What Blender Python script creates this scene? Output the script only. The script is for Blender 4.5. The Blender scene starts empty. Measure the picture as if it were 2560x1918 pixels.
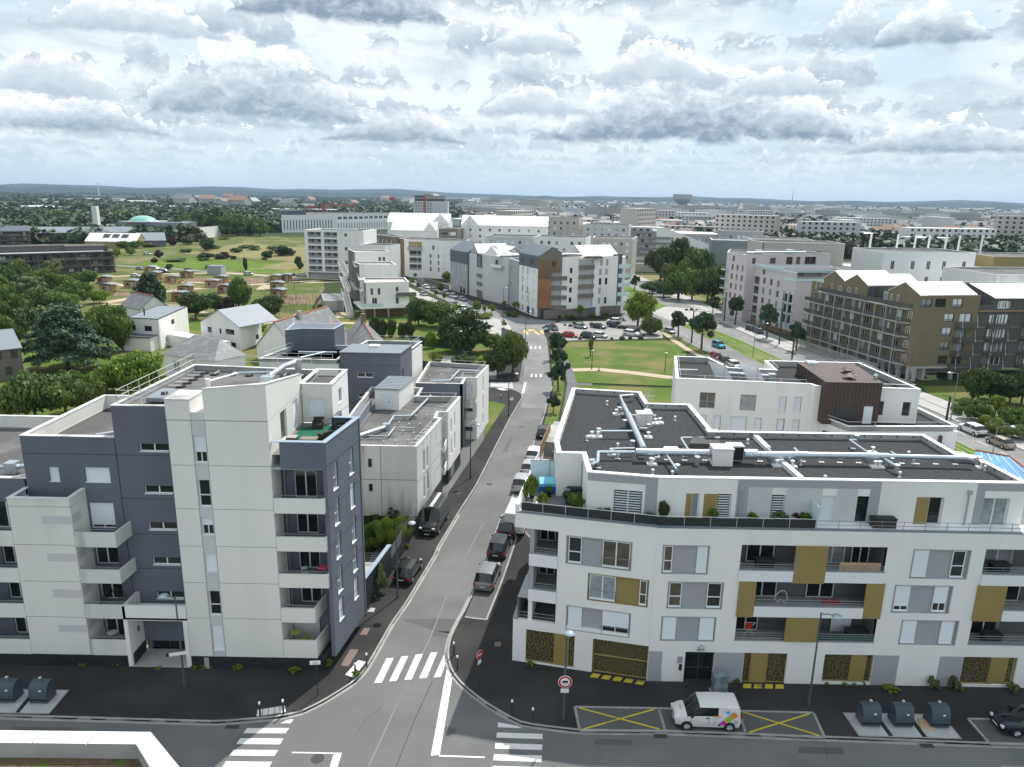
import bpy,math,random
import numpy as np
from mathutils import Vector,Matrix
# camera, world, sun, exposure
SC=bpy.context.scene
COL=SC.collection
PITCH,ROLL,CAMH=math.radians(14.37),math.radians(1.04),34.4
fw=Vector((0,math.cos(PITCH),-math.sin(PITCH)))
r0=Vector((1,0,0));u0=Vector((0,math.sin(PITCH),math.cos(PITCH)))
rr=math.cos(ROLL)*r0+math.sin(ROLL)*u0
uu=-math.sin(ROLL)*r0+math.cos(ROLL)*u0
cd=bpy.data.cameras.new('camera');cam=bpy.data.objects.new('camera',cd);COL.objects.link(cam)
cam.matrix_world=Matrix(((rr.x,uu.x,-fw.x,0),(rr.y,uu.y,-fw.y,0),(rr.z,uu.z,-fw.z,CAMH),(0,0,0,1)))
cd.sensor_width=36;cd.lens=1818/2560*36;cd.clip_end=40000;cd.clip_start=.5
SC.camera=cam
SC.render.resolution_x,SC.render.resolution_y=1024,767
SC.view_settings.view_transform='Standard';SC.view_settings.look='None'
SC.view_settings.gamma=1;SC.view_settings.use_curve_mapping=False
SC.view_settings.exposure=0.36
SUN_EL,SUN_AZ=math.radians(55),math.radians(28.6)
sunv=Vector((math.sin(SUN_AZ)*math.cos(SUN_EL),math.cos(SUN_AZ)*math.cos(SUN_EL),math.sin(SUN_EL)))
sd=bpy.data.lights.new('sun','SUN');sd.energy=3.9;sd.angle=math.radians(.6);sd.color=(1,.955,.89)
so=bpy.data.objects.new('sun',sd);COL.objects.link(so);so.location=(60,60,150)
so.rotation_euler=sunv.to_track_quat('Z','Y').to_euler()
def build_world():
 w=bpy.data.worlds.new('World');SC.world=w;w.use_nodes=True
 nt=w.node_tree;nt.nodes.clear();L=nt.links
 def N(t,**k):
  n=nt.nodes.new(t)
  for a,b in k.items():setattr(n,a,b)
  return n
 def M(op,a,b=None,c=None,clamp=False):
  n=N('ShaderNodeMath',operation=op);n.use_clamp=clamp
  for i,v in enumerate((a,b,c)):
   if v is None:continue
   if isinstance(v,(int,float)):n.inputs[i].default_value=v
   else:L.new(v,n.inputs[i])
  return n.outputs[0]
 def MR(v,a,b,c=0.,d=1.,smooth=True):
  n=N('ShaderNodeMapRange');n.interpolation_type='SMOOTHSTEP' if smooth else 'LINEAR'
  L.new(v,n.inputs[0])
  for i,x in enumerate((a,b,c,d)):n.inputs[i+1].default_value=x
  return n.outputs[0]
 def mix(f,a,b):
  n=N('ShaderNodeMix',data_type='RGBA')
  for i,v in ((0,f),(6,a),(7,b)):
   if isinstance(v,tuple):n.inputs[i].default_value=(*v,1)
   elif isinstance(v,float):n.inputs[i].default_value=v
   else:L.new(v,n.inputs[i])
  return n.outputs[2]
 tc=N('ShaderNodeTexCoord');sep=N('ShaderNodeSeparateXYZ');L.new(tc.outputs['Generated'],sep.inputs[0])
 x,y,z=sep.outputs
 az=M('ARCTAN2',x,y)
 el=M('ARCSINE',z)
 elp=M('MAXIMUM',el,0.0)
 def vec(x_,y_,z_=0.):
  c=N('ShaderNodeCombineXYZ')
  for i,v in enumerate((x_,y_,z_)):
   if isinstance(v,(int,float)):c.inputs[i].default_value=v
   else:L.new(v,c.inputs[i])
  return c.outputs[0]
 def noise(v,scale,detail=5.,rough=.55,dist=0.):
  n=N('ShaderNodeTexNoise');n.inputs['Scale'].default_value=scale;n.inputs['Detail'].default_value=detail
  n.inputs['Roughness'].default_value=rough;n.inputs['Distortion'].default_value=dist;L.new(v,n.inputs['Vector']);return n.outputs['Fac']
 dg=M('MULTIPLY',elp,180/math.pi);ad=M('MULTIPLY',az,180/math.pi)
 flat=vec(ad,M('MULTIPLY',dg,1.5),4.2)
 D=[M('SUBTRACT',noise(flat,s,6,.6,.4),.5) for s in (.30,.75,1.7)]
 soft=noise(vec(ad,M('MULTIPLY',dg,2.2),9.),.055,5,.55,.6);soft2=noise(vec(ad,M('MULTIPLY',dg,3.),31.),.11,6,.6,.5)
 sky=N('ShaderNodeTexSky',sky_type='NISHITA');sky.sun_disc=False
 sky.sun_elevation=SUN_EL;sky.sun_rotation=SUN_AZ;sky.dust_density=1.5
 col=mix(.92,sky.outputs[0],(5.3,6.7,7.5))
 col=mix(MR(soft,.36,.56),col,(7.3,7.9,8.2));col=mix(M('MULTIPLY',MR(soft2,.44,.66),.85),col,(4.7,5.6,6.3))
 def cloud(col,base,T,a,det,dark,k=1.):
  "one bank: flat base at elevation base, top T above it, light rim and grey underside"
  wob=M('ADD',M('MULTIPLY',D[1],a*1.1),M('MULTIPLY',D[0],a*1.6));h=M('SUBTRACT',M('SUBTRACT',dg,base),wob);top=M('ADD',T,M('ADD',M('MULTIPLY',det,a*4.2),M('MULTIPLY',D[0],a*2.5)))
  m=M('MULTIPLY',MR(M('SUBTRACT',top,h),0.,a*.22),MR(h,-a*.45,a*.30));v=M('DIVIDE',h,M('ADD',M('MAXIMUM',top,0.),a*.35))
  v=M('ADD',v,M('ADD',M('MULTIPLY',det,1.5),M('MULTIPLY',D[2],.5)),clamp=True);c1=mix(MR(v,.0,.62,0.,1.,False),dark,(6.0,6.75,7.3));c2=mix(MR(v,.48,.98),c1,(8.9,9.1,9.2))
  return mix(M('MULTIPLY',m,k),col,c2)
 for i,e in enumerate((.5,.9,1.4,2.0,2.7,3.5,4.6,6.0,7.8,10.2,13.2,17.5,24,34,50)):
  a=.13*e+.30;n1=noise(vec(M('MULTIPLY',ad,.42/a),i*7.3,2.),1.,3,.5);T=M('MULTIPLY',M('SUBTRACT',n1,.435),a*8.5)
  g=min(1,e/5.);col=cloud(col,e,T,a,D[2] if e<3 else D[1] if e<12 else D[0],(4.9-g*1.4,5.9-g*1.6,6.6-g*1.5),.55+.4*g)
  for (ca,ce,cw,ch,dk,ki) in CLOUDS:
   if ki !=i:continue
   da=M('DIVIDE',M('SUBTRACT',ad,ca),cw);T2=M('MULTIPLY',M('SUBTRACT',1.,M('MULTIPLY',da,da)),ch)
   col=cloud(col,ce,T2,.55 if ch<3 else .9,D[1],dk,.96)
 col=mix(M('MULTIPLY',MR(el,0.,.075,1.,0.),.8),col,(4.9,6.0,6.8))
 col=mix(MR(z,-.02,0.0),(1.6,1.8,1.7),col)
 bg=N('ShaderNodeBackground');L.new(col,bg.inputs[0]);bg.inputs[1].default_value=.1
 out=N('ShaderNodeOutputWorld');L.new(bg.outputs[0],out.inputs[0])
G1_,G2_,G3_=(2.1,2.75,3.6),(2.7,3.45,4.2),(4.2,5.0,5.7)
CLOUDS=[(-18.5,5.2,7.5,5.0,G2_,7),(-9,3.9,5.5,2.6,G2_,6),(13,4.3,11.5,5.2,G1_,7),(1.5,6.0,4.2,1.9,G3_,8),(9.7,8.2,4.2,2.6,G3_,9),(1,10.2,3.8,1.7,G3_,10),(-12.5,11.8,7.5,6.,G1_,11),(27.4,10.0,3.5,2.4,G2_,10),(-30,3.8,6,2.0,G2_,6),(-31,5.8,4,2.6,G3_,7),(29,3.4,6,2.2,G2_,5),(19,7.2,4,1.8,G3_,9),(-26,9.8,6,2.2,G3_,9)]
build_world()
# materials
MATS={}
def mat(name,col,rough=.8,var=.12,scale=.6,bump=0.,bscale=20.,metal=0.,spec=.5,streak=False,col2=None,t2=(.5,.62),coat=0.,objvar=0.,detail=6.):
 if name in MATS:return MATS[name]
 m=bpy.data.materials.new(name);m.use_nodes=True;MATS[name]=m
 nt=m.node_tree;b=nt.nodes['Principled BSDF'];L=nt.links
 b.inputs['Roughness'].default_value=rough;b.inputs['Metallic'].default_value=metal
 b.inputs['Specular IOR Level'].default_value=spec;b.inputs['Coat Weight'].default_value=coat
 geo=nt.nodes.new('ShaderNodeNewGeometry');vec=geo.outputs['Position']
 if streak:
  mp=nt.nodes.new('ShaderNodeMapping');mp.inputs['Scale'].default_value=(1,1,.16);L.new(vec,mp.inputs[0]);vec=mp.outputs[0]
 n=nt.nodes.new('ShaderNodeTexNoise');n.inputs['Scale'].default_value=scale;n.inputs['Detail'].default_value=detail;n.inputs['Roughness'].default_value=.62
 L.new(vec,n.inputs['Vector'])
 mr=nt.nodes.new('ShaderNodeMapRange');L.new(n.outputs['Fac'],mr.inputs[0])
 mr.inputs[1].default_value=.25;mr.inputs[2].default_value=.75;mr.inputs[3].default_value=1-var;mr.inputs[4].default_value=1+var
 vm=nt.nodes.new('ShaderNodeVectorMath');vm.operation='SCALE';vm.inputs[0].default_value=col;L.new(mr.outputs[0],vm.inputs['Scale'])
 c=vm.outputs[0]
 if col2:
  n2=nt.nodes.new('ShaderNodeTexNoise');n2.inputs['Scale'].default_value=scale*.45;n2.inputs['Detail'].default_value=7;L.new(vec,n2.inputs['Vector'])
  m2=nt.nodes.new('ShaderNodeMapRange');m2.interpolation_type='SMOOTHSTEP';L.new(n2.outputs['Fac'],m2.inputs[0]);m2.inputs[1].default_value,m2.inputs[2].default_value=t2
  mx=nt.nodes.new('ShaderNodeMix');mx.data_type='RGBA';L.new(m2.outputs[0],mx.inputs[0]);L.new(c,mx.inputs[6]);mx.inputs[7].default_value=(*col2,1)
  c=mx.outputs[2]
 if objvar:
  oi=nt.nodes.new('ShaderNodeObjectInfo');mo=nt.nodes.new('ShaderNodeMapRange');L.new(oi.outputs['Random'],mo.inputs[0])
  mo.inputs[3].default_value=1-objvar;mo.inputs[4].default_value=1+objvar
  v2=nt.nodes.new('ShaderNodeVectorMath');v2.operation='SCALE';L.new(c,v2.inputs[0]);L.new(mo.outputs[0],v2.inputs['Scale']);c=v2.outputs[0]
 L.new(c,b.inputs['Base Color'])
 if bump:
  nb=nt.nodes.new('ShaderNodeTexNoise');nb.inputs['Scale'].default_value=bscale;nb.inputs['Detail'].default_value=4;L.new(geo.outputs['Position'],nb.inputs['Vector'])
  bp=nt.nodes.new('ShaderNodeBump');bp.inputs['Strength'].default_value=bump;bp.inputs['Distance'].default_value=.05
  L.new(nb.outputs['Fac'],bp.inputs['Height']);L.new(bp.outputs[0],b.inputs['Normal'])
 return m
def leafmat(name,col,col2,trans=.25,objvar=.12):
 m=bpy.data.materials.new(name);m.use_nodes=True;MATS[name]=m
 nt=m.node_tree;nt.nodes.clear();L=nt.links;N=nt.nodes.new
 at=N('ShaderNodeAttribute');at.attribute_name='tone'
 mx=N('ShaderNodeMix');mx.data_type='RGBA';L.new(at.outputs['Fac'],mx.inputs[0]);mx.inputs[6].default_value=(*col,1);mx.inputs[7].default_value=(*col2,1)
 oi=N('ShaderNodeObjectInfo');mo=N('ShaderNodeMapRange');L.new(oi.outputs['Random'],mo.inputs[0]);mo.inputs[3].default_value=1-objvar;mo.inputs[4].default_value=1+objvar
 v2=N('ShaderNodeVectorMath');v2.operation='SCALE';L.new(mx.outputs[2],v2.inputs[0]);L.new(mo.outputs[0],v2.inputs['Scale'])
 d=N('ShaderNodeBsdfPrincipled');d.inputs['Roughness'].default_value=.55;d.inputs['Specular IOR Level'].default_value=.3;L.new(v2.outputs[0],d.inputs['Base Color'])
 t=N('ShaderNodeBsdfTranslucent');L.new(v2.outputs[0],t.inputs[0])
 ms=N('ShaderNodeMixShader');ms.inputs[0].default_value=trans;L.new(d.outputs[0],ms.inputs[1]);L.new(t.outputs[0],ms.inputs[2])
 o=N('ShaderNodeOutputMaterial');L.new(ms.outputs[0],o.inputs[0]);return m
mat('white_render',(.82,.805,.785),.85,.05,.5,.15,30,streak=True,col2=(.66,.66,.66),t2=(.55,.80))
mat('cream_concrete',(.74,.73,.69),.85,.05,.5,.2,12,streak=True,col2=(.58,.58,.55),t2=(.58,.78))
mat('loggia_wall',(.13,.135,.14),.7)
mat('stained_concrete',(.66,.66,.63),.85,.08,.9,.2,12,streak=True,col2=(.38,.37,.36),t2=(.50,.64))
mat('blue_grey_render',(.125,.142,.178),.8,.08,.5,.2,14,streak=True,col2=(.145,.16,.19),t2=(.5,.75))
mat('slate_tile',(.026,.028,.034),.5,.3,2.5)
mat('grey_render',(.37,.375,.40),.85,.05,.5,.1,30)
mat('light_grey_render',(.56,.56,.57),.85,.05,.5,.1,30)
mat('gold_panel',(.30,.225,.085),.55,.08,.8,spec=.4)
mat('gold_frame',(.34,.26,.11),.5,.08,.8)
mat('coping',(.80,.81,.82),.45,.06,.6,col2=(.5,.5,.5),t2=(.62,.8))
mat('dirty_coping',(.66,.66,.65),.7,.12,.8,col2=(.30,.30,.29),t2=(.5,.68))
mat('blue_coping',(.30,.36,.44),.45,.1,.8)
mat('pvc',(.78,.80,.82),.45,.02)
mat('shutter_white',(.74,.78,.82),.5,.02)
mat('grey_frame',(.28,.30,.32),.5,.05)
mat('dark_frame',(.05,.052,.055),.5,.1)
mat('glass_dark',(.018,.022,.024),.06,.5,1.2,spec=.6)
mat('glass_curtain',(.30,.33,.34),.10,.35,2.5,streak=False,spec=.6)
mat('glass_warm',(.10,.085,.06),.08,.6,1.5,spec=.6)
mat('glass_blue',(.13,.22,.26),.08,.2,1,spec=.6)
mat('gravel_dark',(.050,.052,.055),.95,.35,3.0,.8,14,detail=10)
mat('bitumen',(.095,.094,.092),.95,.18,.5,.5,25,col2=(.15,.147,.143),t2=(.45,.6),detail=9)
mat('bitumen_dark',(.085,.085,.085),.95,.2,.5,.5,25,detail=9)
mat('zinc',(.215,.245,.275),.6,.06,.7,metal=.1)
mat('zinc_dark',(.12,.135,.16),.5,.08,.7,metal=.3)
mat('white_metal',(.80,.81,.82),.45,.03,.4)
mat('galva',(.50,.56,.60),.35,.08,2,metal=.7)
mat('rail',(.72,.73,.74),.35,.03,metal=.3)
mat('rail_grey',(.26,.27,.285),.4,.03,metal=.5)
mat('steel',(.55,.56,.57),.35,.03,metal=.8)
mat('lamp_blue',(.075,.095,.115),.5,.05)
mat('lamp_dark',(.03,.033,.037),.5,.05)
mat('lamp_head',(.38,.45,.50),.3,.05,metal=.3)
mat('asphalt',(.15,.152,.152),.9,.10,.25,.5,40,col2=(.185,.186,.185),t2=(.45,.65),detail=12)
mat('asphalt_dark',(.040,.0385,.039),.92,.16,.4,.6,45,col2=(.056,.054,.053),t2=(.42,.7),detail=12)
mat('asphalt_patch',(.10,.10,.102),.9,.1,.6,.5,40)
mat('parking',(.30,.29,.28),.92,.08,.3,.4,30,col2=(.23,.225,.22),t2=(.5,.7),detail=10)
mat('pale_road',(.21,.213,.21),.9,.08,.25,.4,40,col2=(.16,.16,.16),t2=(.45,.65),detail=10)
mat('kerb',(.31,.305,.295),.85,.14,1.5,.2,30,objvar=.12)
mat('paint_white',(.66,.655,.64),.7,.08,1.5,col2=(.42,.41,.40),t2=(.62,.80),detail=10)
mat('paint_yellow',(.58,.47,.05),.7,.1,1.5,col2=(.20,.18,.06),t2=(.56,.72),detail=10)
mat('paint_ochre',(.62,.42,.16),.7,.1,1.5,col2=(.30,.25,.18),t2=(.5,.7),detail=10)
mat('paver_red',(.19,.14,.125),.9,.12,2)
mat('iron',(.045,.04,.038),.7,.2,3)
mat('sand_path',(.44,.36,.255),.95,.08,.6,col2=(.48,.38,.27),t2=(.5,.7))
mat('soil',(.19,.135,.095),.95,.2,.8,col2=(.26,.19,.13))
mat('lawn',(.085,.135,.024),.95,.22,.25,.7,6,col2=(.165,.155,.06),t2=(.44,.62),detail=12)
mat('rough_grass',(.085,.115,.030),.95,.3,.12,.7,3,col2=(.18,.165,.075),t2=(.46,.62),detail=12)
mat('bright_grass',(.095,.155,.018),.95,.25,.2,.7,4,col2=(.17,.19,.05),t2=(.5,.65),detail=12)
mat('dry_grass',(.21,.185,.085),.95,.15,.2,.4,4,col2=(.22,.22,.09),t2=(.5,.65),detail=12)
mat('hill_wood',(.02,.035,.03),.95,.3,.01,spec=.1)
mat('farland',(.042,.062,.026),.95,.25,.006,col2=(.10,.115,.055),t2=(.54,.62),detail=14)
mat('slate_roof',(.155,.16,.17),.6,.16,1.2,.4,9,col2=(.24,.245,.25),t2=(.5,.68),detail=10)
mat('ridge_tile',(.42,.13,.07),.8,.15,2)
mat('tile_roof',(.24,.15,.11),.8,.2,1.2)
mat('wood_grey',(.105,.10,.098),.85,.25,1.8,streak=True,objvar=.15)
mat('wood_brown',(.22,.135,.085),.8,.2,1.5,streak=True,objvar=.12)
mat('wood_orange',(.33,.16,.08),.75,.15,1.5,streak=True,objvar=.1)
mat('wood_light',(.38,.255,.155),.8,.12,1.5,streak=True)
mat('wood_taupe',(.20,.175,.15),.85,.2,1.8,streak=True,objvar=.15)
mat('brick_ochre',(.205,.165,.108),.9,.12,.8,.3,8)
mat('pink_render',(.62,.55,.565),.85,.05,.3,.1,20)
mat('mint_band',(.50,.57,.58),.8,.04)
mat('brown_metal',(.085,.056,.050),.55,.12,.8)
mat('concrete',(.40,.40,.39),.88,.1,.6,.3,14,streak=True,col2=(.30,.30,.29))
mat('pale_slab',(.36,.355,.34),.85,.1,.8,col2=(.42,.41,.39))
mat('terrace_tile',(.16,.16,.16),.8,.2,1.2)
mat('terrace_pale',(.50,.46,.42),.85,.1,1.2)
mat('green_carpet',(.010,.10,.055),.95,.15,2)
mat('wicker',(.055,.045,.04),.8,.3,8)
mat('black',(.012,.012,.013),.5,.2)
mat('red',(.50,.015,.015),.4,.05)
mat('pink',(.75,.10,.20),.6,.05)
mat('lime',(.50,.52,.10),.5,.05)
mat('blue_paint',(.02,.12,.55),.4,.05)
mat('light_blue',(.20,.55,.72),.4,.05)
mat('skyblue_roof',(.09,.27,.50),.75,.06)
mat('mint_glass',(.60,.74,.76),.15,.04)
mat('frost_glass',(.62,.73,.76),.25,.05)
mat('teal_dome',(.22,.50,.44),.3,.08,.3)
mat('bin_blue',(.055,.075,.095),.5,.08)
mat('steel_plate',(.50,.51,.52),.5,.12,1.2,metal=.25)
mat('cabinet',(.15,.19,.22),.6,.3,3,col2=(.30,.33,.35),t2=(.5,.65))
mat('cardboard',(.52,.38,.25),.85,.1)
mat('reed',(.46,.30,.19),.9,.12,3)
mat('bark',(.085,.07,.055),.95,.3,3)
mat('rock',(.055,.052,.05),.95,.3,1.5,.6,6)
mat('rubber',(.013,.013,.014),.8,.2)
mat('rim',(.55,.56,.57),.3,.05,metal=.8)
mat('chrome',(.7,.7,.7),.2,.02,metal=.9)
mat('car_glass',(.008,.010,.011),.04,.2,spec=.8)
mat('lens',(.75,.78,.80),.1,.05)
mat('tail',(.42,.008,.01),.2,.05)
mat('plate',(.70,.70,.68),.5,.02)
mat('sedum',(.13,.085,.05),.95,.4,3,.8,12,col2=(.09,.12,.03),t2=(.5,.6))
mat('sign_red',(.50,.012,.02),.4,.02);mat('sign_white',(.82,.82,.82),.4,.02);mat('sign_black',(.015,.015,.015),.5,.02)
mat('crane_red',(.50,.04,.03),.5,.05)
leafmat('leaf_mid',(.05,.10,.018),(.16,.23,.045))
leafmat('leaf_dark',(.028,.058,.016),(.085,.13,.035))
leafmat('leaf_bright',(.085,.16,.018),(.23,.31,.05))
leafmat('leaf_olive',(.055,.095,.022),(.15,.21,.06))
leafmat('leaf_cedar',(.040,.075,.042),(.12,.18,.105),.1)
leafmat('leaf_conifer',(.022,.05,.022),(.075,.12,.055),.1)
leafmat('leaf_purple',(.035,.016,.014),(.09,.045,.035))
leafmat('leaf_pale',(.09,.13,.05),(.24,.28,.14))
leafmat('leaf_far',(.018,.036,.014),(.055,.082,.030),.1,.25)
leafmat('leaf_autumn',(.10,.05,.02),(.24,.13,.05))
# mesh helpers
class Fr:
 "facade frame: s runs along the wall, d goes into the building, z up"
 def __init__(f,o,t):
  l=math.hypot(*t);f.o=o;f.t=(t[0]/l,t[1]/l);f.n=(-f.t[1],f.t[0]);f.ang=math.atan2(f.t[1],f.t[0])
 def w(f,s,d,z):return (f.o[0]+f.t[0]*s+f.n[0]*d,f.o[1]+f.t[1]*s+f.n[1]*d,z)
WORLD=Fr((0,0),(1,0))
def fr2(a,b):return Fr(a,(b[0]-a[0],b[1]-a[1]))
class MB:
 def __init__(m,fr=None):m.v=[];m.f=[];m.fr=fr or WORLD;m.smooth=False
 def add(m,pts):i=len(m.v);m.v+=[m.fr.w(*p) for p in pts];return i
 def box(m,x0,x1,y0,y1,z0,z1):
  i=m.add([(x0,y0,z0),(x1,y0,z0),(x1,y1,z0),(x0,y1,z0),(x0,y0,z1),(x1,y0,z1),(x1,y1,z1),(x0,y1,z1)])
  m.f+=[(i,i+3,i+2,i+1),(i+4,i+5,i+6,i+7),(i,i+1,i+5,i+4),(i+1,i+2,i+6,i+5),(i+2,i+3,i+7,i+6),(i+3,i,i+4,i+7)];return m
 def quad(m,a,b,c,d):i=m.add([a,b,c,d]);m.f.append((i,i+1,i+2,i+3));return m
 def poly(m,pts):i=m.add(pts);m.f.append(tuple(range(i,i+len(pts))));return m
 def prism(m,pts,z0,z1,top=True,bot=False):
  "pts counter-clockwise (x, y)"
  n=len(pts);i=m.add([(p[0],p[1],z0) for p in pts]+[(p[0],p[1],z1 if not callable(z1) else z1(*p)) for p in pts])
  for k in range(n):j=(k+1)% n;m.f.append((i+k,i+j,i+n+j,i+n+k))
  if top:m.f.append(tuple(range(i+n,i+2*n)))
  if bot:m.f.append(tuple(range(i+n-1,i-1,-1)))
  return m
 def extr(m,prof,x0,x1):
  "profile (y, z) swept along x"
  n=len(prof);i=m.add([(x0,p[0],p[1]) for p in prof]+[(x1,p[0],p[1]) for p in prof])
  for k in range(n):j=(k+1)% n;m.f.append((i+k,i+j,i+n+j,i+n+k))
  m.f.append(tuple(range(i+n-1,i-1,-1)));m.f.append(tuple(range(i+n,i+2*n)));return m
 def cyl(m,a,b,r,r2=None,n=8,caps=True):
  a=Vector(a);b=Vector(b);ax=(b-a)
  if ax.length<1e-6:return m
  ax.normalize();h=Vector((0,0,1)) if abs(ax.z)<.9 else Vector((1,0,0));p=ax.cross(h).normalized();q=ax.cross(p)
  r2=r if r2 is None else r2
  i=m.add([tuple(a+(p*math.cos(t)+q*math.sin(t))*r) for t in [2*math.pi*k/n for k in range(n)]]+[tuple(b+(p*math.cos(t)+q*math.sin(t))*r2) for t in [2*math.pi*k/n for k in range(n)]])
  for k in range(n):j=(k+1)% n;m.f.append((i+k,i+n+k,i+n+j,i+j))
  if caps:m.f.append(tuple(range(i,i+n)));m.f.append(tuple(range(i+2*n-1,i+n-1,-1)))
  return m
 def tube(m,pts,r,n=8):
  for a,b in zip(pts,pts[1:]):m.cyl(a,b,r,n=n)
  return m
 def bar(m,a,b,w,h=None):
  return m.cyl(a,b,w,n=4)
 def lathe(m,c,prof,n=12):
  "prof (radius, z)"
  i0=len(m.v)
  for r,z in prof:m.add([(c[0]+r*math.cos(2*math.pi*k/n),c[1]+r*math.sin(2*math.pi*k/n),c[2]+z) for k in range(n)])
  for a in range(len(prof)-1):
   for k in range(n):j=(k+1)% n;m.f.append((i0+a*n+k,i0+a*n+j,i0+(a+1)*n+j,i0+(a+1)*n+k))
  m.f.append(tuple(range(i0+n-1,i0-1,-1)));e=i0+(len(prof)-1)*n;m.f.append(tuple(range(e,e+n)));return m
 def mesh(m,name,mt,org=(0,0,0)):
  me=bpy.data.meshes.new(name)
  me.from_pydata([(p[0]-org[0],p[1]-org[1],p[2]-org[2]) for p in m.v],[],m.f)
  me.materials.append(MATS[mt] if isinstance(mt,str) else mt)
  if m.smooth:smooth(me)
  me.update();return me
 def ob(m,name,mt,parent=None,label=None,cat=None,group=None,kind=None,loc=None):
  org=loc or (0,0,0)
  if parent is not None and loc is None:
   org=root_loc(parent)
  me=m.mesh(name,mt,org)
  return link(name,me,parent,label,cat,group,kind,loc=(loc if parent is None else None))
def root_loc(o):
 l=Vector((0,0,0))
 while o is not None:l=l+o.location;o=o.parent
 return tuple(l)
def smooth(me,ang=35):
 me.polygons.foreach_set('use_smooth',[True]*len(me.polygons));me.set_sharp_from_angle(angle=math.radians(ang))
def link(name,me,parent=None,label=None,cat=None,group=None,kind=None,loc=None,rz=0,sc=None):
 o=bpy.data.objects.new(name,me);COL.objects.link(o)
 if loc is not None:o.location=loc
 if rz:o.rotation_euler[2]=rz
 if sc is not None:o.scale=sc if isinstance(sc,tuple) else (sc,sc,sc)
 if parent is not None:o.parent=parent
 if label:o['label']=label
 if cat:o['category']=cat
 if group:o['group']=group
 if kind:o['kind']=kind
 return o
def thing(name,label,cat,loc=(0,0,0),rz=0,group=None,sc=None):
 return link(name,None,None,label,cat,group,None,loc,rz,sc)
def copy_tree(o,parent=None):
 c=o.copy();COL.objects.link(c);c.parent=parent
 for ch in o.children:copy_tree(ch,c)
 return c
def place(proto,loc,rz=0,label=None,sc=None,state={},group=None):
 "first use moves the prototype itself, later uses copy it with all its parts"
 if proto.name not in state:o=proto;state[proto.name]=1;
 else:o=copy_tree(proto)
 o.location=loc;o.rotation_euler=(0,0,rz)
 if sc is not None:o.scale=sc if isinstance(sc,tuple) else (sc,sc,sc)
 if label:o['label']=label
 if group:o['group']=group
 return o
def sheet(name,pts,z,mt,kind='structure',parent=None,**k):
 return MB().poly([(p[0],p[1],z) for p in pts]).ob(name,mt,parent,kind=None if parent else kind,**k)
# wall, window, loggia builders
def cut_wall(m,fr,s0,s1,z0,z1,holes,th=.28,back=False):
 holes=[h for h in holes if h[2]>s0 and h[0]<s1]
 S=sorted({s0,s1,*[min(max(v,s0),s1) for h in holes for v in (h[0],h[2])]});Z=sorted({z0,z1,*[min(max(v,z0),z1) for h in holes for v in (h[1],h[3])]})
 old=m.fr;m.fr=fr
 def inhole(s,z):return any(h[0]<s<h[2] and h[1]<z<h[3] for h in holes)
 for i in range(len(S)-1):
  j=0
  while j<len(Z)-1:
   if S[i+1]-S[i]<1e-4 or inhole((S[i]+S[i+1])/2,(Z[j]+Z[j+1])/2):j+=1;continue
   k=j
   while k+1<len(Z)-1 and not inhole((S[i]+S[i+1])/2,(Z[k+1]+Z[k+2])/2):k+=1
   m.quad((S[i],0,Z[j]),(S[i+1],0,Z[j]),(S[i+1],0,Z[k+1]),(S[i],0,Z[k+1]));j=k+1
 for h in holes:
  a,b,c,d=h[:4]
  m.quad((a,0,b),(a,0,d),(a,th,d),(a,th,b));m.quad((c,0,b),(c,th,b),(c,th,d),(c,0,d))
  m.quad((a,0,d),(c,0,d),(c,th,d),(a,th,d));m.quad((a,0,b),(a,th,b),(c,th,b),(c,0,b))
 if back:m.quad((s0,th,z0),(s0,th,z1),(s1,th,z1),(s1,th,z0))
 m.quad((s0,0,z1),(s1,0,z1),(s1,th,z1),(s0,th,z1));m.quad((s0,0,z0),(s0,0,z1),(s0,th,z1),(s0,th,z0));m.quad((s1,0,z0),(s1,th,z0),(s1,th,z1),(s1,0,z1))
 m.fr=old
def wall(fr,s0,s1,z0,z1,holes,mt,parent,th=.28,name='wall',label=None,back=False):
 m=MB();cut_wall(m,fr,s0,s1,z0,z1,holes,th,back);return m.ob(name,mt,parent,label=label)
WC={}
def rq(v):return round(v*20)/20
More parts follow.
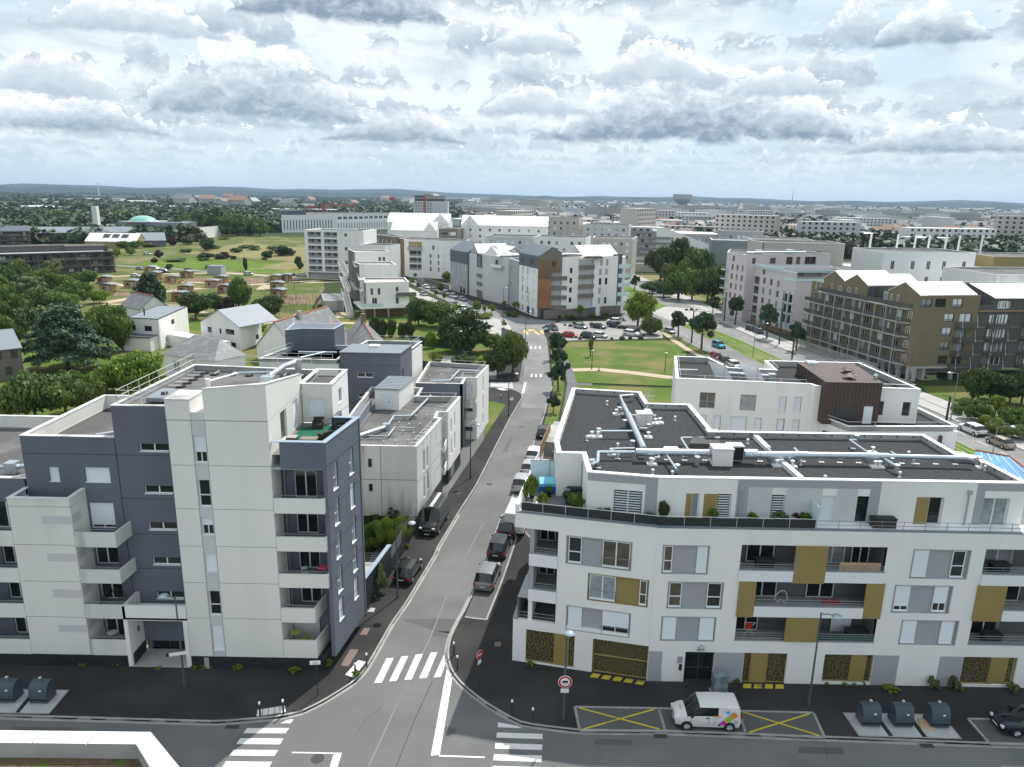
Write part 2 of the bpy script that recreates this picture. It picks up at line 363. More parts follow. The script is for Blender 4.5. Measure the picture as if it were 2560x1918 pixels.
def win_mesh(w,h,kind,fm):
 key=(rq(w),rq(h),kind,fm)
 if key in WC:return WC[key]
 w,h=rq(w),rq(h);out=[];f=MB();t=.06
 if kind[0] in 'ST':
  low=0 if kind[0]=='S' else h*float(kind[1:])/100
  f.box(0,t,0,.06,0,h).box(w-t,w,0,.06,0,h)
  if low:f.box(t,w-t,0,.06,0,t).box(w/2-.03,w/2+.03,.02,.06,t,low)
  sh=MB();z=low
  while z<h-.01:
   z2=min(h,z+.055 if h<3.2 else z+.1);sh.quad((t,.005,z),(w-t,.005,z),(w-t,.022,z2),(t,.022,z2));z=z2
  out.append(('shutter',sh.mesh('shutter','shutter_white')))
  if low:out.append(('pane',MB().quad((t,.05,t),(w-t,.05,t),(w-t,.05,low),(t,.05,low)).mesh('pane','glass_dark')))
 else:
  n=int(kind[1]);g={'D':'glass_dark','C':'glass_curtain','M':'glass_warm','B':'glass_blue'}[kind[0]]
  f.box(0,t,0,.07,0,h).box(w-t,w,0,.07,0,h).box(t,w-t,0,.07,0,t).box(t,w-t,0,.07,h-t,h)
  zs=[t,h-t]
  if len(kind)>2:
   zt=h*(.42 if kind[2]=='T' else .5);f.box(t,w-t,0,.07,zt-.035,zt+.035);zs=[t,zt,h-t]
  for k in range(1,n):f.box(w*k/n-.045,w*k/n+.045,.005,.075,t,h-t)
  for k in range(n):
   for a,b in zip(zs,zs[1:]):
    x0,x1=max(t,w*k/n),min(w-t,w*(k+1)/n)
    out.append(('pane',MB().quad((x0,.045,a),(x1,.045,a),(x1,.045,b),(x0,.045,b)).mesh('pane',g)))
 WC[key]=(f.mesh('window_frame',fm),out);return WC[key]
def win(fr,r,kind,parent,depth=.16,fm='pvc',name='window',sill=None,label=None):
 s0,z0,s1,z1=r[:4];fme,pans=win_mesh(s1-s0,z1-z0,kind,fm)
 pl=Vector(root_loc(parent)) if parent else Vector((0,0,0))
 o=link(name,fme,parent,label,loc=Vector(fr.w(s0,depth,z0))-pl,rz=fr.ang)
 o.scale=((s1-s0)/rq(s1-s0),1,(z1-z0)/rq(z1-z0))
 for nm,me in pans:link(nm,me,o)
 if sill:
  MB(fr).box(s0,s1,-.04,depth,z0-.04,z0+.005).ob('sill',sill,parent)
 return o
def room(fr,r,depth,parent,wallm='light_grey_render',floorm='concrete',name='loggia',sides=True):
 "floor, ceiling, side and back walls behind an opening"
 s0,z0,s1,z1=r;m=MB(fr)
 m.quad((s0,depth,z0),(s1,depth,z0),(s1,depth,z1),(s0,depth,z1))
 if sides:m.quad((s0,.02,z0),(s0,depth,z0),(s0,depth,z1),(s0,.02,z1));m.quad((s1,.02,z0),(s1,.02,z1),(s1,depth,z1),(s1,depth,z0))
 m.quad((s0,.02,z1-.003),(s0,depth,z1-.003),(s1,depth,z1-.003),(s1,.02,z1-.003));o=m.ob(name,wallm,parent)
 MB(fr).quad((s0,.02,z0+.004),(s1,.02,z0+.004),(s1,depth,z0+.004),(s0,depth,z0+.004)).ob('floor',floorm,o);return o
def bars(fr,s0,s1,z0,z1,parent,n=2,mt='rail_grey',d=.06,step=1.5,name='railing',r=.018,top=True):
 m=MB(fr)
 for k in range(n):z=z0+(z1-z0)*(k+1)/n;m.cyl((s0,d,z),(s1,d,z),r*(1.3 if k==n-1 else 1),n=5)
 k=max(1,int(round((s1-s0)/step)))
 for i in range(k+1):s=s0+.03+(s1-s0-.06)*i/k;m.cyl((s,d,z0),(s,d,z1),r,n=5)
 return m.ob(name,mt,parent)
def rail3(pts,h,parent=None,mt='rail',step=1.5,n=2,r=.022,name='railing'):
 "guard rail along 3-D points"
 m=MB()
 for a,b in zip(pts,pts[1:]):
  a,b=Vector(a),Vector(b)
  for k in range(n):z=Vector((0,0,h*(k+1)/n));m.cyl(a+z,b+z,r,n=5)
  c=max(1,int(round((b-a).length/step)))
  for i in range(c+1):p=a+(b-a)*i/c;m.cyl(p,p+Vector((0,0,h)),r,n=5)
 return m.ob(name,mt,parent)
def coping(pts,z,parent,mt='coping',w=.34,h=.05,closed=True,out=.04,name='coping'):
 "metal capping along a parapet polyline, pts counter-clockwise; w inward"
 m=MB();n=len(pts);P=[Vector((p[0],p[1])) for p in pts]
 def off(i,d):
  a,b,c=P[i-1] if (closed or i>0) else None,P[i],P[(i+1)% n] if (closed or i<n-1) else None
  if a is None:a=b-(c-b)
  if c is None:c=b+(b-a)
  t1=(b-a).normalized();t2=(c-b).normalized();n1=Vector((-t1.y,t1.x));n2=Vector((-t2.y,t2.x));s=n1+n2
  return b+s*(d/max(.25,(s.length**2)/2))
 for i in range(n if closed else n-1):
  j=(i+1)% n;a0,a1,b0,b1=off(i,-out),off(i,w),off(j,-out),off(j,w)
  k=m.add([(*a0,z),(*b0,z),(*b1,z),(*a1,z),(*a0,z+h),(*b0,z+h),(*b1,z+h),(*a1,z+h)])
  m.f+=[(k,k+3,k+2,k+1),(k+4,k+5,k+6,k+7),(k,k+1,k+5,k+4),(k+2,k+3,k+7,k+6)]
  if not closed and i==0:m.f.append((k,k+4,k+7,k+3))
  if not closed and i==n-2:m.f.append((k+1,k+2,k+6,k+5))
 return m.ob(name,mt,parent)
def parapet_roof(pts,zroof,ztop,parent,inner='concrete',roofm='gravel_dark',cop='coping',w=.3,up=True):
 "roof deck with the inner faces of its parapet and a capping; pts counter-clockwise"
 n=len(pts);P=[Vector((p[0],p[1])) for p in pts];I=[]
 for i in range(n):
  t1=(P[i]-P[i-1]).normalized();t2=(P[(i+1)% n]-P[i]).normalized();n1=Vector((-t1.y,t1.x));n2=Vector((-t2.y,t2.x));s=n1+n2
  I.append(P[i]+s*(w/max(.25,(s.length**2)/2)))
 m=MB()
 for i in range(n):j=(i+1)% n;m.quad((*I[j],zroof),(*I[i],zroof),(*I[i],ztop),(*I[j],ztop))
 m.ob('parapet',inner,parent)
 MB().poly([(*p,zroof) for p in I]).ob('roof_deck',roofm,parent)
 if up:
  m=MB()
  for i in range(n):
   j=(i+1)% n;t=(I[j]-I[i]).normalized();nn=Vector((-t.y,t.x))*.05
   m.quad((*(I[j]+nn),zroof),(*(I[i]+nn),zroof),(*(I[i]+nn),zroof+.16),(*(I[j]+nn),zroof+.16));m.quad((*(I[i]+nn),zroof+.16),(*I[i],zroof+.16),(*I[j],zroof+.16),(*(I[j]+nn),zroof+.16))
  m.ob('upstand','steel',parent)
 coping(pts,ztop,parent,cop,w+.03)
 return I
# ground, streets, pavements
MATS['farland'].node_tree.nodes['Principled BSDF'].inputs['Specular IOR Level'].default_value=.1
for k in ('lawn','rough_grass','bright_grass','dry_grass','soil','gravel_dark','asphalt_dark','asphalt'):MATS[k].node_tree.nodes['Principled BSDF'].inputs['Specular IOR Level'].default_value=.15
sheet('ground',[(-26000,-400),(26000,-400),(26000,30000),(-26000,30000)],-.09,'farland')
road=sheet('road',[(-90,20),(90,20),(95,41.6),(3,41.6),(20,170),(-2,170),(-16,41.9),(-90,42.2)],0,'asphalt')
KL=[(-19.24,41.32),(-15.24,41.94),(-13.81,42.57),(-12.74,43.58),(-11.77,44.79),(-10.94,45.89),(-10.47,47.37),(-10.1,49.6),(-9.54,53.29),(-8.77,56.51),(-8.02,60.88),(-7.1,66.05),(-7.27,66.05),(-5.6,75.59),(-4.15,82.97),(-2.37,95.73),(-0.4,109.88),(1.24,120.07),(1.97,124.15),(1.73,127.11),(0.36,129.4),(-1.75,130.71)]
KL=[(-90,41.75),(-34,41.55)]+KL+[(-14,131.5)]
KR=[(10.62,41.2),(7.67,41.16),(4.9,41.14),(3.53,41.32),(1.19,41.69),(0.18,42.34),(-1.28,43.5),(-2.61,44.88),(-3.56,46.1),(-4.21,47.29),(-4.55,48.63),(-4.71,49.96),(-4.6,51.76),(-4.25,53.46),(-3.77,55.5),(-2.75,60.8),(-2.08,65.15),(-0.99,72.99),(0.56,82.01),(1.79,89.64),(3.16,99.22),(4.57,108.87),(5.37,114.36),(6.76,127.03),(7.6,132.49)]
KR=[(95,40.4),(31.9,40.6),(21.2,40.9)]+KR+[(7.82,145.94),(8.27,161.77),(8.6,179.53),(8.06,189.81)]
def prism_obj(name,pts,z0,z1,mt,**k):
 if sum(a[0]*b[1]-b[0]*a[1] for a,b in zip(pts,pts[1:]+pts[:1]))<0:pts=pts[::-1]
 return MB().prism(pts,z0,z1).ob(name,mt,**k)
pavL=prism_obj('pavement',KL+[(-14,121),(-4.2,121),(-3.9,101),(-7.5,80),(-12,62),(-13.5,47.5),(-90,47.5)],-.05,.12,'asphalt_dark',kind='structure')
pavR=prism_obj('pavement',[(95,50)]+KR+[(10.4,178),(10.6,134),(7.6,110),(7.0,90),(1.2,50)][0:0]+[(12.8,188),(11.0,150),(10.6,135),(7.5,108),(7.2,80),(1.2,50)],-.05,.12,'asphalt_dark',kind='structure')
kerb_me=MB().box(-.49,.49,0,.16,-.03,.135).mesh('kerb_stone','kerb')
gut_me=MB().box(-.49,.49,-.22,-.004,-.03,.006).mesh('gutter_stone','kerb')
def lay_kerb(pts,parent,side=1,y_max=132,step=1.0,cx=(-40,40),gutter=True):
 rnd=random.Random(3);Q=[Vector(p) for p in pts];S=[0]
 for p,q in zip(Q,Q[1:]):S.append(S[-1]+(q-p).length)
 def at(s):
  for i in range(len(Q)-1):
   if s<=S[i+1]:return Q[i].lerp(Q[i+1],(s-S[i])/(S[i+1]-S[i]))
  return Q[-1]
 n=max(1,int(S[-1]/step));P_=[at(S[-1]*i/n) for i in range(n+1)]
 for p,q in zip(P_,P_[1:]):
  c=(p+q)/2
  if not (cx[0]<c.x<cx[1] and c.y<y_max):continue
  r=math.atan2(q.y-p.y,q.x-p.x)+(0 if side>0 else math.pi);l=(q-p).length
  link('kerb_stone',kerb_me,parent,loc=(c.x,c.y,rnd.uniform(-.004,.004)),rz=r).scale=(l*1.01,1,1)
  if c.y<75 and gutter:link('gutter_stone',gut_me,parent,loc=(c.x,c.y,0),rz=r).scale=(l*1.01,1,1)
lay_kerb(KL,pavL,1);lay_kerb(KR,pavR,-1)
BAYL=[(-3.63,54.32),(-2.71,59.94),(-2.03,63.89),(-0.88,71.7),(0.66,81.63),(1.92,89.42),(3.26,98.68),(4.7,108.23)]
BAYR=[(-1.73,53.91),(-1.19,56.76),(-0.53,60.34),(0.2,64.93),(1.23,71.79)]+[(2.9,67),(4.9,82),(6.6,97)]
m=MB();n=8
for a in range(7):
 p,q=BAYL[a],BAYL[a+1];r,t=BAYR[a],BAYR[a+1]
 m.quad((*p,.128),(*r,.128),(*t,.128),(*q,.128))
m.ob('parking_bay','asphalt_patch',kind='structure')
lay_kerb([BAYL[0],BAYR[0]]+BAYR[1:],pavR,1,gutter=False)
def strip(name,pts,w,z,mt,parent=None,n=None,gap=0,**k):
 "flat marking or stone strip along a polyline"
 m=MB()
 for a,b in zip(pts,pts[1:]):
  a,b=Vector(a),Vector(b);t=(b-a);l=t.length;t/=l;q=Vector((-t.y,t.x))*w/2
  m.quad((*(a-q),z),(*(b-q),z),(*(b+q),z),(*(a+q),z))
 return m.ob(name,mt,parent,**k)
B1=[(4.78,43.46),(10.62,43.48),(10.63,41.26),(4.92,41.16)];B2=[(10.62,43.48),(16.15,43.36),(15.98,41.15),(10.63,41.26)]
B3=[(16.15,43.36),(21.33,43.3),(21.13,40.92),(15.98,41.15)];B4=[(31.86,42.97),(31.86,40.64)]+[(45,40.55),(45,43.1)]
for B in (B1,B2,B3,B4):
 o=sheet('parking_bay',B,.126,'asphalt_patch')
 q=B if B is not B4 else [B4[0],B4[1],B4[2],B4[3]]
 for e_,(a,b) in enumerate(zip(q,q[1:]+q[:1])):
  if B is B2 and e_ in (1,3):continue
  if a[0]>44 and b[0]>44:continue
  a,b=Vector(a),Vector(b);l=(b-a).length;c=max(1,round(l/1.0));t=(b-a)/l
  for i in range(c):
   p=a+t*(i+.5)*l/c;e=MB().box(-l/c/2+.01,l/c/2-.01,-.09,.09,-.02,.012)
   link('border_stone',e.mesh('border_stone','kerb'),o,loc=(p.x,p.y,.126),rz=math.atan2(t.y,t.x))
def lerp(a,b,t):return (a[0]+(b[0]-a[0])*t,a[1]+(b[1]-a[1])*t)
def cross(B,label):
 o=strip('no_parking_cross',[lerp(B[0],B[2],.05),lerp(B[0],B[2],.94)],.13,.140,'paint_yellow',label=label,cat='road marking')
 q=MB();a,b=lerp(B[3],B[1],.05),lerp(B[3],B[1],.94);a,b=Vector(a),Vector(b);t=(b-a).normalized();w=Vector((-t.y,t.x))*.065
 q.quad((*(a-w),.144),(*(b-w),.144),(*(b+w),.144),(*(a+w),.144));q.ob('stripe','paint_yellow',o)
cross(B1,'yellow painted cross in the empty bay left of the white van');cross(B3,'yellow painted cross in the empty bay right of the white van')
def zebra(label,quads,z=.006):
 t=thing('zebra_crossing',label,'road marking',(*quads[0][0],0))
 for q in quads:MB().poly([(p[0],p[1],z) for p in q]).ob('stripe','paint_white',t)
 return t
zebra('white zebra crossing over the side street between the two apartment blocks',[[(-9.64,45.79),(-9.08,45.84),(-8.69,48.77),(-9.23,48.72)],[(-8.58,45.99),(-8.05,46.06),(-7.61,49.07),(-8.13,48.99)],[(-7.5,46.19),(-6.97,46.26),(-6.52,49.36),(-7.06,49.25)],[(-6.44,46.41),(-5.88,46.49),(-5.43,49.61),(-5.93,49.53)],[(-5.38,46.54),(-4.87,46.62),(-4.56,48.91),(-4.81,49.68)]])
zebra('white zebra crossing over the front street, left of the junction',[[(-15.12,41.46),(-14.4,41.48),(-14.33,41.87),(-14.71,41.81)],[(-17.22,40.47),(-14.48,40.54),(-14.37,41.03),(-17.14,40.96)],[(-17.32,39.51),(-14.52,39.53),(-14.46,40.06),(-17.25,40.02)],[(-17.38,38.5),(-14.55,38.53),(-14.49,39.04),(-17.31,39.0)],[(-17.48,37.51),(-14.59,37.55),(-14.54,38.04),(-17.41,38.02)],[(-17.61,36.52),(-14.62,36.54),(-14.58,37.05),(-17.54,37.03)]])
zebra('white zebra crossing over the front street, right of the junction in the shade',[[(-0.53,41.46),(1.14,41.41),(0.75,41.62),(-0.52,41.93)],[(-0.6,40.49),(2.42,40.43),(2.45,40.91),(-0.58,40.97)],[(-0.67,39.51),(2.35,39.46),(2.4,39.94),(-0.65,40.02)],[(-0.76,38.5),(2.28,38.43),(2.33,38.98),(-0.72,39.01)],[(-0.84,37.49),(2.2,37.43),(2.26,38.0),(-0.8,38.03)]])
zebra('worn white zebra crossing over the left side road beyond the low block',[[(-3.99,135.19),(-0.02,135.77),(-0.02,136.17),(-3.88,135.59)],[(-4.0,134.12),(0.06,134.71),(0.06,135.19),(-3.98,134.7)],[(-4.01,132.97),(0.11,133.55),(0.11,134.13),(-3.99,133.64)],[(-4.02,131.84),(0.16,132.33),(0.16,132.89),(-4.0,132.5)],[(-2.92,130.81),(0.24,131.12),(0.23,131.77),(-2.93,131.45)]])
for q in ([(-4.72,38.78),(-4.16,38.86),(-4.0,46.14),(-4.05,46.68),(-4.51,47.55)],[(-4.19,38.86),(-4.2,38.72),(-1.29,38.66),(-1.3,38.79)],[(-13.55,38.9),(-13.54,38.78),(-10.85,38.79),(-10.38,38.89)],[(-10.87,37.7),(-10.39,37.71),(-10.38,38.89),(-10.87,38.77)],[(1.77,127.37),(2.17,127.05),(2.84,135.2),(2.41,135.46)]):
 MB().poly([(p[0],p[1],.016) for p in q]).ob('lane_line','paint_white',road)
for q in ([(-8.91,54.01),(-5.57,54.3),(-4.3,54.12),(-4.75,52.17),(-5.87,52.44)],[(-6.16,51.71),(-4.7,51.55),(-4.71,52.38),(-5.99,52.44)]):
 MB().poly([(p[0],p[1],.004) for p in q]).ob('repair_patch','asphalt_patch',road)
for q in ([(-1.15,95.8),(-0.53,95.73),(0.32,102.46),(-0.15,102.55)],[(5.87,40.54),(8.26,40.54),(8.23,40.01),(5.73,40.01)],[(19.15,40.17),(22.02,40.15),(21.85,39.55),(18.85,39.59)],[(-32.52,40.68),(-28.04,40.73),(-28.0,40.48),(-32.43,40.4)],[(-4.31,41.51),(-3.29,41.25),(-3.34,40.69),(-4.35,40.94)]):
 MB().poly([(p[0],p[1],.0035) for p in q]).ob('repair_patch','asphalt_patch',road)
rc=random.Random(8)
for k in range(7):
 x,y=rc.choice([(rc.uniform(-20,25),rc.uniform(38.3,40.6)),(rc.uniform(-6,-3),rc.uniform(50,62)),(rc.uniform(-3,1),rc.uniform(64,80)),(rc.uniform(1,4.5),rc.uniform(84,110))]);a=rc.uniform(0,3.1) if y<45 else 1.4+rc.uniform(-.3,.3);P_=[(x,y)]
 for i in range(9):a_=a+rc.uniform(-.7,.7);P_.append((P_[-1][0]+math.cos(a_)*.35,P_[-1][1]+math.sin(a_)*.35))
 strip('crack',P_,.022,.0045,'asphalt_dark',road)
for q,w in (([(-8.48,37.76),(-7.62,43.49),(-6.19,51.5),(-5.35,58.86),(-2.85,72.91)],.10),([(-6.77,37.8),(-6.18,42.03),(-5.42,46.13)],.04)):
 strip('asphalt_seam',q,w,.005,'pale_road' if w>.05 else 'asphalt_dark',road)
def manhole(p,r,z,parent,grate=False):
 m=MB()
 if grate:m.box(-.45,.45,-.18,.18,0,.01)
 else:m.lathe((0,0,0),[(r,0),(r,.008),(r*.9,.012),(r*.86,.008)],20)
 n=m.mesh('manhole_cover','iron');link('drain_grate' if grate else 'manhole_cover',n,parent,loc=(p[0],p[1],z))
manhole((-11.79,38.38),.42,.004,road);manhole((-18.15,41.05),.3,.004,road,True);manhole((10.25,40.89),.3,.004,road,True);manhole((27.66,40.46),.3,.004,road,True)
manhole((-2.57,83.92),.4,.004,road);manhole((-6.18,80.74),.35,.122,pavL);manhole((1.6,107.4),.4,.004,road)
sheet('red_paver_patch',[(-12.19,49.61),(-11.53,49.56),(-11.87,47.48),(-12.47,47.58)],.128,'paver_red');sheet('paver_patch',[(-11.76,55.53),(-11.33,55.48),(-11.38,54.88),(-11.93,54.9)],.128,'concrete');sheet('paver_patch',[(-11.67,52.52),(-11.21,52.47),(-11.3,51.55),(-11.9,51.57)],.128,'paver_red')
sheet('paver_patch',[(-0.96,50.95),(-0.46,50.91),(-0.53,50.28),(-1.03,50.32)],.128,'paver_red');sheet('paver_patch',[(-0.19,123.84),(0.37,124.04),(0.26,121.99),(-0.39,121.94)],.128,'paver_red')
def tactile(quad,n,label):
 t=thing('tactile_paving',label,'paving',(*quad[0],.12))
 for i in range(n):
  a,b=lerp(quad[0],quad[1],i/n+.01),lerp(quad[0],quad[1],(i+1)/n-.01);c,d=lerp(quad[3],quad[2],(i+1)/n-.01),lerp(quad[3],quad[2],i/n+.01)
  MB().prism([a,b,c,d],.12,.138).ob('paving_slab','paint_white',t)
tactile([(-11.89,46.49),(-11.21,46.17),(-10.66,48.05),(-11.3,48.25)],3,'white tactile paving slab by the two bollards at the corner')
tactile([(-16.86,41.91),(-15.0,42.41),(-15.24,43.06),(-17.02,42.56)],5,'curved strip of white tactile slabs between two front bollards')
tactile([(-2.89,129.71),(-1.74,130.16),(-0.61,128.97),(-1.71,128.54)],3,'white tactile slabs at the far end of the left pavement')
# middle distance: side street continuation, roundabout zone, car park, avenue
sheet('side_road',[(-60,121),(-14,121),(-1.5,121),(3,124),(3.5,134),(-1.2,134.5),(-14,132.5),(-60,133)],.004,'pale_road')
sheet('side_street',[(1.6,118),(7.4,118),(8.6,150),(8.8,178),(3.9,178),(2.6,150),(1.9,128)],.008,'pale_road')
prism_obj('pavement',[(-60,134.5),(-1.2,134.8),(1.3,136),(2.0,150),(3.0,172),(2.5,185),(-3,195),(-3,186),(-2,172),(-3,137),(-60,137)],-.05,.12,'asphalt_dark',kind='structure')
sheet('junction_square',[(-3,176),(9.2,176),(9.4,195),(14,212),(33,216),(33,209),(42,204),(44,226),(34,231),(12,214),(5,219),(-14,268),(-40,320),(-62,372),(-72,372),(-44,300),(-20,238)],.012,'pale_road')
sheet('car_park',[(9.3,180),(12,178),(38.5,184),(42,203),(33,209),(14,208),(8.6,197)],.018,'parking')
sheet('street_pavement',[(-4,205),(-12,232),(-34,285),(-60,340),(-57,342),(-22,280),(-6,252),(7,222),(14.5,211.5),(33,219.5),(33,224),(13,216),(-2,243),(-23,290),(-56,350),(-66,345),(-40,285),(-15,225)][0:0]+[(1.2,229),(7.2,216.8),(14.5,212.2),(33,222.5),(33,218),(13,207.6),(6.5,210.5),(-1.5,222),(-24,266),(-50,318),(-47,320),(-24,275)],.1,'asphalt_dark')
sheet('street_walkway',[(-4,181),(1.5,180),(-2,206),(-16,226),(-33,262),(-40,280),(-44,278),(-31,246),(-20,218),(-11,200)],.05,'pale_slab')
sheet('lawn',[(9.6,187),(10.4,150),(10.9,136),(33,134),(36,150),(41,168),(40,181),(30,179),(12,176.4)],.06,'lawn')
sheet('lawn',[(7.0,92),(12,92),(40,100),(40,132),(10.6,134),(7.8,112)],.055,'lawn')
strip('sandy_path',[(10.8,146),(18,147.2),(24,145),(32,141),(40,134)],2.7,.075,'sand_path',kind='structure')
strip('footpath',[(9.4,96),(9.6,112),(11.4,134),(11.3,150),(10.2,176)],2.2,.08,'asphalt',kind='structure')
strip('grass_verge',[(6.12,108.31),(8.85,131.65),(9.23,147.07),(10.09,173.84)]+[(9.0,172)],2.0,.13,'lawn',kind='structure')
strip('sandy_path',[(40.3,192),(40.8,180),(41.8,168),(44,156),(47,140)],1.6,.08,'sand_path',kind='structure')
AV=Fr((41.6,204.7),(28.8,-91.9))
def avs(s0,s1,d0,d1,z,nm,mt,**k):
 m=MB(AV);m.quad((s0,-d1,z),(s1,-d1,z),(s1,-d0,z),(s0,-d0,z));return m.ob(nm,mt,**k)
def poly_strip(name,L_,R_,z,mt,**k):
 m=MB()
 for i in range(len(L_)-1):m.quad((*L_[i],z),(*R_[i],z),(*R_[i+1],z),(*L_[i+1],z))
 return m.ob(name,mt,**k)
a1=[(28,345),(34,290),(37.5,250),(41.6,204.7),(42.8,184),(45,170),(48.5,150),(52,125),(54,100),(55,60)]
a2=[(34,345),(40,290),(42.5,252),(46.5,212),(49.4,187),(52.3,176),(54.6,154),(58,128),(61,100),(62,60)]
a3=[(42,345),(48,290),(50,255),(54,203),(57.8,184.5),(59.2,172),(62.6,145),(66,120),(67.5,95),(68,60)]
a4=[(50,345),(56,290),(58,258),(61.2,206),(63.5,184),(65.4,172),(69,145),(72.2,122),(75,96),(77,60)]
poly_strip('avenue',a1,a4,.03,'pale_road',kind='structure');poly_strip('tram_strip',a2[:3]+[(45.4,222)],a3[:3]+[(52.6,218)],.10,'bright_grass',kind='structure');poly_strip('tram_strip',a2[4:],a3[4:],.10,'bright_grass',kind='structure')
poly_strip('tram_strip',[a2[3],a2[4]],[a3[3],a3[4]],.10,'bright_grass',kind='structure')
for e in (a1,a2[3:],a3[3:],a4):strip('kerb_line',e,.25,.13,'kerb',kind='structure')
for d in (1.6,3.0,4.6,6.0):strip('tram_rail',[(p[0]+d*.8+.3,p[1]+.1) for p in a2],.09,.125,'steel',kind='structure')
poly_strip('avenue_pavement',a4,[(p[0]+7,p[1]+1) for p in a4],.12,'pale_slab',kind='structure');poly_strip('avenue_pavement',[(p[0]-2.5,p[1]) for p in a1],a1,.05,'rough_grass',kind='structure')
for e,o_ in ((a1,2.9),(a3,3.4)):
 for p,q in zip(e[3:],e[4:]):
  l=math.dist(p,q);n=int(l/4.5)
  for i in range(n):strip('lane_dash',[(lerp(p,q,(i+.1)/n)[0]+o_,lerp(p,q,(i+.1)/n)[1]),(lerp(p,q,(i+.6)/n)[0]+o_,lerp(p,q,(i+.6)/n)[1])],.14,.045,'paint_white',kind='structure')
sheet('tram_crossing',[(43,226),(47,207),(57,205),(66,219),(62,236),(50,240)],.115,'pale_slab')
sheet('dry_grass_field',[(46,285),(60,262),(70,258),(66,300),(70,345),(50,345)],.0,'dry_grass');sheet('grass_bank',[(58,250),(76,240),(120,300),(115,345),(60,345)],-.02,'rough_grass')
sheet('far_road',[(112,330),(119,330),(118,470),(112,470)],.03,'pale_road');sheet('green_bank',[(76,60),(77,125),(80,135),(125,135),(125,60)],.0,'rough_grass');sheet('lawn',[(74.5,120),(80,138),(90,139),(90,126)],.03,'lawn')
sheet('garden_ground',[(-120,60),(-34,60),(-30,110),(-4.5,118),(-1.5,137),(-3,175),(-40,200),(-130,215)],-.02,'lawn')
sheet('garden_lawn',[(-3.9,101.5),(-1.0,119),(-3.2,121),(-4.4,120.5)],.15,'lawn');sheet('garden_ground',[(-24,140),(-12,139),(-4,176),(-20,230),(-60,214),(-58,190)],-.01,'lawn')
sheet('allotment_ground',[(-185,215),(-60,200),(-62,240),(-80,306),(-190,330)],-.01,'rough_grass');sheet('meadow',[(-420,330),(-188,322),(-70,308),(-86,420),(-160,600),(-420,620)],-.02,'rough_grass')
sheet('bright_field',[(-185,350),(-100,318),(-90,330),(-120,372),(-175,392)],.02,'bright_grass');sheet('dry_meadow',[(-190,420),(-110,380),(-100,450),(-190,520)],.02,'dry_grass');sheet('dry_meadow',[(-120,345),(-92,330),(-92,372),(-118,380)],.03,'dry_grass')
for e,w in (([(-172,292),(-150,312),(-128,320),(-100,311),(-72,302)],4),([(-70,294),(-84,290),(-102,279),(-122,258),(-128,226)],4),([(-130,224),(-105,224),(-84,205),(-68,195),(-58,202),(-48,198),(-28,196)],2.6),([(-166,288),(-142,268),(-128,284),(-104,280)],3),([(-92,266),(-94,280),(-80,298)],5),([(-64,211),(-57,211),(-50,206)],5)):strip('sandy_path',e,w,.05,'sand_path',kind='structure')
strip('lane',[(-190,345),(-150,331),(-110,314),(-88,300)],5,.04,'pale_road',kind='structure')
for q in [[(-76.76,241.67),(-68.18,242.81),(-63.81,230.71),(-73.87,233.18)],[(-80.75,251.75),(-72.69,253.98),(-69.82,245.7),(-78.49,244.53)],[(-132.61,291.78),(-125.56,302.35),(-118.78,288.07),(-126.58,281.08)],[(-112.32,302.98),(-104.64,305.9),(-96.35,283.05),(-102.77,279.28)],[(-71.64,267.69),(-70.2,267.9),(-65.81,250.73),(-68.53,256.56)],[(-137.53,250.78),(-131.69,251.61),(-128.3,242.56),(-133.72,241.81)]]:sheet('garden_bed',q,.04,'soil')
sheet('sand_yard',[(-53.34,216.3),(-50.25,217.23),(-46.89,206.76),(-50.46,206.35)],.03,'sand_path');sheet('paved_yard',[(-18,148),(-10,150),(-8,158),(-16,158)],.04,'pale_slab')
rnd=random.Random(5);m=MB()
for i in range(260):
 x,y=rnd.choice([(rnd.uniform(-150,-75),rnd.uniform(235,300)),(rnd.uniform(-75,-60),rnd.uniform(205,250))]);m.cyl((x,y,0),(x,y,1.5),.05,n=3)
m.ob('vine_stake','wood_taupe',kind='stuff',label='thin wooden stakes standing in the allotment gardens',cat='stakes')
# left apartment block (white tower, blue-grey recess, balconies)
BL=thing('apartment_building','tall white and blue-grey apartment block with corner balconies, left of the side street','building',(-23,47,0))
F47=Fr((-44,47),(1,0));F49=Fr((-44,49),(1,0))
def X(v):return v+44.0
pl=MB().box(-44,-27.95,47.03,49,0,1.02).box(-23.4,-13.62,47.03,49,0,1.08).prism([(-13.62,47.03),(-12.12,55.4),(-14,55.4),(-14,47.03)],0,1.15).ob('plinth','slate_tile',BL)
tile=MB().box(0,.605,-.03,0,0,.24).mesh('tile','slate_tile')
for x0,x1,z1 in ((-37.6,-27.95,1.02),(-23.4,-13.65,1.08)):
 for r in range(4):
  x=x0-(r% 2)*.31
  while x<x1-.05:
   a=max(x,x0);b=min(x+.605,x1);t=link('tile',tile,pl,loc=Vector((a,47.03,r*.26+.02))-Vector(BL.location));t.scale=((b-a)/.605,1,1);x+=.62
LSF=Fr((-13.62,46.85),(1.5,8.4));m=MB(LSF)
for r in range(5):
 s=-(r% 2)*.3
 while s<8.4:m.box(max(s,0)+.006,min(s+.6,8.4),-.015,.01,r*.26+.02,r*.26+.265);s+=.62
m.ob('side_tile','slate_tile',pl,kind='stuff')
def panel(x0,x1,z0,z1,y=47.,mt='cream_concrete',holes=(),g=.018,fr=None,name='panel',th=.22):
 f=fr or Fr((0,y),(1,0));return wall(f,x0+g,x1-g,z0+g,z1-g,holes,mt,BL,th,name)
MB().box(-35.05,-30.9,47.25,49.2,1.0,12.3).box(-23.3,-16.75,47.36,55.0,1.0,19.3).ob('structure_core','concrete',BL)
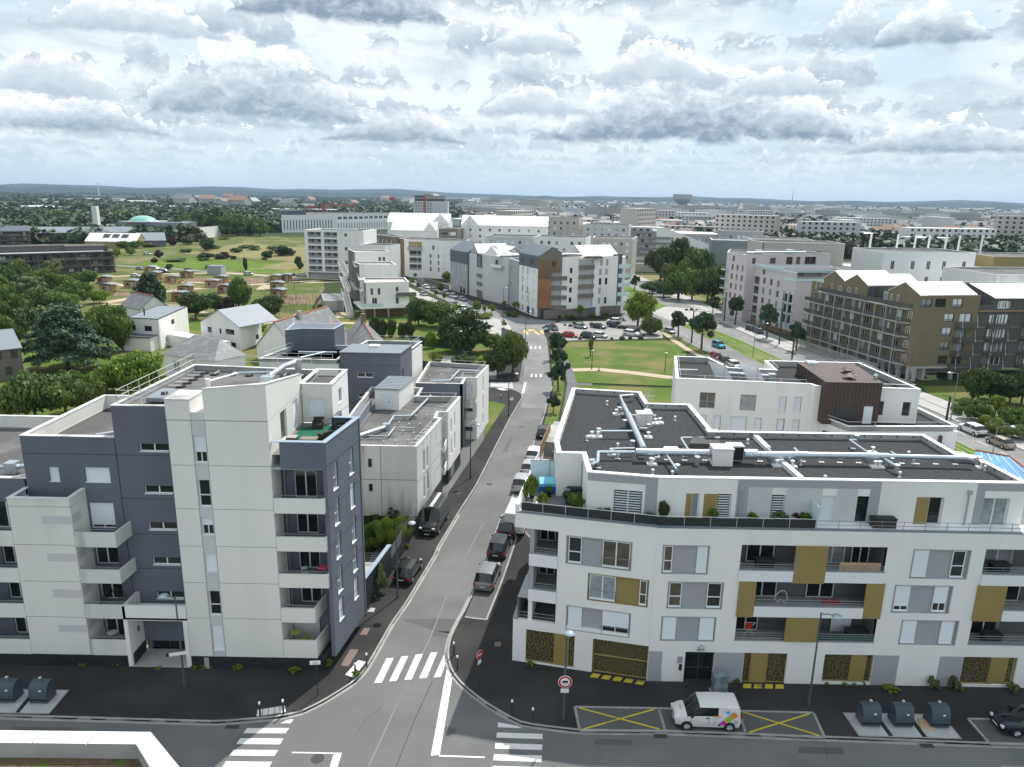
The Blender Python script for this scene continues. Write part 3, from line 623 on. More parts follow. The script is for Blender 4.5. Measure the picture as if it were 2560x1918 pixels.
LJ=[1.05,4.17,7.04,9.92,12.85,13.42]
for a,b in zip(LJ,LJ[1:]):panel(-35.13,-30.78,a,b)
for a,b in zip(LJ,LJ[1:]):panel(0,2.2,a,b,fr=Fr((-30.78,47),(0,1)))
for a,b in zip(LJ,LJ[1:]):panel(0,2.2,a,b,fr=Fr((-35.13,49.2),(0,-1)))
MB().box(-34.85,-31.05,47.3,49.2,12.3,12.4).ob('roof_deck','bitumen_dark',BL)
coping([(-35.13,49.2),(-35.13,47),(-30.78,47),(-30.78,49.2)],13.42,BL,'dirty_coping',closed=False,w=.3)
for z0,z1 in ((11.55,12.16),(8.67,9.28),(5.78,6.43),(2.95,3.55)):
 MB().box(-32.88,-30.72,46.985,47.2,z0,z1).box(-30.9,-30.765,47,48.1,z0,z1).ob('inset_panel','light_grey_render',BL)
blue_w=[(-33.25+44,13.93,-32.5+44,15.03),(-30.65+44,13.93,-28.85+44,15.06)]
wall(F49,X(-34.95),X(-28.2),2.0,17.35,blue_w+[(X(-30.66),10.3,X(-28.88),12.32),(X(-30.66),7.4,X(-29.0),9.5),(X(-30.66),4.5,X(-29.0),6.6),(X(-30.66),1.3,X(-29.0),3.7)],'blue_grey_render',BL)
for r in blue_w:win(F49,r,'S',BL,.12,sill='coping')
win(F49,(X(-30.66),10.3,X(-28.88),12.32),'T12',BL,.1)
for z in (7.4,4.5,1.3):win(F49,(X(-30.66),z,X(-29.0),z+2.1),'D2',BL,.12)
MB(F49).box(X(-30.75),X(-28.1),-.02,.06,9.9,10.0).ob('ledge','concrete',BL)
slots=[(X(-26.5),z,X(-24.42),z+.62) for z in (16.35,13.12,10.25,7.42,4.6)]
wall(F49,X(-28.2),X(-23.3),1.0,19.7,slots,'blue_grey_render',BL)
for r in slots:win(F49,r,'D2',BL,.14,fm='pvc',sill='coping')
MB().box(-28.215,-28.185,48.975,49.0,4.0,17.3).ob('rain_joint','black',BL)
m=MB(F49)
for z,a,b in ((16.05,-34.95,-23.4),(12.7,-28.2,-23.4),(9.9,-28.2,-23.4),(7.1,-28.2,-23.4),(4.3,-28,-23.4)):m.box(X(a),X(b),-.008,.0,z-.015,z+.015)
m.ob('render_joint','black',BL,kind='stuff')
m=MB();m.quad((-28.2,49,16.4),(-28.2,59.8,16.4),(-28.2,59.8,19.7),(-28.2,49,19.7));m.quad((-34.95,49,13.4),(-34.95,49,17.35),(-34.95,60,17.35),(-34.95,60,13.4))
m.ob('side_wall','blue_grey_render',BL)
parapet_roof([(-34.95,49),(-28.2,49),(-28.2,60),(-34.95,60)],16.15,17.35,BL,'cream_concrete','bitumen','dirty_coping')
MB().tube([(-31.2,51.8,16.5),(-29.6,53,16.5),(-28.6,54.5,16.55)],.16).lathe((-28.9,54.9,16.2),[(.3,0),(.3,.9),(.34,.92)]).ob('roof_duct','galva',BL)
rl=[(-28.2,49),(-16.5,49),(-16.5,61),(-27.8,62)]
parapet_roof([(-28.2,49),(-16.6,49.3),(-16.6,60.8),(-27.9,62)],19.25,19.7,BL,'concrete','bitumen','dirty_coping',w=.25)
TJ=[1.1,4.29,7.15,10.03,12.89,16.13,19.37]
for a,b in zip(TJ,TJ[1:]):
 panel(-23.38,-21.72,a,b);panel(-20.78,-16.5,a,b)
top=MB()
top.prism([(-23.38,47),(-21.72,47),(-21.72,49.4),(-23.38,49.4)],19.4,20.8);top.ob('panel','cream_concrete',BL)
t2=MB();t2.quad((-20.78,47,19.4),(-16.5,47,19.4),(-16.5,47,22.0),(-20.78,47,21.6));t2.quad((-20.78,47.25,19.4),(-20.78,47.25,21.6),(-16.8,47.25,22.0),(-16.8,47.25,19.4))
t2.quad((-16.5,47,19.4),(-16.5,55.2,19.4),(-16.5,55.2,20.72),(-16.5,47,22.0));t2.quad((-16.8,47.25,19.2),(-16.8,47.25,21.97),(-16.8,55.2,20.72),(-16.8,55.2,19.2));t2.quad((-20.78,47,19.4),(-20.78,47,21.6),(-20.78,48.6,21.3),(-20.78,48.6,19.4));t2.quad((-20.5,47.2,19.4),(-20.5,48.6,19.4),(-20.5,48.6,21.3),(-20.5,47.2,21.6));t2.ob('panel','cream_concrete',BL)
m=MB();m.quad((-20.84,46.96,21.62),(-16.46,46.96,22.03),(-16.8,47.3,22.03),(-20.5,47.3,21.64));m.quad((-16.46,46.96,22.03),(-16.46,55.2,20.75),(-16.84,55.2,20.75),(-16.84,47.25,22.01));m.quad((-20.82,46.96,21.62),(-20.48,47.2,21.62),(-20.48,48.6,21.32),(-20.82,48.6,21.32))
m.box(-23.42,-21.68,46.96,49.4,20.8,20.86);m.ob('coping','dirty_coping',BL)
MB().box(-21.7,-20.8,47.05,49.4,19.4,19.95).ob('roof_gutter','stained_concrete',BL)
strips=[(16.33,18.28,'T38'),(13.07,15.06,'D1T'),(10.91,12.2,'T55'),(8.02,9.45,'S'),(4.53,6.5,'D1T'),(1.62,3.75,'S')]
FT=Fr((-23,47),(1,0))
for (z0,z1,k),(a,b) in zip(strips[::-1],zip(TJ,TJ[1:])):
 wall(Fr((0,47.02),(1,0)),-21.7,-20.8,a,b,[(-21.66,z0,-20.84,z1)],'light_grey_render',BL,.2,'window_strip')
 win(Fr((0,47.02),(1,0)),(-21.66,z0,-20.84,z1),k,BL,.13,sill='pvc')
for a,b in zip(TJ[:-1],TJ[1:]):
 d1=2.0 if b<17 else 8.2
 panel(0,d1,a,b,fr=Fr((-16.5,47),(0,1)),holes=[(2.6,17.0,4.0,19.2),(5.6,17,6.8,19.2)] if b>17 else ())
for (y0,z0,y1,z1) in ((49.6,17.0,51.0,19.2),(52.6,17.0,53.8,19.2)):
 win(Fr((-16.5,y0),(0,1)),(0,z0,y1-y0,z1),'S' if y0>52 else 'M1',BL,.1)
pb=wall(Fr((-16.4,54.8),(1,0)),0,2.35,16.9,20.0,[(.45,17.0,1.75,18.9)],'cream_concrete',BL);win(Fr((-16.4,54.8),(1,0)),(.45,17.0,1.75,18.9),'S',BL,.1)
wall(Fr((-14.05,54.8),(.02,1)),0,5,12,20.0,[(1.9,17.9,2.9,19.1)],'white_render',BL);win(Fr((-14.05,54.8),(.02,1)),(1.9,17.9,2.9,19.1),'D2',BL,.1,sill='coping')
MB().box(-16.4,-14.1,55.1,59.8,19.4,19.5).ob('roof_deck','bitumen',BL);coping([(-16.6,54.8),(-14.03,54.8),(-13.95,59.9),(-16.6,59.9)],20.0,BL,'dirty_coping',w=.3)
P0,P1=(-12.7,47.2),(-11.62,53.3)
BF=Fr((-15.95,49.1),(1,0));SF=fr2(P0,P1)
wall(Fr((-15.9,47.2),(1,0)),0,3.2,15.9,17.85,[],'blue_grey_render',BL,.25,'terrace_wall')
MB().box(-16.5,-12.75,47.25,49.1,15.85,15.95).ob('soffit','light_grey_render',BL)
sideholes=[((0.94,16.09),(1.69,13.94))]
def SH(a,b):return (min(a[0],b[0]),min(a[1],b[1]),max(a[0],b[0]),max(a[1],b[1]))
SW=[(0.99,13.93,1.69,15.94),(3.95,13.96,4.65,15.94),(0.97,11.18,1.68,13.28),(3.89,11.22,4.64,13.34),(0.97,8.52,1.77,10.59),(3.88,8.38,4.71,10.66),(0.9,5.76,1.77,7.89),(3.9,5.88,4.79,7.94),(0.9,3.46,1.82,5.27),(3.83,3.52,4.67,5.3)]
fixed=[]
for i,r in enumerate(SW):
 s0=(.95 if i% 2==0 else 3.85);fixed.append((s0,r[1],s0+.85,r[1]+2.05 if i<8 else r[1]+1.75))
wall(SF,0,6.2,1.15,17.85,fixed,'blue_grey_render',BL,.3,'side_wall')
for i,r in enumerate(fixed):win(SF,r,'S' if i in (3,8,9) else 'C1T',BL,.12,sill='pvc')
m=MB(SF)
for z in TJ[1:]:m.box(0,6.2,-.008,0,z-.015,z+.015)
m.ob('render_joint','black',BL,kind='stuff')
wall(Fr(P1,(-1,.02)),0,2.1,1.15,17.85,[],'blue_grey_render',BL,.3,'side_wall');MB().box(-13.7,-13.4,53.3,55,12,17.85).ob('side_wall','blue_grey_render',BL)
coping([(-16.45,47.2),P0,P1,(-13.6,53.4)],17.85,BL,'blue_coping',w=.36,closed=False)
MB().poly([(-16.5,47.45,16.85),(-12.95,47.45,16.85),(-11.95,53.1,16.85),(-14,54.8,16.85),(-16.5,54.8,16.85)]).ob('terrace_floor','terrace_tile',BL)
bh=[(.35,12.95,1.95,15.05)]+[(.35,z,1.9,z+2.1) for z in (10.15,7.3,4.45)]
wall(BF,-.55,3.6,1.1,15.9,bh,'blue_grey_render',BL,.25,'recess_wall')
for r in bh:win(BF,r,'D2',BL,.1)
MB().box(-16.45,-14.3,49.0,49.09,1.1,4.0).ob('recess_wall','light_grey_render',BL)
MB().cyl((-16.25,48.9,1.1),(-16.25,48.9,16.2),.05).ob('downpipe','grey_frame',BL)
MB().box(-13.05,-12.78,48.6,49.3,1.1,15.9).ob('recess_wall','blue_grey_render',BL)
def balcony(x0,x1,y0,y1,z0,z1,slant=0.,mt='cream_concrete',rail=True,left=False):
 b=MB();b.quad((x0,y0,z0),(x1,y0,z0),(x1,y0,z1),(x0,y0,z1));b.quad((x1,y0,z0),(x1+slant,y1,z0),(x1+slant,y1,z1+.0),(x1,y0,z1))
 b.quad((x0,y0+.14,z0+.2),(x0,y0+.14,z1),(x1-.14,y0+.14,z1),(x1-.14,y0+.14,z0+.2));b.quad((x1-.14,y0+.14,z0+.2),(x1-.14,y0+.14,z1),(x1-.14+slant,y1,z1),(x1-.14+slant,y1,z0+.2))
 b.quad((x0,y0,z1),(x1,y0,z1),(x1-.14,y0+.14,z1),(x0,y0+.14,z1));b.quad((x1,y0,z1),(x1+slant,y1,z1),(x1+slant-.14,y1,z1),(x1-.14,y0+.14,z1))
 b.quad((x0,y0,z0),(x0,y1,z0),(x1+slant,y1,z0),(x1,y0,z0))
 if left:b.quad((x0,y0,z0),(x0,y0,z1),(x0,y1,z1),(x0,y1,z0))
 o=b.ob('balcony',mt,BL);MB().quad((x0,y0+.14,z0+.2),(x1-.14,y0+.14,z0+.2),(x1+slant-.14,y1,z0+.2),(x0,y1,z0+.2)).ob('floor','concrete',o)
 if rail:
  r=MB();r.cyl((x0,y0+.2,z1+.16),(x1-.15,y0+.2,z1+.16),.02,n=5).cyl((x1-.15,y0+.2,z1+.16),(x1-.15+slant,y1,z1+.16),.02,n=5)
  for k in range(4):x=x0+(x1-.2-x0)*k/3;r.cyl((x,y0+.2,z1-.1),(x,y0+.2,z1+.16),.015,n=4)
  r.ob('railing','rail_grey',o)
 return o
for z0,z1 in ((12.66,13.78),(9.75,10.85),(6.88,7.95)):balcony(-16.48,-12.93,47,49.1,z0,z1,.28)
for z0,z1 in ((4.05,5.2),(1.12,2.55)):balcony(-16.48,-14.0,47,49.1,z0,z1,.35,rail=z0>3)
for z0,z1 in ((9.8,10.92),(6.95,8.0),(4.1,5.2),(1.05,2.3)):balcony(-30.76,-27.85,47,49,z0,z1,.1,'stained_concrete')
for z0,z1 in ((9.75,10.9),(6.9,8.0),(4.05,5.15),(1.0,2.2)):balcony(-44,-35.15,47,49,z0,z1,0,'cream_concrete')
cn=MB().box(-28.05,-23.42,47.0,47.22,4.05,5.15).box(-28.05,-27.82,47.22,49,4.05,5.15).box(-28.05,-23.42,47.0,49,4.0,4.2).box(-23.72,-23.38,46.98,47.3,0.1,4.05).box(-28.05,-27.75,46.98,47.25,.1,4.05);cn.ob('entrance_canopy','white_render',BL)
MB().box(-27.8,-27.74,47.25,49,1.1,4.0).box(-23.8,-23.4,47.3,52,.1,4).ob('entrance_side_wall','white_render',BL);MB().box(-27.83,-27.72,47.2,49,.1,1.1).ob('entrance_plinth','slate_tile',BL)
MB().box(-28,-23.4,46.98,52,.1,.16).ob('entrance_floor','pale_slab',BL)
EF=Fr((-27.7,49.2),(1,0));wall(EF,0,4.2,.16,4.0,[(.35,.16,4.1,3.55)],'blue_grey_render',BL)
ed=win(EF,(.35,.16,4.1,3.55),'D3T',BL,.2,fm='dark_frame',name='entrance_door')
MB().box(-27.74,-27.70,48.1,48.35,2.3,2.75).ob('house_number_plate','blue_grey_render',BL)
MB().box(-22.39,-22.06,46.9,47.05,.12,1.0).ob('meter_box','pale_slab',BL)
for s in (2.6,4.9):MB(LSF).box(s,s+1.6,-.03,-.01,.35,.8).ob('vent_grille','grey_frame',pl)
lw=[(X(-41.5),z,X(-39.0),z+2.1) for z in (10.2,7.3,4.4,1.4)]+[(X(-37.6),z,X(-36.0),z+2.1) for z in (10.2,7.3,4.4,1.4)]
wall(F49,0,X(-35.13),1,14.1,lw,'blue_grey_render',BL)
for r in lw:win(F49,r,'D2',BL,.12)
parapet_roof([(-52,49),(-34.97,49),(-34.97,64),(-52,64)],12.9,14.1,BL,'cream_concrete','bitumen','dirty_coping')
MB().tube([(-42,52.5,13.5),(-38.3,52.8,13.5),(-36.6,53.6,13.5)],.17).box(-39,-38.2,52.4,53.2,13,13.9).tube([(-40,50,13.2),(-36.2,52.4,13.2)],.09).ob('roof_duct','galva',BL)
rail3([(-27.9,49.4,19.75),(-27.7,61.6,19.75),(-17.2,60.7,19.75)],1.0,BL)
rail3([(-27.9,49.4,19.75),(-24.4,49.3,19.75)],1.0,BL)
m=MB()
m.tube([(-23.7,54.8,19.6),(-23.7,54.8,20.3)],.2).tube([(-23.6,54.9,20.1),(-22.3,57.4,20.15)],.09).ob('vent_pipe','white_metal',BL)
MB().tube([(-22.3,57.4,20.15),(-20.3,57.8,20.15),(-19.3,57.9,20.15)],.11).ob('roof_duct','galva',BL)
MB().tube([(-18.9,58.7,20.5),(-18.3,60.2,20.55)],.24,n=12).lathe((-18.2,60.2,19.4),[(.3,0),(.3,1.2),(.36,1.25),(.36,1.35)],12).cyl((-19.4,56.4,20.2),(-18.9,58.7,20.5),.2).box(-19.9,-18.9,55.6,56.4,19.4,20.3).ob('roof_duct','galva',BL)
MB().box(-26.8,-24.6,51.2,53.6,19.4,19.75).ob('roof_hatch','zinc',BL)
MB().box(-26.0,-25.6,51.9,52.2,19.75,19.95).ob('roof_light','dark_frame',BL)
foot=MB().lathe((0,0,0),[(.36,0),(.36,.07),(.3,.09)],12).mesh('ballast_block','rubber')
arm=MB().box(-.05,.05,0,1.0,.04,.12).mesh('rail_brace','rail')
def ballast(pts,parent,z,dirv):
 base=Vector(root_loc(parent))
 for p in pts:
  link('ballast_block',foot,parent,loc=Vector((p[0],p[1],z))-base);b=link('rail_brace',arm,parent,loc=Vector((p[0],p[1],z))-base,rz=dirv)
ballast([(-26.4,52.6+i*1.15) for i in range(8)],BL,19.28,math.pi/2);ballast([(-25.4+i*1.5,60.2-.06*i) for i in range(6)],BL,19.28,0)
def wicker_chair(loc,rz,lab):
 t=thing('garden_armchair',lab,'armchair',loc,rz,group='wicker armchairs on the roof terrace')
 MB().box(-.36,.36,-.36,.36,.05,.38).ob('seat','wicker',t,loc=None) if 0 else link('seat',MB().box(-.36,.36,-.36,.36,.05,.36).mesh('seat','wicker'),t)
 link('backrest',MB().box(-.4,.4,.28,.40,.05,.78).mesh('backrest','wicker'),t)
 for s in (-1,1):link('armrest',MB().box(s*.36-.05,s*.36+.05,-.38,.28,.05,.60).mesh('armrest','wicker'),t)
wicker_chair((-14.9,53.6,16.86),.1,'dark wicker armchair standing alone in front of the shutter on the roof terrace')
wicker_chair((-12.9,52.8,16.86),-1.2,'dark wicker armchair against the blue parapet on the roof terrace')
wicker_chair((-13.6,50.6,16.86),-2.3,'dark wicker armchair behind the table on the roof terrace')
t=thing('garden_table','low dark wicker table with pale top on the roof terrace','table',(-14.6,49.9,16.86));link('tabletop',MB().box(-.6,.6,-.35,.35,.36,.42).mesh('tabletop','wood_taupe'),t);link('base',MB().box(-.5,.5,-.28,.28,0,.36).mesh('base','wicker'),t)
t=thing('storage_stool','small dark wicker stool with pale lid beside the tower wall','stool',(-15.9,50.1,16.86));link('body',MB().box(-.35,.35,-.3,.3,0,.4).mesh('body','wicker'),t);link('lid',MB().box(-.37,.37,-.32,.32,.4,.46).mesh('lid','concrete'),t)
MB().poly([(-16.2,50.6,16.87),(-14.2,48.9,16.87),(-12.6,49.6,16.87),(-12.1,52.9,16.87),(-14.4,54.3,16.87),(-16.2,53.6,16.87)]).ob('artificial_grass_mat','green_carpet',label='green artificial grass mat on the roof terrace',cat='mat')
def folding_chair(loc,rz,mt,lab):
 t=thing('folding_chair',lab,'chair',loc,rz)
 link('seat',MB().box(-.2,.2,-.2,.2,.42,.45).mesh('seat',mt),t);link('backrest',MB().box(-.2,.2,.19,.22,.6,.85).mesh('backrest',mt),t)
 for a in (-1,1):
  link('leg',MB().cyl((a*.19,-.22,0),(a*.19,.2,.85),.014,n=5).cyl((a*.19,.22,0),(a*.19,-.18,.43),.014,n=5).mesh('leg',mt),t)
def bistro(loc,mt,lab,r=.3,h=.7):
 t=thing('bistro_table',lab,'table',loc);link('tabletop',MB().lathe((0,0,h),[(r,0),(r,.025)],18).mesh('tabletop',mt),t)
 for k in range(3):a=k*2.09;link('leg',MB().cyl((math.cos(a)*r*.8,math.sin(a)*r*.8,0),(-math.cos(a)*r*.4,-math.sin(a)*r*.4,h),.014,n=5).mesh('leg',mt),t)
bistro((-15.9,48.2,1.34),'lime','round lime green bistro table on the lowest right balcony',.36,1.15);folding_chair((-15.35,48.4,1.34),-.9,'lime','lime green folding chair beside the round table on the lowest right balcony');folding_chair((-14.5,48.0,1.34),2.2,'lime','second lime green folding chair by the outer corner of the lowest right balcony')
folding_chair((-14.9,48.0,7.1),.6,'mint_band','pale green deck chair on the balcony with the pink cloth')
tag=MB().prism([(-13.9,47.9),(-13.3,47.8),(-13.1,48.4),(-13.7,48.5)],7.9,8.0).ob('towel','pink',label='pink cloth lying on the rail side of a right balcony',cat='towel')
bistro((-29.6,48,1.26),'mint_band','pale green round table on the lowest left balcony',.36,1.05)
t=thing('bicycle','upended dark bicycle stored on the second lowest left balcony','bicycle',(-29.2,48.1,5.35));link('frame',MB().tube([(-.5,0,.1),(-.1,0,.6),(.4,0,.5),(.1,0,.05),(-.1,0,.6)],.03,n=5).mesh('frame','black'),t)
for s in (-.6,.55):link('wheel',MB().tube([(s+.33*math.cos(a/8*math.pi),0,.1+.33*math.sin(a/8*math.pi)) for a in range(17)],.025,n=5).mesh('wheel','rubber'),t)
GW=thing('garden_wall','dark tiled garden wall with pale blue capping beside the left pavement','wall',(-12.1,55.4,0))
MB().prism([(-12.3,55.4),(-12.05,55.4),(-10.95,61.5),(-11.2,61.5)],0,2.95).ob('wall','slate_tile',GW);MB().prism([(-12.4,55.3),(-12.0,55.3),(-10.9,61.55),(-11.3,61.55)],2.95,3.02).ob('coping','blue_coping',GW)
m=MB(Fr((-12.05,55.4),(1.1,6.1)))
for r in range(11):
 s=-(r% 2)*.3
 while s<6.2:m.box(max(s,0)+.008,min(s+.6,6.18),-.02,0,r*.262+.02,r*.262+.265);s+=.62
m.ob('side_tile','slate_tile',GW,kind='stuff')
MB().prism([(-11.2,61.5),(-10.95,61.5),(-9.75,71),(-10.0,71)],0,1.6).ob('low_wall','slate_tile',GW);rail3([(-11.0,61.6,1.6),(-9.9,70.8,1.6)],1.0,GW,'rail_grey',1.2,4)
MB().prism([(-14.2,55.5),(-12.3,55.5),(-11.2,61.5),(-13.6,61.5)],.1,1.2).ob('terrace_floor','concrete',GW);rail3([(-14.2,61.4,1.2),(-11.3,61.4,1.2)],1.0,GW,'rail_grey',1.2,4)
# low white block behind it, along the side street
BB=thing('apartment_building','low grimy white block with grey gravelled flat roof and roof pipes along the side street','building',(-10,71,0))
A0,A1,A2,A3,A4,A5=(-9.7,71),(-8.1,81.2),(-8.8,81.2),(-8.75,83.6),(-7.6,83.8),(-6.6,90.6)
f0=Fr((-19,71),(1,0));h0=[(4.18,6.9,4.62,7.9),(4.18,4.2,4.62,5.1)]
wall(f0,0,9.3,1.5,9.28,h0,'stained_concrete',BB);[win(f0,r,'D1',BB,.12,fm='grey_frame') for r in h0]
m=MB(f0);m.box(0,9.3,-.01,0,5.58,5.62).box(5.5,5.54,-.01,0,1.5,9.28);m.ob('panel_joint','black',BB)
f1=fr2(A0,A1);h1=[(2.25,5.65,2.95,8.0),(3.65,5.65,4.35,8.0),(2.25,2.6,2.95,5.0),(3.65,2.95,4.35,5.2)]
wall(f1,0,10.3,1.8,9.28,h1,'stained_concrete',BB);[win(f1,r,'C1',BB,.12) for r in h1]
MB(f1).box(0,10.3,.02,.3,0,1.8).ob('plinth','slate_tile',BB);MB(f1).box(6.2,10.3,-.02,.0,.15,1.75).ob('garage_door','dark_frame',BB)
m=MB(f1);m.box(0,10.3,-.01,0,5.3,5.33).box(5.2,5.23,-.01,0,1.8,9.28);m.ob('panel_joint','black',BB)
for z in (6.5,3.8):MB(f1).box(7.9,10.2,-.015,.1,z,z+.5).ob('inset_panel','light_grey_render',BB)
f2=fr2(A2,A3);wall(Fr(A1,(-1,0)),0,.7,1.8,9.28,[],'stained_concrete',BB);f2h=[(.2,6.0,2.1,8.4),(.2,3.2,2.1,5.5)];wall(f2,0,2.4,1.8,9.0,f2h,'stained_concrete',BB);[win(f2,r,'D2',BB,.1) for r in f2h]
for z in (5.0,2.2):MB(f2).box(0,2.4,-1.0,-.9,z,z+1.0).box(0,2.4,-.9,0,z,z+.12).ob('balcony','cream_concrete',BB)
f3=fr2(A4,A5);h3=[(1.2,6.2,1.9,8.0),(3.1,6.4,3.8,8.3),(1.2,3.4,1.9,5.4),(3.1,3.4,3.8,5.6)]
wall(f3,0,6.9,1.8,9.28,h3,'white_render',BB);[win(f3,r,'C1',BB,.12) for r in h3]
wall(Fr(A3,(1,.02)),0,1.15,1.8,9.28,[],'stained_concrete',BB);MB(f3).box(0,6.9,.02,.3,0,1.8).ob('plinth','slate_tile',BB);MB(f3).box(1.0,3.0,-.03,.0,.3,1.7).ob('garage_door','zinc',BB)
f4=Fr((-6.6,90.6),(-1,0));wall(f4,0,6,1,9.28,[],'white_render',BB)
RP=[(-19,71),A0,A1,A2,A3,A4,A5,(-12.1,90.6),(-12.0,94.8),(-19,94.8)]
parapet_roof(RP,8.6,9.28,BB,'concrete','bitumen','dirty_coping',w=.28)
rail3([(-18.6,71.5,9.0),(-10.0,71.5,9.0),(-8.6,80.6,9.0),(-9.3,80.9,9.0)],.9,BB);rail3([(-9.2,84.1,9.0),(-7.9,84.1,9.0),(-7.1,90.1,9.0),(-12.2,90.1,9.0)],.9,BB)
rail3([(-12.6,83.5,9.0),(-9.3,83.3,9.0)],.9,BB)
hut=MB();hut.prism([(-16.9,86.5),(-13.9,86.3),(-12.9,92.6),(-16.2,92.8)],8.6,11.2);hut.ob('roof_hut','white_render',BB)
MB().prism([(-17.0,86.35),(-13.8,86.15),(-12.75,92.8),(-16.25,93.0)],11.2,11.32).ob('hut_roof','zinc',BB)
for k in range(9):MB().prism([(-16.95+.12*k*.95,86.5+k*.74),(-13.85+.12*k*.95,86.3+k*.74),(-13.85+.12*k*.95,86.36+k*.74),(-16.95+.12*k*.95,86.56+k*.74)],11.32,11.37).ob('roof_seam','zinc',BB)
MB().box(-16.0,-14.6,86.33,86.4,8.7,10.75).ob('hut_door','shutter_white',BB);MB().box(-15.2,-15.1,86.28,86.33,9.6,9.75).ob('handle','black',BB)
MB().quad((-18.8,76,9.0),(-17.2,76,8.7),(-16.9,86.4,8.7),(-18.6,86.4,9.7)).ob('zinc_slope','zinc_dark',BB);MB().box(-17.5,-17.3,77,86.4,8.7,9.9).ob('zinc_upstand','zinc',BB)
vent=MB().cyl((0,0,0),(0,0,.35),.05).lathe((0,0,.33),[(.13,0),(.15,.03),(.04,.12)],8).mesh('roof_vent','steel')
def vents(pts,z,parent):
 b=Vector(root_loc(parent))
 for p in pts:link('roof_vent',vent,parent,loc=Vector((p[0],p[1],z))-b)
vents([(-13.6+1.25*(i% 4)+.3*(i//4),73.5+3.1*(i//4)+.3*(i% 3)) for i in range(16)],8.62,BB)
ballast([(-9.9+.17*i,72.8+i*1.15) for i in range(7)],BB,8.6,math.pi/2);ballast([(-8.3+.16*i,85.4+i*1.2) for i in range(4)],BB,8.6,math.pi/2)
MB().tube([(-18,73,9.0),(-14.2,78.2,9.05)],.22,n=10).lathe((-14.1,78.5,8.6),[(.42,0),(.42,.7),(.46,.75)],12).tube([(-14,78.8,9.1),(-13.9,82.2,9.1),(-11.9,82.4,9.1),(-10.6,91.5,9.1)],.14).tube([(-15.5,75.3,8.95),(-13.4,75.2,8.95),(-13.2,78.4,8.95),(-10.9,78.2,8.95)],.09).ob('roof_duct','galva',BB)
SB=thing('apartment_building','dark blue-grey stair block with pale zinc roof behind the low white block','building',(-19,95,0))
f5=Fr((-23.1,95),(1,0));h5=[(2.25,10.55,4.4,11.2),(2.3,7.75,4.4,8.4)]
wall(f5,0,8.1,0,13.9,h5,'blue_grey_render',SB);[win(f5,r,'D2',SB,.1,sill='coping') for r in h5]
f6=Fr((-15,95),(.12,1));wall(f6,0,6,0,13.9,[(.9,9.4,1.5,11.6)],'blue_grey_render',SB);win(f6,(.9,9.4,1.5,11.6),'D1',SB,.1,fm='dark_frame')
m=MB(f5)
for z in (12.2,9.6,6.9):m.box(0,8.1,-.01,0,z,z+.03)
m.ob('render_joint','black',SB)
MB().prism([(-23.2,94.85),(-14.9,94.85),(-14.2,100.6),(-22.6,100.6)],13.9,14.0).ob('zinc_roof','zinc',SB)
for k in range(14):a=-23.1+k*.62;MB().prism([(a,94.9),(a+.05,94.9),(a+.75,100.5),(a+.70,100.5)],14.0,14.05).ob('roof_seam','zinc',SB)
MB().box(-19.8,-18.4,98,99.2,14,14.3).ob('roof_light','white_metal',SB)
RB=thing('apartment_building','rear wing with white railed flat roofs and a dark blue screen wall','building',(-28,98,0))
MB().prism([(-33.8,94.5),(-23.2,94.3),(-23,104),(-31.6,104.3)],0,12.4).ob('wall','cream_concrete',RB);parapet_roof([(-33.8,94.5),(-23.2,94.3),(-23.2,104),(-31.6,104.3)],12.4,13.0,RB,'concrete','bitumen_dark','dirty_coping')
MB().prism([(-30.4,103.4),(-25.8,103.4),(-25.4,108),(-33,108),(-32.4,101.8)],11,15.5).ob('screen_wall','blue_grey_render',RB);coping([(-30.4,103.4),(-25.8,103.4),(-25.4,108),(-33,108),(-32.4,101.8)],15.5,RB,'blue_coping')
MB().prism([(-23,101.2),(-14.6,101.2),(-13.7,108),(-22,108)],0,12.6).ob('wall','white_render',RB);parapet_roof([(-23,101.2),(-14.6,101.2),(-13.7,108),(-22,108)],12.6,13.05,RB,'concrete','bitumen','dirty_coping')
rail3([(-22.2,107.6,13),(-14,107.6,13),(-14.8,101.8,13)],.9,RB);rail3([(-33.2,95,12.7),(-24,94.8,12.7)],1.,RB);rail3([(-33.4,95.2,12.7),(-31.2,103.8,12.7)],1.,RB)
MB().tube([(-29.8,99,13),(-24.5,99.2,13)],.16).tube([(-26,98.8,13.1),(-28.4,94.9,13.1)],.13).ob('roof_duct','galva',RB);ballast([(-32.2+.1*i,96+i*1.3) for i in range(5)],RB,12.42,math.pi/2)
LK=thing('apartment_building','railed dark flat roof linking the white tower to the rear wing','building',(-20,70,0))
MB().prism([(-24,62.1),(-17,61.2),(-17.5,66),(-24,80),(-30,80)],0,12).ob('wall','cream_concrete',LK)
CB=thing('apartment_building','white block with railed roof and small loggias at the far end of the pavement','building',(-6,99,0))
f7=Fr((-13.3,97.3),(1,0));wall(f7,0,6.5,0,9.28,[],'blue_grey_render',CB);MB().prism([(-6.8,97.3),(-6.6,100.7),(-7.2,100.7),(-7.2,97.3)],0,9.28).ob('wall','blue_grey_render',CB)
f8=Fr((-8.2,100.9),(1,0));h8=[(1.4,6.9,2.5,8.3),(1.4,4.2,2.6,5.8),(1.4,1.2,2.6,3.0)];wall(f8,0,3.2,0,9.28,h8,'cream_concrete',CB);win(f8,h8[0],'S',CB);[win(f8,r,'D1',CB) for r in h8[1:]]
for z in (5.2,2.4):MB(f8).box(.6,3.15,-1.5,-1.4,z,z+1).box(3.05,3.15,-1.4,0,z,z+1).box(.6,3.15,-1.4,0,z,z+.15).ob('balcony','stained_concrete',CB)
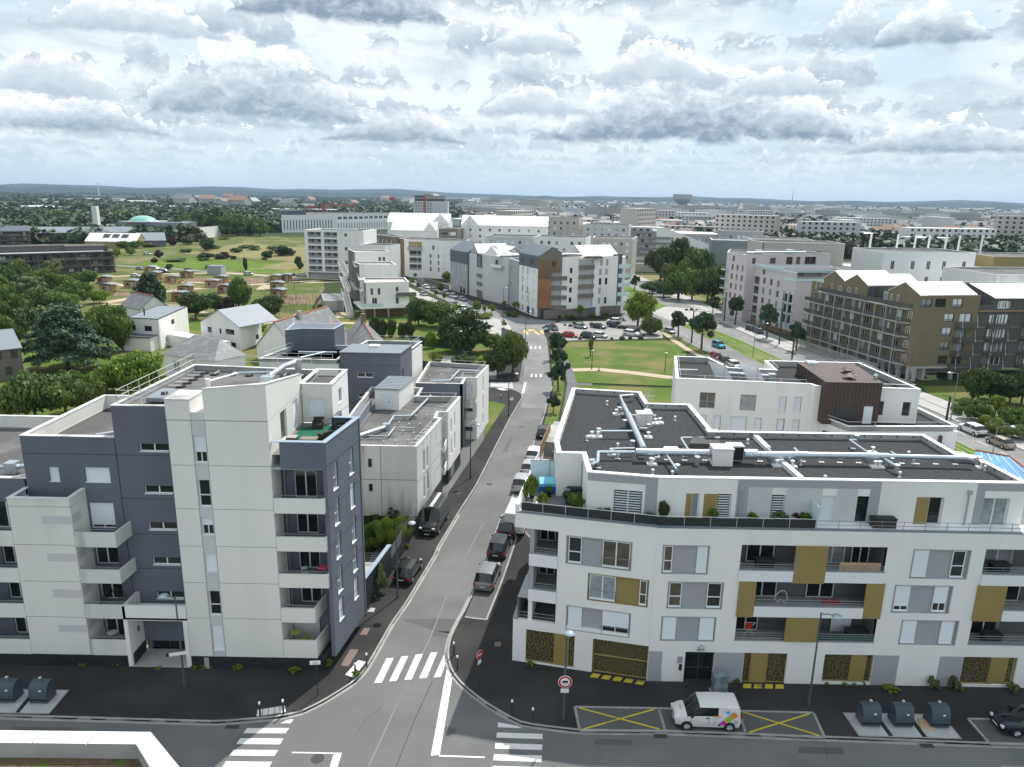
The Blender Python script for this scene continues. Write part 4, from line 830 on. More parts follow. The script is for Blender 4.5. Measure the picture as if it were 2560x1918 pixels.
f9=fr2((-5,100.9),(-3.6,109));h9=[(3.8,6.2,4.5,8.6),(3.8,3.4,4.5,5.6),(3.8,1.2,4.5,2.8)];wall(f9,0,8.2,0,9.28,h9,'white_render',CB);[win(f9,r,'C1',CB) for r in h9]
parapet_roof([(-13.3,97.3),(-6.8,97.3),(-6.6,100.9),(-5,100.9),(-3.6,109),(-13,110.8)],8.7,9.28,CB,'concrete','bitumen','dirty_coping',w=.25)
rail3([(-12.8,97.8,9),(-7.2,97.8,9),(-7,101.4,9),(-5.4,101.4,9),(-4.1,108.6,9),(-12,110,9)],.9,CB)
MB().tube([(-11.5,99.5,9.1),(-8.8,99.8,9.1),(-8,106.2,9.1),(-5.2,106,9.1)],.13).ob('roof_duct','galva',CB);vents([(-12+i*1.6,103+.5*(i% 2)) for i in range(4)],8.7,CB)
# right apartment block (white render, gold panels, planted roof terrace)
BR=thing('apartment_building','long white apartment block with gold panels, planted roof terrace and grey roof ducts','building',(10,46.6,0))
C0,C1=(.4,48.6),(10.3,46.5)
R1=fr2(C0,C1);R2=Fr((10.3,46.42),(1,0));L1=math.hypot(9.9,2.1);L2=33.7
def opening_set(fr,box,parts,parent=BR,band='grey_render'):
 "a shallow framed recess with windows, shutters and flat coloured panels side by side"
 s0,z0,s1,z1=box;m=MB(fr);m.quad((s0,.14,z0),(s1,.14,z0),(s1,.14,z1),(s0,.14,z1));m.ob('recess_panel',band,parent)
 fm=MB(fr);fm.box(s0-.05,s1+.05,-.012,.14,z1-.02,z1+.05).box(s0-.05,s1+.05,-.012,.14,z0-.05,z0+.02).box(s0-.05,s0+.02,-.012,.14,z0,z1).box(s1-.02,s1+.05,-.012,.14,z0,z1);fm.ob('recess_frame',band,parent)
 for (a,b,k) in parts:win(fr,(s0+a*(s1-s0),z0+.12,s0+b*(s1-s0),z1-.05),k,parent,.04,sill='pvc')
b3=(3.83,8.82,8.44,10.97);b2=(5.51,6.12,9.77,8.19);b1=(4.03,3.45,8.66,5.39)
loL=[(1.12,9.28,3.2,11.2),(1.12,6.42,3.2,8.38),(0.02,3.72,3.2,5.56)]
g1=(1.01,0.06,4.71,2.12);g2=(6.06,0.35,10.17,2.11)
H1=[b3,b2,b1,loL[0],loL[1],(0.3,3.72,3.2,5.56),(g1[0],.22,g1[2],2.95),(g2[0],.02,g2[2],2.95)]
wall(R1,0,L1,0,3.72,[h for h in H1 if h[3]<3.1],'white_render',BR)
wall(R1,0.0,L1,11.2,12.35,[],'white_render',BR)
wall(R1,3.2,L1,3.72,11.2,[b3,b2,b1],'white_render',BR)
bx3=(-0.88,8.9,3.69,11.04);bx2=(1.06,6.17,4.93,8.22);bx1=(0.78,3.55,4.63,5.45)
cx3=(17.99,8.89,21.96,11.06);cx2=(17.1,6.16,21.15,8.27);cx1=(18.0,3.59,22.04,5.51)
bx3=(.5,bx3[1],bx3[2],bx3[3])
lg3=(5.94,9.5,16.12,11.24);lg2=(6.13,6.85,16.3,8.45);lg1=(6.12,3.72,16.19,5.69)
lg3=(lg3[0],9.3,lg3[2],11.2);lg2=(lg2[0],6.5,lg2[2],8.42);lg1=(lg1[0],3.68,lg1[2],5.62)
rg=[(23.0,9.3,32,11.2),(23.0,6.5,32,8.42),(23.0,3.68,32,5.62)]
dr=(2.67,0.32,4.82,2.21);gg1=(6.96,0.35,10.11,2.23);sc1=(12.81,0.26,16.39,2.26);sc2=(22.92,0.24,26.87,2.23)
H2=[bx3,bx2,bx1,cx3,cx2,cx1,lg3,lg2,lg1]+rg+[(dr[0],.1,dr[2],2.62),(gg1[0],.05,gg1[2],2.62),(sc1[0],.3,sc1[2],2.62),(sc2[0],.3,sc2[2],2.62)]
wall(R2,0,L2,0,12.35,H2,'white_render',BR)
opening_set(R1,b3,[(.03,.235,'D1T'),(.56,.98,'M2')]);opening_set(R1,b2,[(.02,.46,'C2'),(.86,.98,'M1T')],band='gold_panel');opening_set(R1,b1,[(.02,.24,'S'),(.565,.98,'T32')])
opening_set(R2,bx3,[(.02,.215,'M1T'),(.75,.98,'S')]);opening_set(R2,bx2,[(.02,.25,'M1T'),(.72,.98,'D1T')]);opening_set(R2,bx1,[(.02,.27,'S'),(.71,.98,'S')])
opening_set(R2,cx3,[(.02,.28,'S'),(.70,.93,'D1T')]);opening_set(R2,cx2,[(.02,.28,'T18'),(.70,.94,'T32')]);opening_set(R2,cx1,[(.02,.27,'S'),(.71,.94,'S')])
for fr,b,a,c,z in ((R1,b3,.56,.98,.38),(R1,b2,.02,.46,.4),(R1,b1,.565,.98,.34)):
 s0=b[0]+a*(b[2]-b[0]);s1=b[0]+c*(b[2]-b[0]);zz=b[1]+(b[3]-b[1])*z;MB(fr).cyl((s0,-.02,zz),(s1,-.02,zz),.025,n=5).cyl((s0,-.02,b[1]+.1),(s0,-.02,zz),.02,n=5).cyl((s1,-.02,b[1]+.1),(s1,-.02,zz),.02,n=5).ob('guard_bar','rail_grey',BR)
def loggia(fr,r,depth,doors,gold):
 "opening with floor, back wall and glazed doors; a white upstand below, gold panels over part of it"
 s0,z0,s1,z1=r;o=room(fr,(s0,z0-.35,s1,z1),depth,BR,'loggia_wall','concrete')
 bf=Fr(fr.w(0,depth-.14,0)[:2],fr.t)
 for (a,b,k) in doors:win(bf,(a,z0-.3,b,z1-.12),k,BR,0,name='glazed_door')
 for (a,b,full) in gold:
  MB(fr).box(a,b,-.12,-.02,full,z1+.02 if full>z0-.5 else z1+.02).ob('gold_panel','gold_panel',BR)
 return o
def upstand(fr,s0,s1,z0,z1):
 MB(fr).box(s0,s1,-.14,-.015,z0,z1).ob('upstand','white_metal',BR);MB(fr).box(s0,s1,-.14,.2,z1,z1+.05).ob('ledge','grey_frame',BR)
for (s0,z0,s1,z1) in loL[:2]:
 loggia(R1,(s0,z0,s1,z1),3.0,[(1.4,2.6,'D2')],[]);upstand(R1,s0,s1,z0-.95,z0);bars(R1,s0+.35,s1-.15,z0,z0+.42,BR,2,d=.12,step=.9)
 MB(R1).box(s0+.02,s0+.32,0,.3,z0-.9,z1).ob('corner_post','grey_render',BR)
MB(R1).box(1.12,1.2,.3,3.2,5.5,12.3).box(1.12,1.2,.3,18.0,5.5,6.4).ob('side_wall','white_render',BR)
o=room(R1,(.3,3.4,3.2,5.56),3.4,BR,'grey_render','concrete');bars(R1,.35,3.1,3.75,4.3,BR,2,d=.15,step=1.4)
LW=fr2((.4,48.6),(3.75,67.0))
MB(Fr(C0,LW.t)).box(0,18.7,-.3,0,0,3.7).ob('side_wall','white_render',BR);MB(Fr(C0,LW.t)).box(-.02,18.7,-.34,.04,3.7,3.76).ob('coping','grey_frame',BR)
MB(Fr((1.5,48.45),LW.t)).box(0,18.2,-.3,0,3.7,11.2).ob('side_wall','white_render',BR)
MB(R1).quad((.3,.2,3.42),(3.2,.2,3.42),(5,18,3.42),(.3,18,3.42)).ob('terrace_floor','terrace_tile',BR)
G1=[( (9.6,10.65)[0],(11.9,10.7)[0] )]
q=(9.71,8.48)[0];q2=(11.97,8.51)[0]
loggia(R2,lg3,1.9,[(lg3[0]+1.0,lg3[0]+3.0,'D2'),(q2+.3,q2+2.1,'C2'),(q2+2.6,lg3[2]-.3,'D2')],[(q,q2,8.35)]);upstand(R2,lg3[0]-.02,q,8.45,9.28);upstand(R2,q2,lg3[2]+.05,8.45,9.28)
bars(R2,lg3[0],q,9.32,9.7,BR,2,step=1.2);bars(R2,q2,lg3[2],9.32,9.7,BR,2,step=1.4)
w2=(7.23,8.47)[0];w3=(15.01,6.82)[0];w3b=(16.21,6.85)[0]
loggia(R2,lg2,1.9,[(w2+.1,w2+2.2,'D2'),(w2+4.4,w2+6.4,'D2')],[(lg2[0]-.1,w2,5.6),(w3,w3b+.1,5.65)]);upstand(R2,w2,w3,5.65,6.48);bars(R2,w2,w3,6.52,6.92,BR,2,step=1.5)
v0=(9.64,3.75)[0];v1=(11.99,3.75)[0]
loggia(R2,lg1,1.9,[(lg1[0]+.4,lg1[0]+2.2,'D2'),(v1+1.8,v1+3.3,'S')],[(v0,v1,3.66)]);bars(R2,lg1[0],v0,3.7,4.25,BR,3,step=1.3);bars(R2,v1,lg1[2],3.7,4.25,BR,3,step=1.2)
MB(R2).box(v1+.02,lg1[2]-.02,.1,.13,3.72,4.2).ob('screen','teal_dome',BR).data.materials[0]=mat('green_screen',(.02,.07,.06),.6)
MB(R2).box(lg1[0]-.05,lg1[2]+.05,-.03,.2,3.62,3.69).ob('ledge','grey_frame',BR)
for i,r in enumerate(rg):
 gp=[(r[0]-.1,r[0]+1.95,5.6)] if i==1 else []
 loggia(R2,r,1.9,[(r[0]+(2.3 if i==1 else 1.1),r[0]+(4.3 if i==1 else 3.2),'C2' if i==0 else 'D2'),(r[0]+6,r[0]+8,'D2')],gp)
 if i==0:upstand(R2,r[0],r[2],8.45,9.28);bars(R2,r[0],r[2],9.32,9.75,BR,2)
 elif i==1:upstand(R2,r[0]+1.95,r[2],5.65,6.48);bars(R2,r[0]+1.95,r[2],6.52,6.95,BR,2)
 else:bars(R2,r[0],r[2],3.7,4.3,BR,3,step=1.4);MB(R2).box(r[0]-.05,r[2],-.03,.2,3.62,3.69).ob('ledge','grey_frame',BR)
def screen(fr,s0,z0,s1,z1,depth=.12,seed=0,parent=BR):
 rnd=random.Random(seed);m=MB(fr);fm=MB(fr)
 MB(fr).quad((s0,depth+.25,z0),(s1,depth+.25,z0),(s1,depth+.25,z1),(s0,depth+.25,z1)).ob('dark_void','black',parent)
 fm.box(s0,s1,depth-.03,depth+.03,z0,z0+.07).box(s0,s1,depth-.03,depth+.03,z1-.04,z1).box(s0,s0+.04,depth-.03,depth+.03,z0,z1).box(s1-.04,s1,depth-.03,depth+.03,z0,z1);fm.ob('screen_frame','gold_frame',parent)
 st=.12;nx,nz=int((s1-s0)/st),int((z1-z0)/st)
 for i in range(nx*nz):
  s,z=s0+(i% nx+rnd.uniform(.1,.9))*st,z0+(i//nx+rnd.uniform(.1,.9))*st;a=rnd.choice((1.2,1.25,1.9,.4,2.4))+rnd.uniform(-.3,.3);l=rnd.uniform(.05,.085)
  ds,dz=math.cos(a)*l,math.sin(a)*l;w=rnd.uniform(.013,.019);ns,nz=-math.sin(a)*w,math.cos(a)*w
  c=[(s-ds-ns,z-dz-nz),(s+ds-ns,z+dz-nz),(s+ds+ns,z+dz+nz),(s-ds+ns,z-dz+nz)]
  c=[(min(max(x,s0),s1),min(max(y,z0),z1)) for x,y in c];m.quad(*[(x,depth-.01*(i% 3),y) for x,y in c])
 m.ob('screen_mesh','gold_frame',parent,kind='stuff')
def solid(fr,s0,z0,s1,z1,parent=BR):MB(fr).box(s0,s1,.06,.14,z0,z1).ob('gold_panel','gold_panel',parent)
a,b=g1[0],g1[2];k1,k2=a+(b-a)*.59,a+(b-a)*.87
screen(R1,a,.22,k1,2.95,seed=1);solid(R1,k1,.22,k2,2.95);screen(R1,k2,.22,b,2.95,seed=2)
screen(R1,g2[0]+.05,.12,g2[2]-.05,1.55,.18,seed=3);screen(R1,g2[0]+.05,1.55,g2[2]-.05,2.95,.18,seed=4)
MB(R2).box(.02,1.0,-.006,.02,.02,2.62).box(1.0,1.02,-.03,.0,.02,1.0).ob('grey_panel','grey_render',BR)
win(R2,(dr[0],.1,dr[2],2.62),'D2T',BR,.25,fm='dark_frame',name='entrance_door')
MB(R2).box(dr[2]+.02,gg1[0]-.02,-.008,.02,.02,2.62).ob('grey_panel','grey_render',BR)
kk=gg1[0]+.55;k3=gg1[0]+1.75
screen(R2,gg1[0],.1,kk,2.6,.15,seed=5);solid(R2,kk,.1,k3,2.6);screen(R2,k3,.1,gg1[2],2.6,.15,seed=6)
a,b=sc1[0],sc1[2];k1,k2=a+(b-a)*.56,a+(b-a)*.86
screen(R2,a,.35,k1,2.6,seed=7);solid(R2,k1,.35,k2,2.6);screen(R2,k2,.35,b,2.6,seed=8);MB(R2).box(b+.02,(18.23,1.6)[0],-.008,.02,.1,2.62).ob('grey_panel','grey_render',BR)
a,b=sc2[0],sc2[2];k1,k2=a+(b-a)*.53,a+(b-a)*.84
screen(R2,a,.35,k1,2.6,seed=9);solid(R2,k1,.35,k2,2.6);screen(R2,k2,.35,b,2.6,seed=10);MB(R2).box(a-1.75,a-.02,-.008,.02,.1,2.62).ob('grey_panel','grey_render',BR)
for fr,s0,s1 in ((R1,g2[0],g2[2]),(R2,gg1[0],gg1[2])):
 n=5 if fr is R1 else 4
 for k in range(n):
  s=s0+(s1-s0)*(k+.1)/n;MB(fr).quad((s-.15,-.62,.128),(s+.45,-.62,.128),(s+.62,-.12,.128),(s+.05,-.12,.128)).ob('hazard_stripe','paint_yellow',BR)
ec=(dr[0]+dr[2])/2
MB(R2).lathe((ec,-.16,2.95),[(.02,-.02),(.2,0),(.2,.18),(.12,.3),(.02,.34)],12).ob('entrance_lamp','lamp_head',BR)
def text(body,size,loc,rz,mt,parent,rx=math.pi/2,name='lettering',ext=.004,align='CENTER'):
 c=bpy.data.curves.new(name,'FONT');c.body=body;c.size=size;c.extrude=ext;c.align_x=align;c.align_y='CENTER';c.materials.append(MATS[mt])
 c.resolution_u=1
 o=bpy.data.objects.new(name,c);COL.objects.link(o);dg=bpy.context.evaluated_depsgraph_get();me=bpy.data.meshes.new_from_object(o.evaluated_get(dg));bpy.data.objects.remove(o)
 me.materials.clear();me.materials.append(MATS[mt])
 n=link(name,me,parent,loc=Vector(loc)-(Vector(root_loc(parent)) if parent and rx else Vector((0,0,0))));n.rotation_euler=(rx,0,rz);return n
text('38 36',.26,R2.w(ec,-.02,2.78),0,'sign_black',BR)
MB(R2).box(dr[0]-.55,dr[0]-.2,-.1,-.01,1.75,2.25).ob('letter_box','lamp_head',BR);MB(R2).box(dr[0]-.4,dr[0]-.2,-.06,-.01,1.1,1.6).ob('intercom','black',BR)
TE=[C0,C1,(44,46.42)]
m=MB();m.quad((.4,48.6,12.35),(10.3,46.45,12.35),(10.3,48.1,12.35),(.9,50,12.35));m.quad((10.3,46.42,12.35),(44,46.42,12.35),(44,48.0,12.35),(10.3,48.1,12.35));m.ob('ledge','coping',BR)
coping(TE,12.36,BR,'zinc',w=.3,closed=False)
MB().poly([(.5,48.9,12.06),(10.3,46.8,12.06),(44,46.8,12.06),(44,50,12.06),(10.5,50.5,12.06),(6,53.5,12.06),(6.5,68,12.06),(3.9,68,12.06)]).ob('terrace_floor','terrace_tile',BR)
MB().poly([(1.55,54.5,12.09),(3.4,54.5,12.09),(5.4,67,12.09),(3.95,67,12.09)]).ob('terrace_floor','terrace_pale',BR)
MB(Fr(C0,LW.t)).box(0,19.3,-.28,0,11.18,12.95).ob('terrace_wall','white_render',BR);MB(Fr(C0,LW.t)).box(-.02,19.3,-.3,.03,12.95,13.0).ob('coping','coping',BR)
MB(LW).box(13,19.3,-1.9,-.3,12.1,13.4).ob('terrace_wall','concrete',BR);MB(Fr(C0,LW.t)).box(10.0,16.4,-.36,-.29,13,14.2).ob('slat_screen','wood_brown',BR)
r1=[R1.w(.35,.22,12.4),R1.w(L1,.22,12.4)]
rail3([R1.w(.35,.22,12.4),R1.w(L1,.22,12.4),R2.w(11.0,.22,12.4)],.72,BR,'rail',1.75,1);rail3([R2.w(11.1,.22,12.4),R2.w(L2,.22,12.4)],.62,BR,'rail_grey',1.55,2)
MB().quad((*R1.w(.4,.28,12.42),),(*R1.w(L1,.28,12.42),),(*R1.w(L1,.28,13.05),),(*R1.w(.4,.28,13.05),)).quad((*R2.w(0,.28,12.42),),(*R2.w(11.0,.28,12.42),),(*R2.w(11.0,.28,13.05),),(*R2.w(0,.28,13.05),)).ob('railing_cloth',mat('dark_cloth',(.025,.03,.032),.7),BR)
AT=[(5.5,48.55),(10.4,47.75),(36.4,47.9),(36.05,53.6),(34.9,53.75),(34.9,58.7),(17.0,58.6),(17.0,66.8),(13.0,66.9),(13.0,71.0),(6.2,72.1),(3.5,55.4),(3.55,52.4),(5.45,52.4)]
n=len(AT);f1a=fr2(AT[0],AT[1]);f2a=fr2(AT[1],AT[2])
EA=((5.5,48.55),(10.4,47.75));EB=((10.4,47.75),(36.4,47.9))
w1=[((2.13,12.61,3.99,14.18))]
w1=[(1.9,12.1,3.95,14.4)]
w2a=[((2.46,14.13)[0],12.1,(2.99,14.14)[0],14.4),((4.24,14.12)[0],12.1,(5.26,14.13)[0],14.4),((8.09,14.11)[0],12.1,(9.07,14.13)[0],14.4),((11.65,14.08)[0],12.1,(12.63,14.1)[0],14.4),((14.14,14.09)[0],12.1,(15.12,14.11)[0],14.4),((19.27,14.04)[0],12.1,(20.29,14.06)[0],14.4),((23.05,14.03)[0],12.1,(24.97,14.06)[0],14.4)]
wall(f1a,0,4.97,12.06,15.55,w1,'white_render',BR);wall(f2a,0,26,12.06,15.55,w2a,'white_render',BR)
blind=mat('stripe_blind',(.32,.36,.40),.5)
def blinds(fr,r,parent):
 s0,z0,s1,z1=r;m=MB(fr);z=z0+.15
 while z<z1-.1:m.box(s0+.1,s1-.1,.155,.17,z,z+.09);z+=.19
 m.ob('blind','shutter_white',parent)
for r in w1:win(f1a,r,'D2',BR,.2,name='glazed_door');blinds(f1a,r,BR)
for r,k in zip(w2a,('C1','D1','D1','S','D1','D1','C2')):
 win(f2a,r,k,BR,.2,name='glazed_door')
 if k=='D1' and r is w2a[1] or r is w2a[2]:blinds(f2a,r,BR)
for a,b in (((2.02,14.13)[0],w2a[0][0]),((3.29,14.1)[0],w2a[1][0]),((18.33,14.04)[0],w2a[5][0])):MB(f2a).box(a,b-.02,-.01,.05,12.1,14.4).ob('gold_panel','gold_panel',BR)
m=MB(f1a);m.box(.02,4.95,-.012,0,14.95,15.5).box(4.1,4.95,-.012,0,12.1,14.95);m.ob('grey_band','grey_render',BR)
e0,e1,e2,e3=(5.6,15.23)[0],(15.71,15.21)[0],(22.49,15.19)[0],26
MB(f2a).box(e0,e1,-.012,0,14.95,15.5).box(e1-.75,e1,-.012,0,12.1,14.95).box(e0,e0+.8,-.012,0,12.1,14.95).ob('grey_band','grey_render',BR);MB(f2a).box(e2,e3,-.012,0,14.95,15.5).box(e2,e2+.6,-.012,0,12.1,14.95).ob('grey_band','grey_render',BR)
m=MB(f2a);m.box(e0+.8,w2a[2][0]-.02,-.01,0,12.1,14.95).box(w2a[2][2]+.02,w2a[3][0]-.02,-.01,0,12.1,14.95).box(w2a[3][2]+.02,w2a[4][0]-.02,-.01,0,12.1,14.95);m.ob('pale_panel','light_grey_render',BR)
for fr,s in ((f2a,e0+.25),(f2a,(21.95,14.75)[0])):MB(fr).cyl((s,-.08,12.1),(s,-.08,14.9),.05).box(s-.13,s+.13,-.2,-.01,14.7,15.0).ob('downpipe','grey_render',BR)
for i in range(n):
 if i in (0,1):continue
 a,b=AT[i],AT[(i+1)% n];f=fr2(a,b);m=MB(f);m.quad((0,0,0 if i<11 else 11),(math.dist(a,b),0,0 if i<11 else 11),(math.dist(a,b),0,15.55),(0,0,15.55));m.ob('wall','white_render',BR)
MB(fr2(AT[13],AT[0])).box(.7,.8,-.1,-.0,12.1,15.2).ob('downpipe','grey_frame',BR)
IN=parapet_roof(AT,15.05,15.55,BR,'concrete','gravel_dark','coping',w=.32)
lug=MB().box(-.07,.07,-.03,.03,0,.12).mesh('fixing_lug','dark_frame')
for i in range(2,n):
 a,b=Vector(IN[i]),Vector(IN[(i+1)% n]);l=(b-a).length;c=int(l/1.3)
 for k in range(c):p=a+(b-a)*(k+.5)/c;link('fixing_lug',lug,BR,loc=Vector((p.x,p.y,15.36))-Vector(BR.location),rz=math.atan2((b-a).y,(b-a).x))
for p,q2_ in (((20.56,58.81),(20.6,55.18)),((20.61,52.48),(20.8,48.8))):
 f=fr2(p,q2_);MB(f).box(0,math.dist(p,q2_),-.2,.2,15.05,15.4).ob('roof_divider','coping',BR)
def Pz(p,z):return (p[0],p[1],z)
D=MB();D.smooth=True
d0,d1,d2=(9.51,52.34),(15.35,52.37),(35.04,52.08)
D.tube([Pz(d0,15.8),Pz(d1,15.8)],.29,n=14);D.tube([Pz((18.89,52.14),15.8),Pz((22.49,52.33),15.8)],.29,n=14);D.tube([Pz((22.39,52.32),15.8),Pz((28.72,52.38),15.8)],.25,n=14);D.tube([Pz((28.62,52.38),15.8),Pz((34.58,52.27),15.8),Pz(d2,15.75)],.19,n=14)
D.tube([Pz((17.7,52.27),15.8),Pz((18.66,52.27),15.8)],.40,n=14).tube([Pz((18.54,52.2),15.8),Pz((19.52,52.2),15.8)],.28,n=14).tube([Pz((15.19,52.31),15.8),Pz((16.04,52.29),15.8)],.40,n=14)
D.tube([Pz((10.27,53.15),15.75),Pz((10.47,62.48),15.75)],.25,n=14).tube([Pz((10.46,62.28),15.75),Pz((10.49,65.74),15.75)],.19,n=12).tube([Pz((10.51,65.49),15.7),Pz((10.62,68.83),15.7),Pz((11.8,69.24),15.7)],.12,n=10)
D.ob('main_duct','galva',BR)
def branch(pts,r,z=15.65):m=MB();m.smooth=True;m.tube([Pz(p,z) for p in pts],r,n=10);m.ob('branch_duct','galva',BR)
branch([(9.48,52.7),(6.68,52.55),(6.42,50.41)]+[(5.93,49.92)],.13)
branch([(10.65,62.51),(12.97,62.58)],.09);branch([(10.2,57.89),(7.4,57.73)],.10);branch([(10.81,58.71),(11.51,58.75)],.08);branch([(10.49,64.91),(9.95,64.79)],.08)
branch([(13.76,53.33),(13.82,56.14),(13.95,56.37),(17.07,56.55)],.09);branch([(11.81,52.32),(11.94,49.16)],.09);branch([(11.18,52.28),(11.19,51.6),(10.81,51.58)],.08);branch([(14.0,52.29),(14.06,51.75)],.1);branch([(7.94,53.39),(9.63,53.62)],.08)
branch([(27.74,53.3),(27.71,56.61),(28.24,56.64)],.08);branch([(28.32,52.49),(28.48,50.63)],.1);branch([(20.12,54.06),(20.14,52.96)],.1);branch([(22.3,54.23),(22.24,53.16)],.1);branch([(29.71,53.84),(29.69,53.13)],.08);branch([(21.06,52.8),(21.09,51.98)],.1);branch([(19.74,52.59),(19.84,52.05)],.1)
riser=MB().lathe((0,0,0),[(.19,0),(.19,.62),(.22,.64),(.22,.70),(.02,.74)],12);riser.smooth=True;riser=riser.mesh('duct_riser','galva')
pot=MB().box(-.32,.32,-.28,.28,0,.14).lathe((0,0,.12),[(.07,0),(.07,.3),(.17,.34),(.17,.40),(.05,.46)],10).mesh('roof_vent','white_metal')
stand=MB().box(-.2,.2,-.12,.12,0,.05).cyl((0,0,.03),(0,0,.55),.02,n=5).mesh('duct_stand','steel')
mush=MB().lathe((0,0,0),[(.12,0),(.06,.03),(.06,.3),(.14,.34),(.1,.42),(.02,.44)],9).mesh('roof_vent','shutter_white')
bl=Vector(BR.location)
for p in [(11.86,69.4),(9.98,64.77),(9.9,60.77),(11.78,59.65),(7.35,58.21),(9.71,55.18),(6.03,50.68),(14.06,51.74),(10.88,52.52),(12.16,49.97),(12.19,53.99)][:10]+[(28.76,57.62),(21.37,52.51),(19.98,52.31),(28.64,50.78),(35.98,52.85),(28.41,52.6),(28.95,52.23)]:link('duct_riser',riser,BR,loc=Vector(Pz(p,15.05))-bl)
for p in [(9.71,64.55),(12.81,61.85),(13.25,62.06),(6.76,57.84),(7.29,57.87),(7.85,53.62),(10.59,51.69),(10.71,51.57),(11.49,57.95),(10.09,64.77)]+[(20.09,51.78),(27.93,51.91),(27.59,51.89),(35.8,52.17),(21.25,51.7),(28.96,55.17)]:link('roof_vent',pot,BR,loc=Vector(Pz(p,15.05))-bl)
for p in [(9.25,67.88),(6.26,57.0),(14.83,63.1),(10.34,49.63),(8.57,55.27),(19.51,56.95),(11.71,49.33),(8.23,52.79),(13.52,64.99),(12.39,54.0)][:8]+[(22.08,52.15),(22.6,49.01),(31.01,52.87),(31.52,54.58),(28.49,50.02),(35.76,51.65),(29.11,55.48)]:link('roof_vent',mush,BR,loc=Vector(Pz(p,15.05))-bl)
for p in [(8.22,52.71),(11.98,52.71),(13.36,52.65),(14.93,52.73),(19.17,52.73),(10.08,53.17),(6.5,50.7)]+[(22.49,52.84),(23.91,52.78),(25.31,52.77),(26.77,52.79),(30.12,52.83),(31.26,52.8),(32.72,52.82),(34.23,52.85),(27.85,56.16),(19.16,52.73)]:link('duct_stand',stand,BR,loc=Vector(Pz(p,15.05))-bl)
c=(15.96,51.57);MB().box(c[0]-.75,c[0]+.75,c[1],c[1]+1.2,15.05,16.35).ob('chimney','white_render',BR);MB().box(c[0]-.8,c[0]+.8,c[1]-.05,c[1]+1.25,16.35,16.43).ob('chimney_cap','dirty_coping',BR)
c=(17.12,52.16);MB().box(c[0]-.65,c[0]+.6,c[1],c[1]+1.0,15.25,16.45).ob('fan_unit','galva',BR);MB().box(c[0]-.55,c[0]+.5,c[1]-.02,c[1],15.35,16.35).ob('fan_grille','black',BR)
c=(11.73,61.06);MB().box(c[0]-.65,c[0]+.65,c[1],c[1]+1.1,15.05,16.15).ob('chimney','white_render',BR);MB().box(c[0]-.7,c[0]+.7,c[1]-.05,c[1]+1.15,16.15,16.22).ob('chimney_cap','stained_concrete',BR)
MB().cyl((c[0]+.1,c[1]-.1,15.05),(c[0]+.1,c[1]-.1,18.2),.03,n=6).cyl((c[0]-.5,c[1]-.1,17.9),(c[0]+.7,c[1]-.1,17.9),.02,n=5).cyl((c[0]-.3,c[1]-.1,17.6),(c[0]+.5,c[1]-.1,17.6),.02,n=5).lathe((c[0]+.1,c[1]-.25,16.6),[(.03,0),(.3,.08),(.32,.1)],12).ob('antenna','rail',BR)
c=[(14.2,54.75),(16.7,54.59),(16.76,56.12),(14.81,56.48)];MB().prism(c,15.05,15.75).ob('roof_lantern','bitumen_dark',BR);c=(16.38,56.41);MB().cyl((c[0],c[1],15.1),(c[0],c[1],16.2),.18).box(c[0]-.5,c[0]+.5,c[1]-.4,c[1]+.4,16.2,16.3).ob('chimney','steel',BR)
c=[(12.09,54.6),(13.32,54.52),(13.29,55.06),(12.23,55.06)];MB().prism(c,15.05,15.35).ob('roof_hatch','white_metal',BR)
# white block behind with brown metal roof hut
# white block behind the right one, with brown metal roof hut
BW=thing('apartment_building','smooth white block with solar frames and a brown metal hut on its flat roof','building',(20,84,0))
f=fr2((19.4,83.6),(34.7,82.0));L=15.38
wh=[(2.93,10.47,4.74,12.42),(7.62,10.4,9.45,12.36),(12.09,10.36,12.91,12.32),(13.77,10.47,14.63,12.37)]
wh2=[(3.25,8.39,3.9,9.7),(4.81,7.75,5.61,9.67),(6.76,7.91,8.62,9.66),(9.48,8.0,10.33,9.62),(12.08,7.92,12.92,9.6),(12.12,8.18,12.98,9.57),(13.86,8.19,14.68,9.61)]
wall(f,0,L,0,13.95,wh+wh2,'white_render',BW)
win(f,wh[0],'M2T',BW,.2,fm='grey_frame');win(f,wh[1],'C2T',BW,.2,fm='grey_frame')
for r in wh[2:]+wh2:win(f,r,'S',BW,.16,fm='grey_frame')
BP=[(19.4,83.6),(34.7,82.0),(34.9,81.2),(46.7,80.5),(46.0,94.3),(33.5,94.5),(33.0,89.2),(27.5,90.0),(26.4,96),(21.9,96.3)]
for i in (0,1,2,3,4,5,6,7,8,9):
 if i==0:continue
 a,b=BP[i],BP[(i+1)% 10];g=fr2(a,b);h=[]
 if i==2:h=[(6.9,10.7,8.0,12.4),(10.1,10.7,11.0,12.4)]
 wall(g,0,math.dist(a,b),0,13.95,h,'white_render',BW);[win(g,r,'D1',BW,.15,fm='grey_frame') for r in h]
parapet_roof(BP,13.2,13.95,BW,'concrete','gravel_dark','coping',w=.3);rail3([(19.9,84,14),(34.4,82.5,14)],.35,BW,'rail',3,1);rail3([(20,84.1,14),(22.3,95.9,14),(26.1,95.6,14),(27.2,89.6,14),(33.3,88.8,14),(33.9,94.1,14),(45.6,93.8,14),(46.3,81,14),(42.5,81.2,14)],.35,BW,'rail',3,1)
MB().prism([(20.6,88.6),(23.2,88.5),(23.3,89.0),(20.7,89.1)],13.2,13.9).ob('roof_divider','concrete',BW)
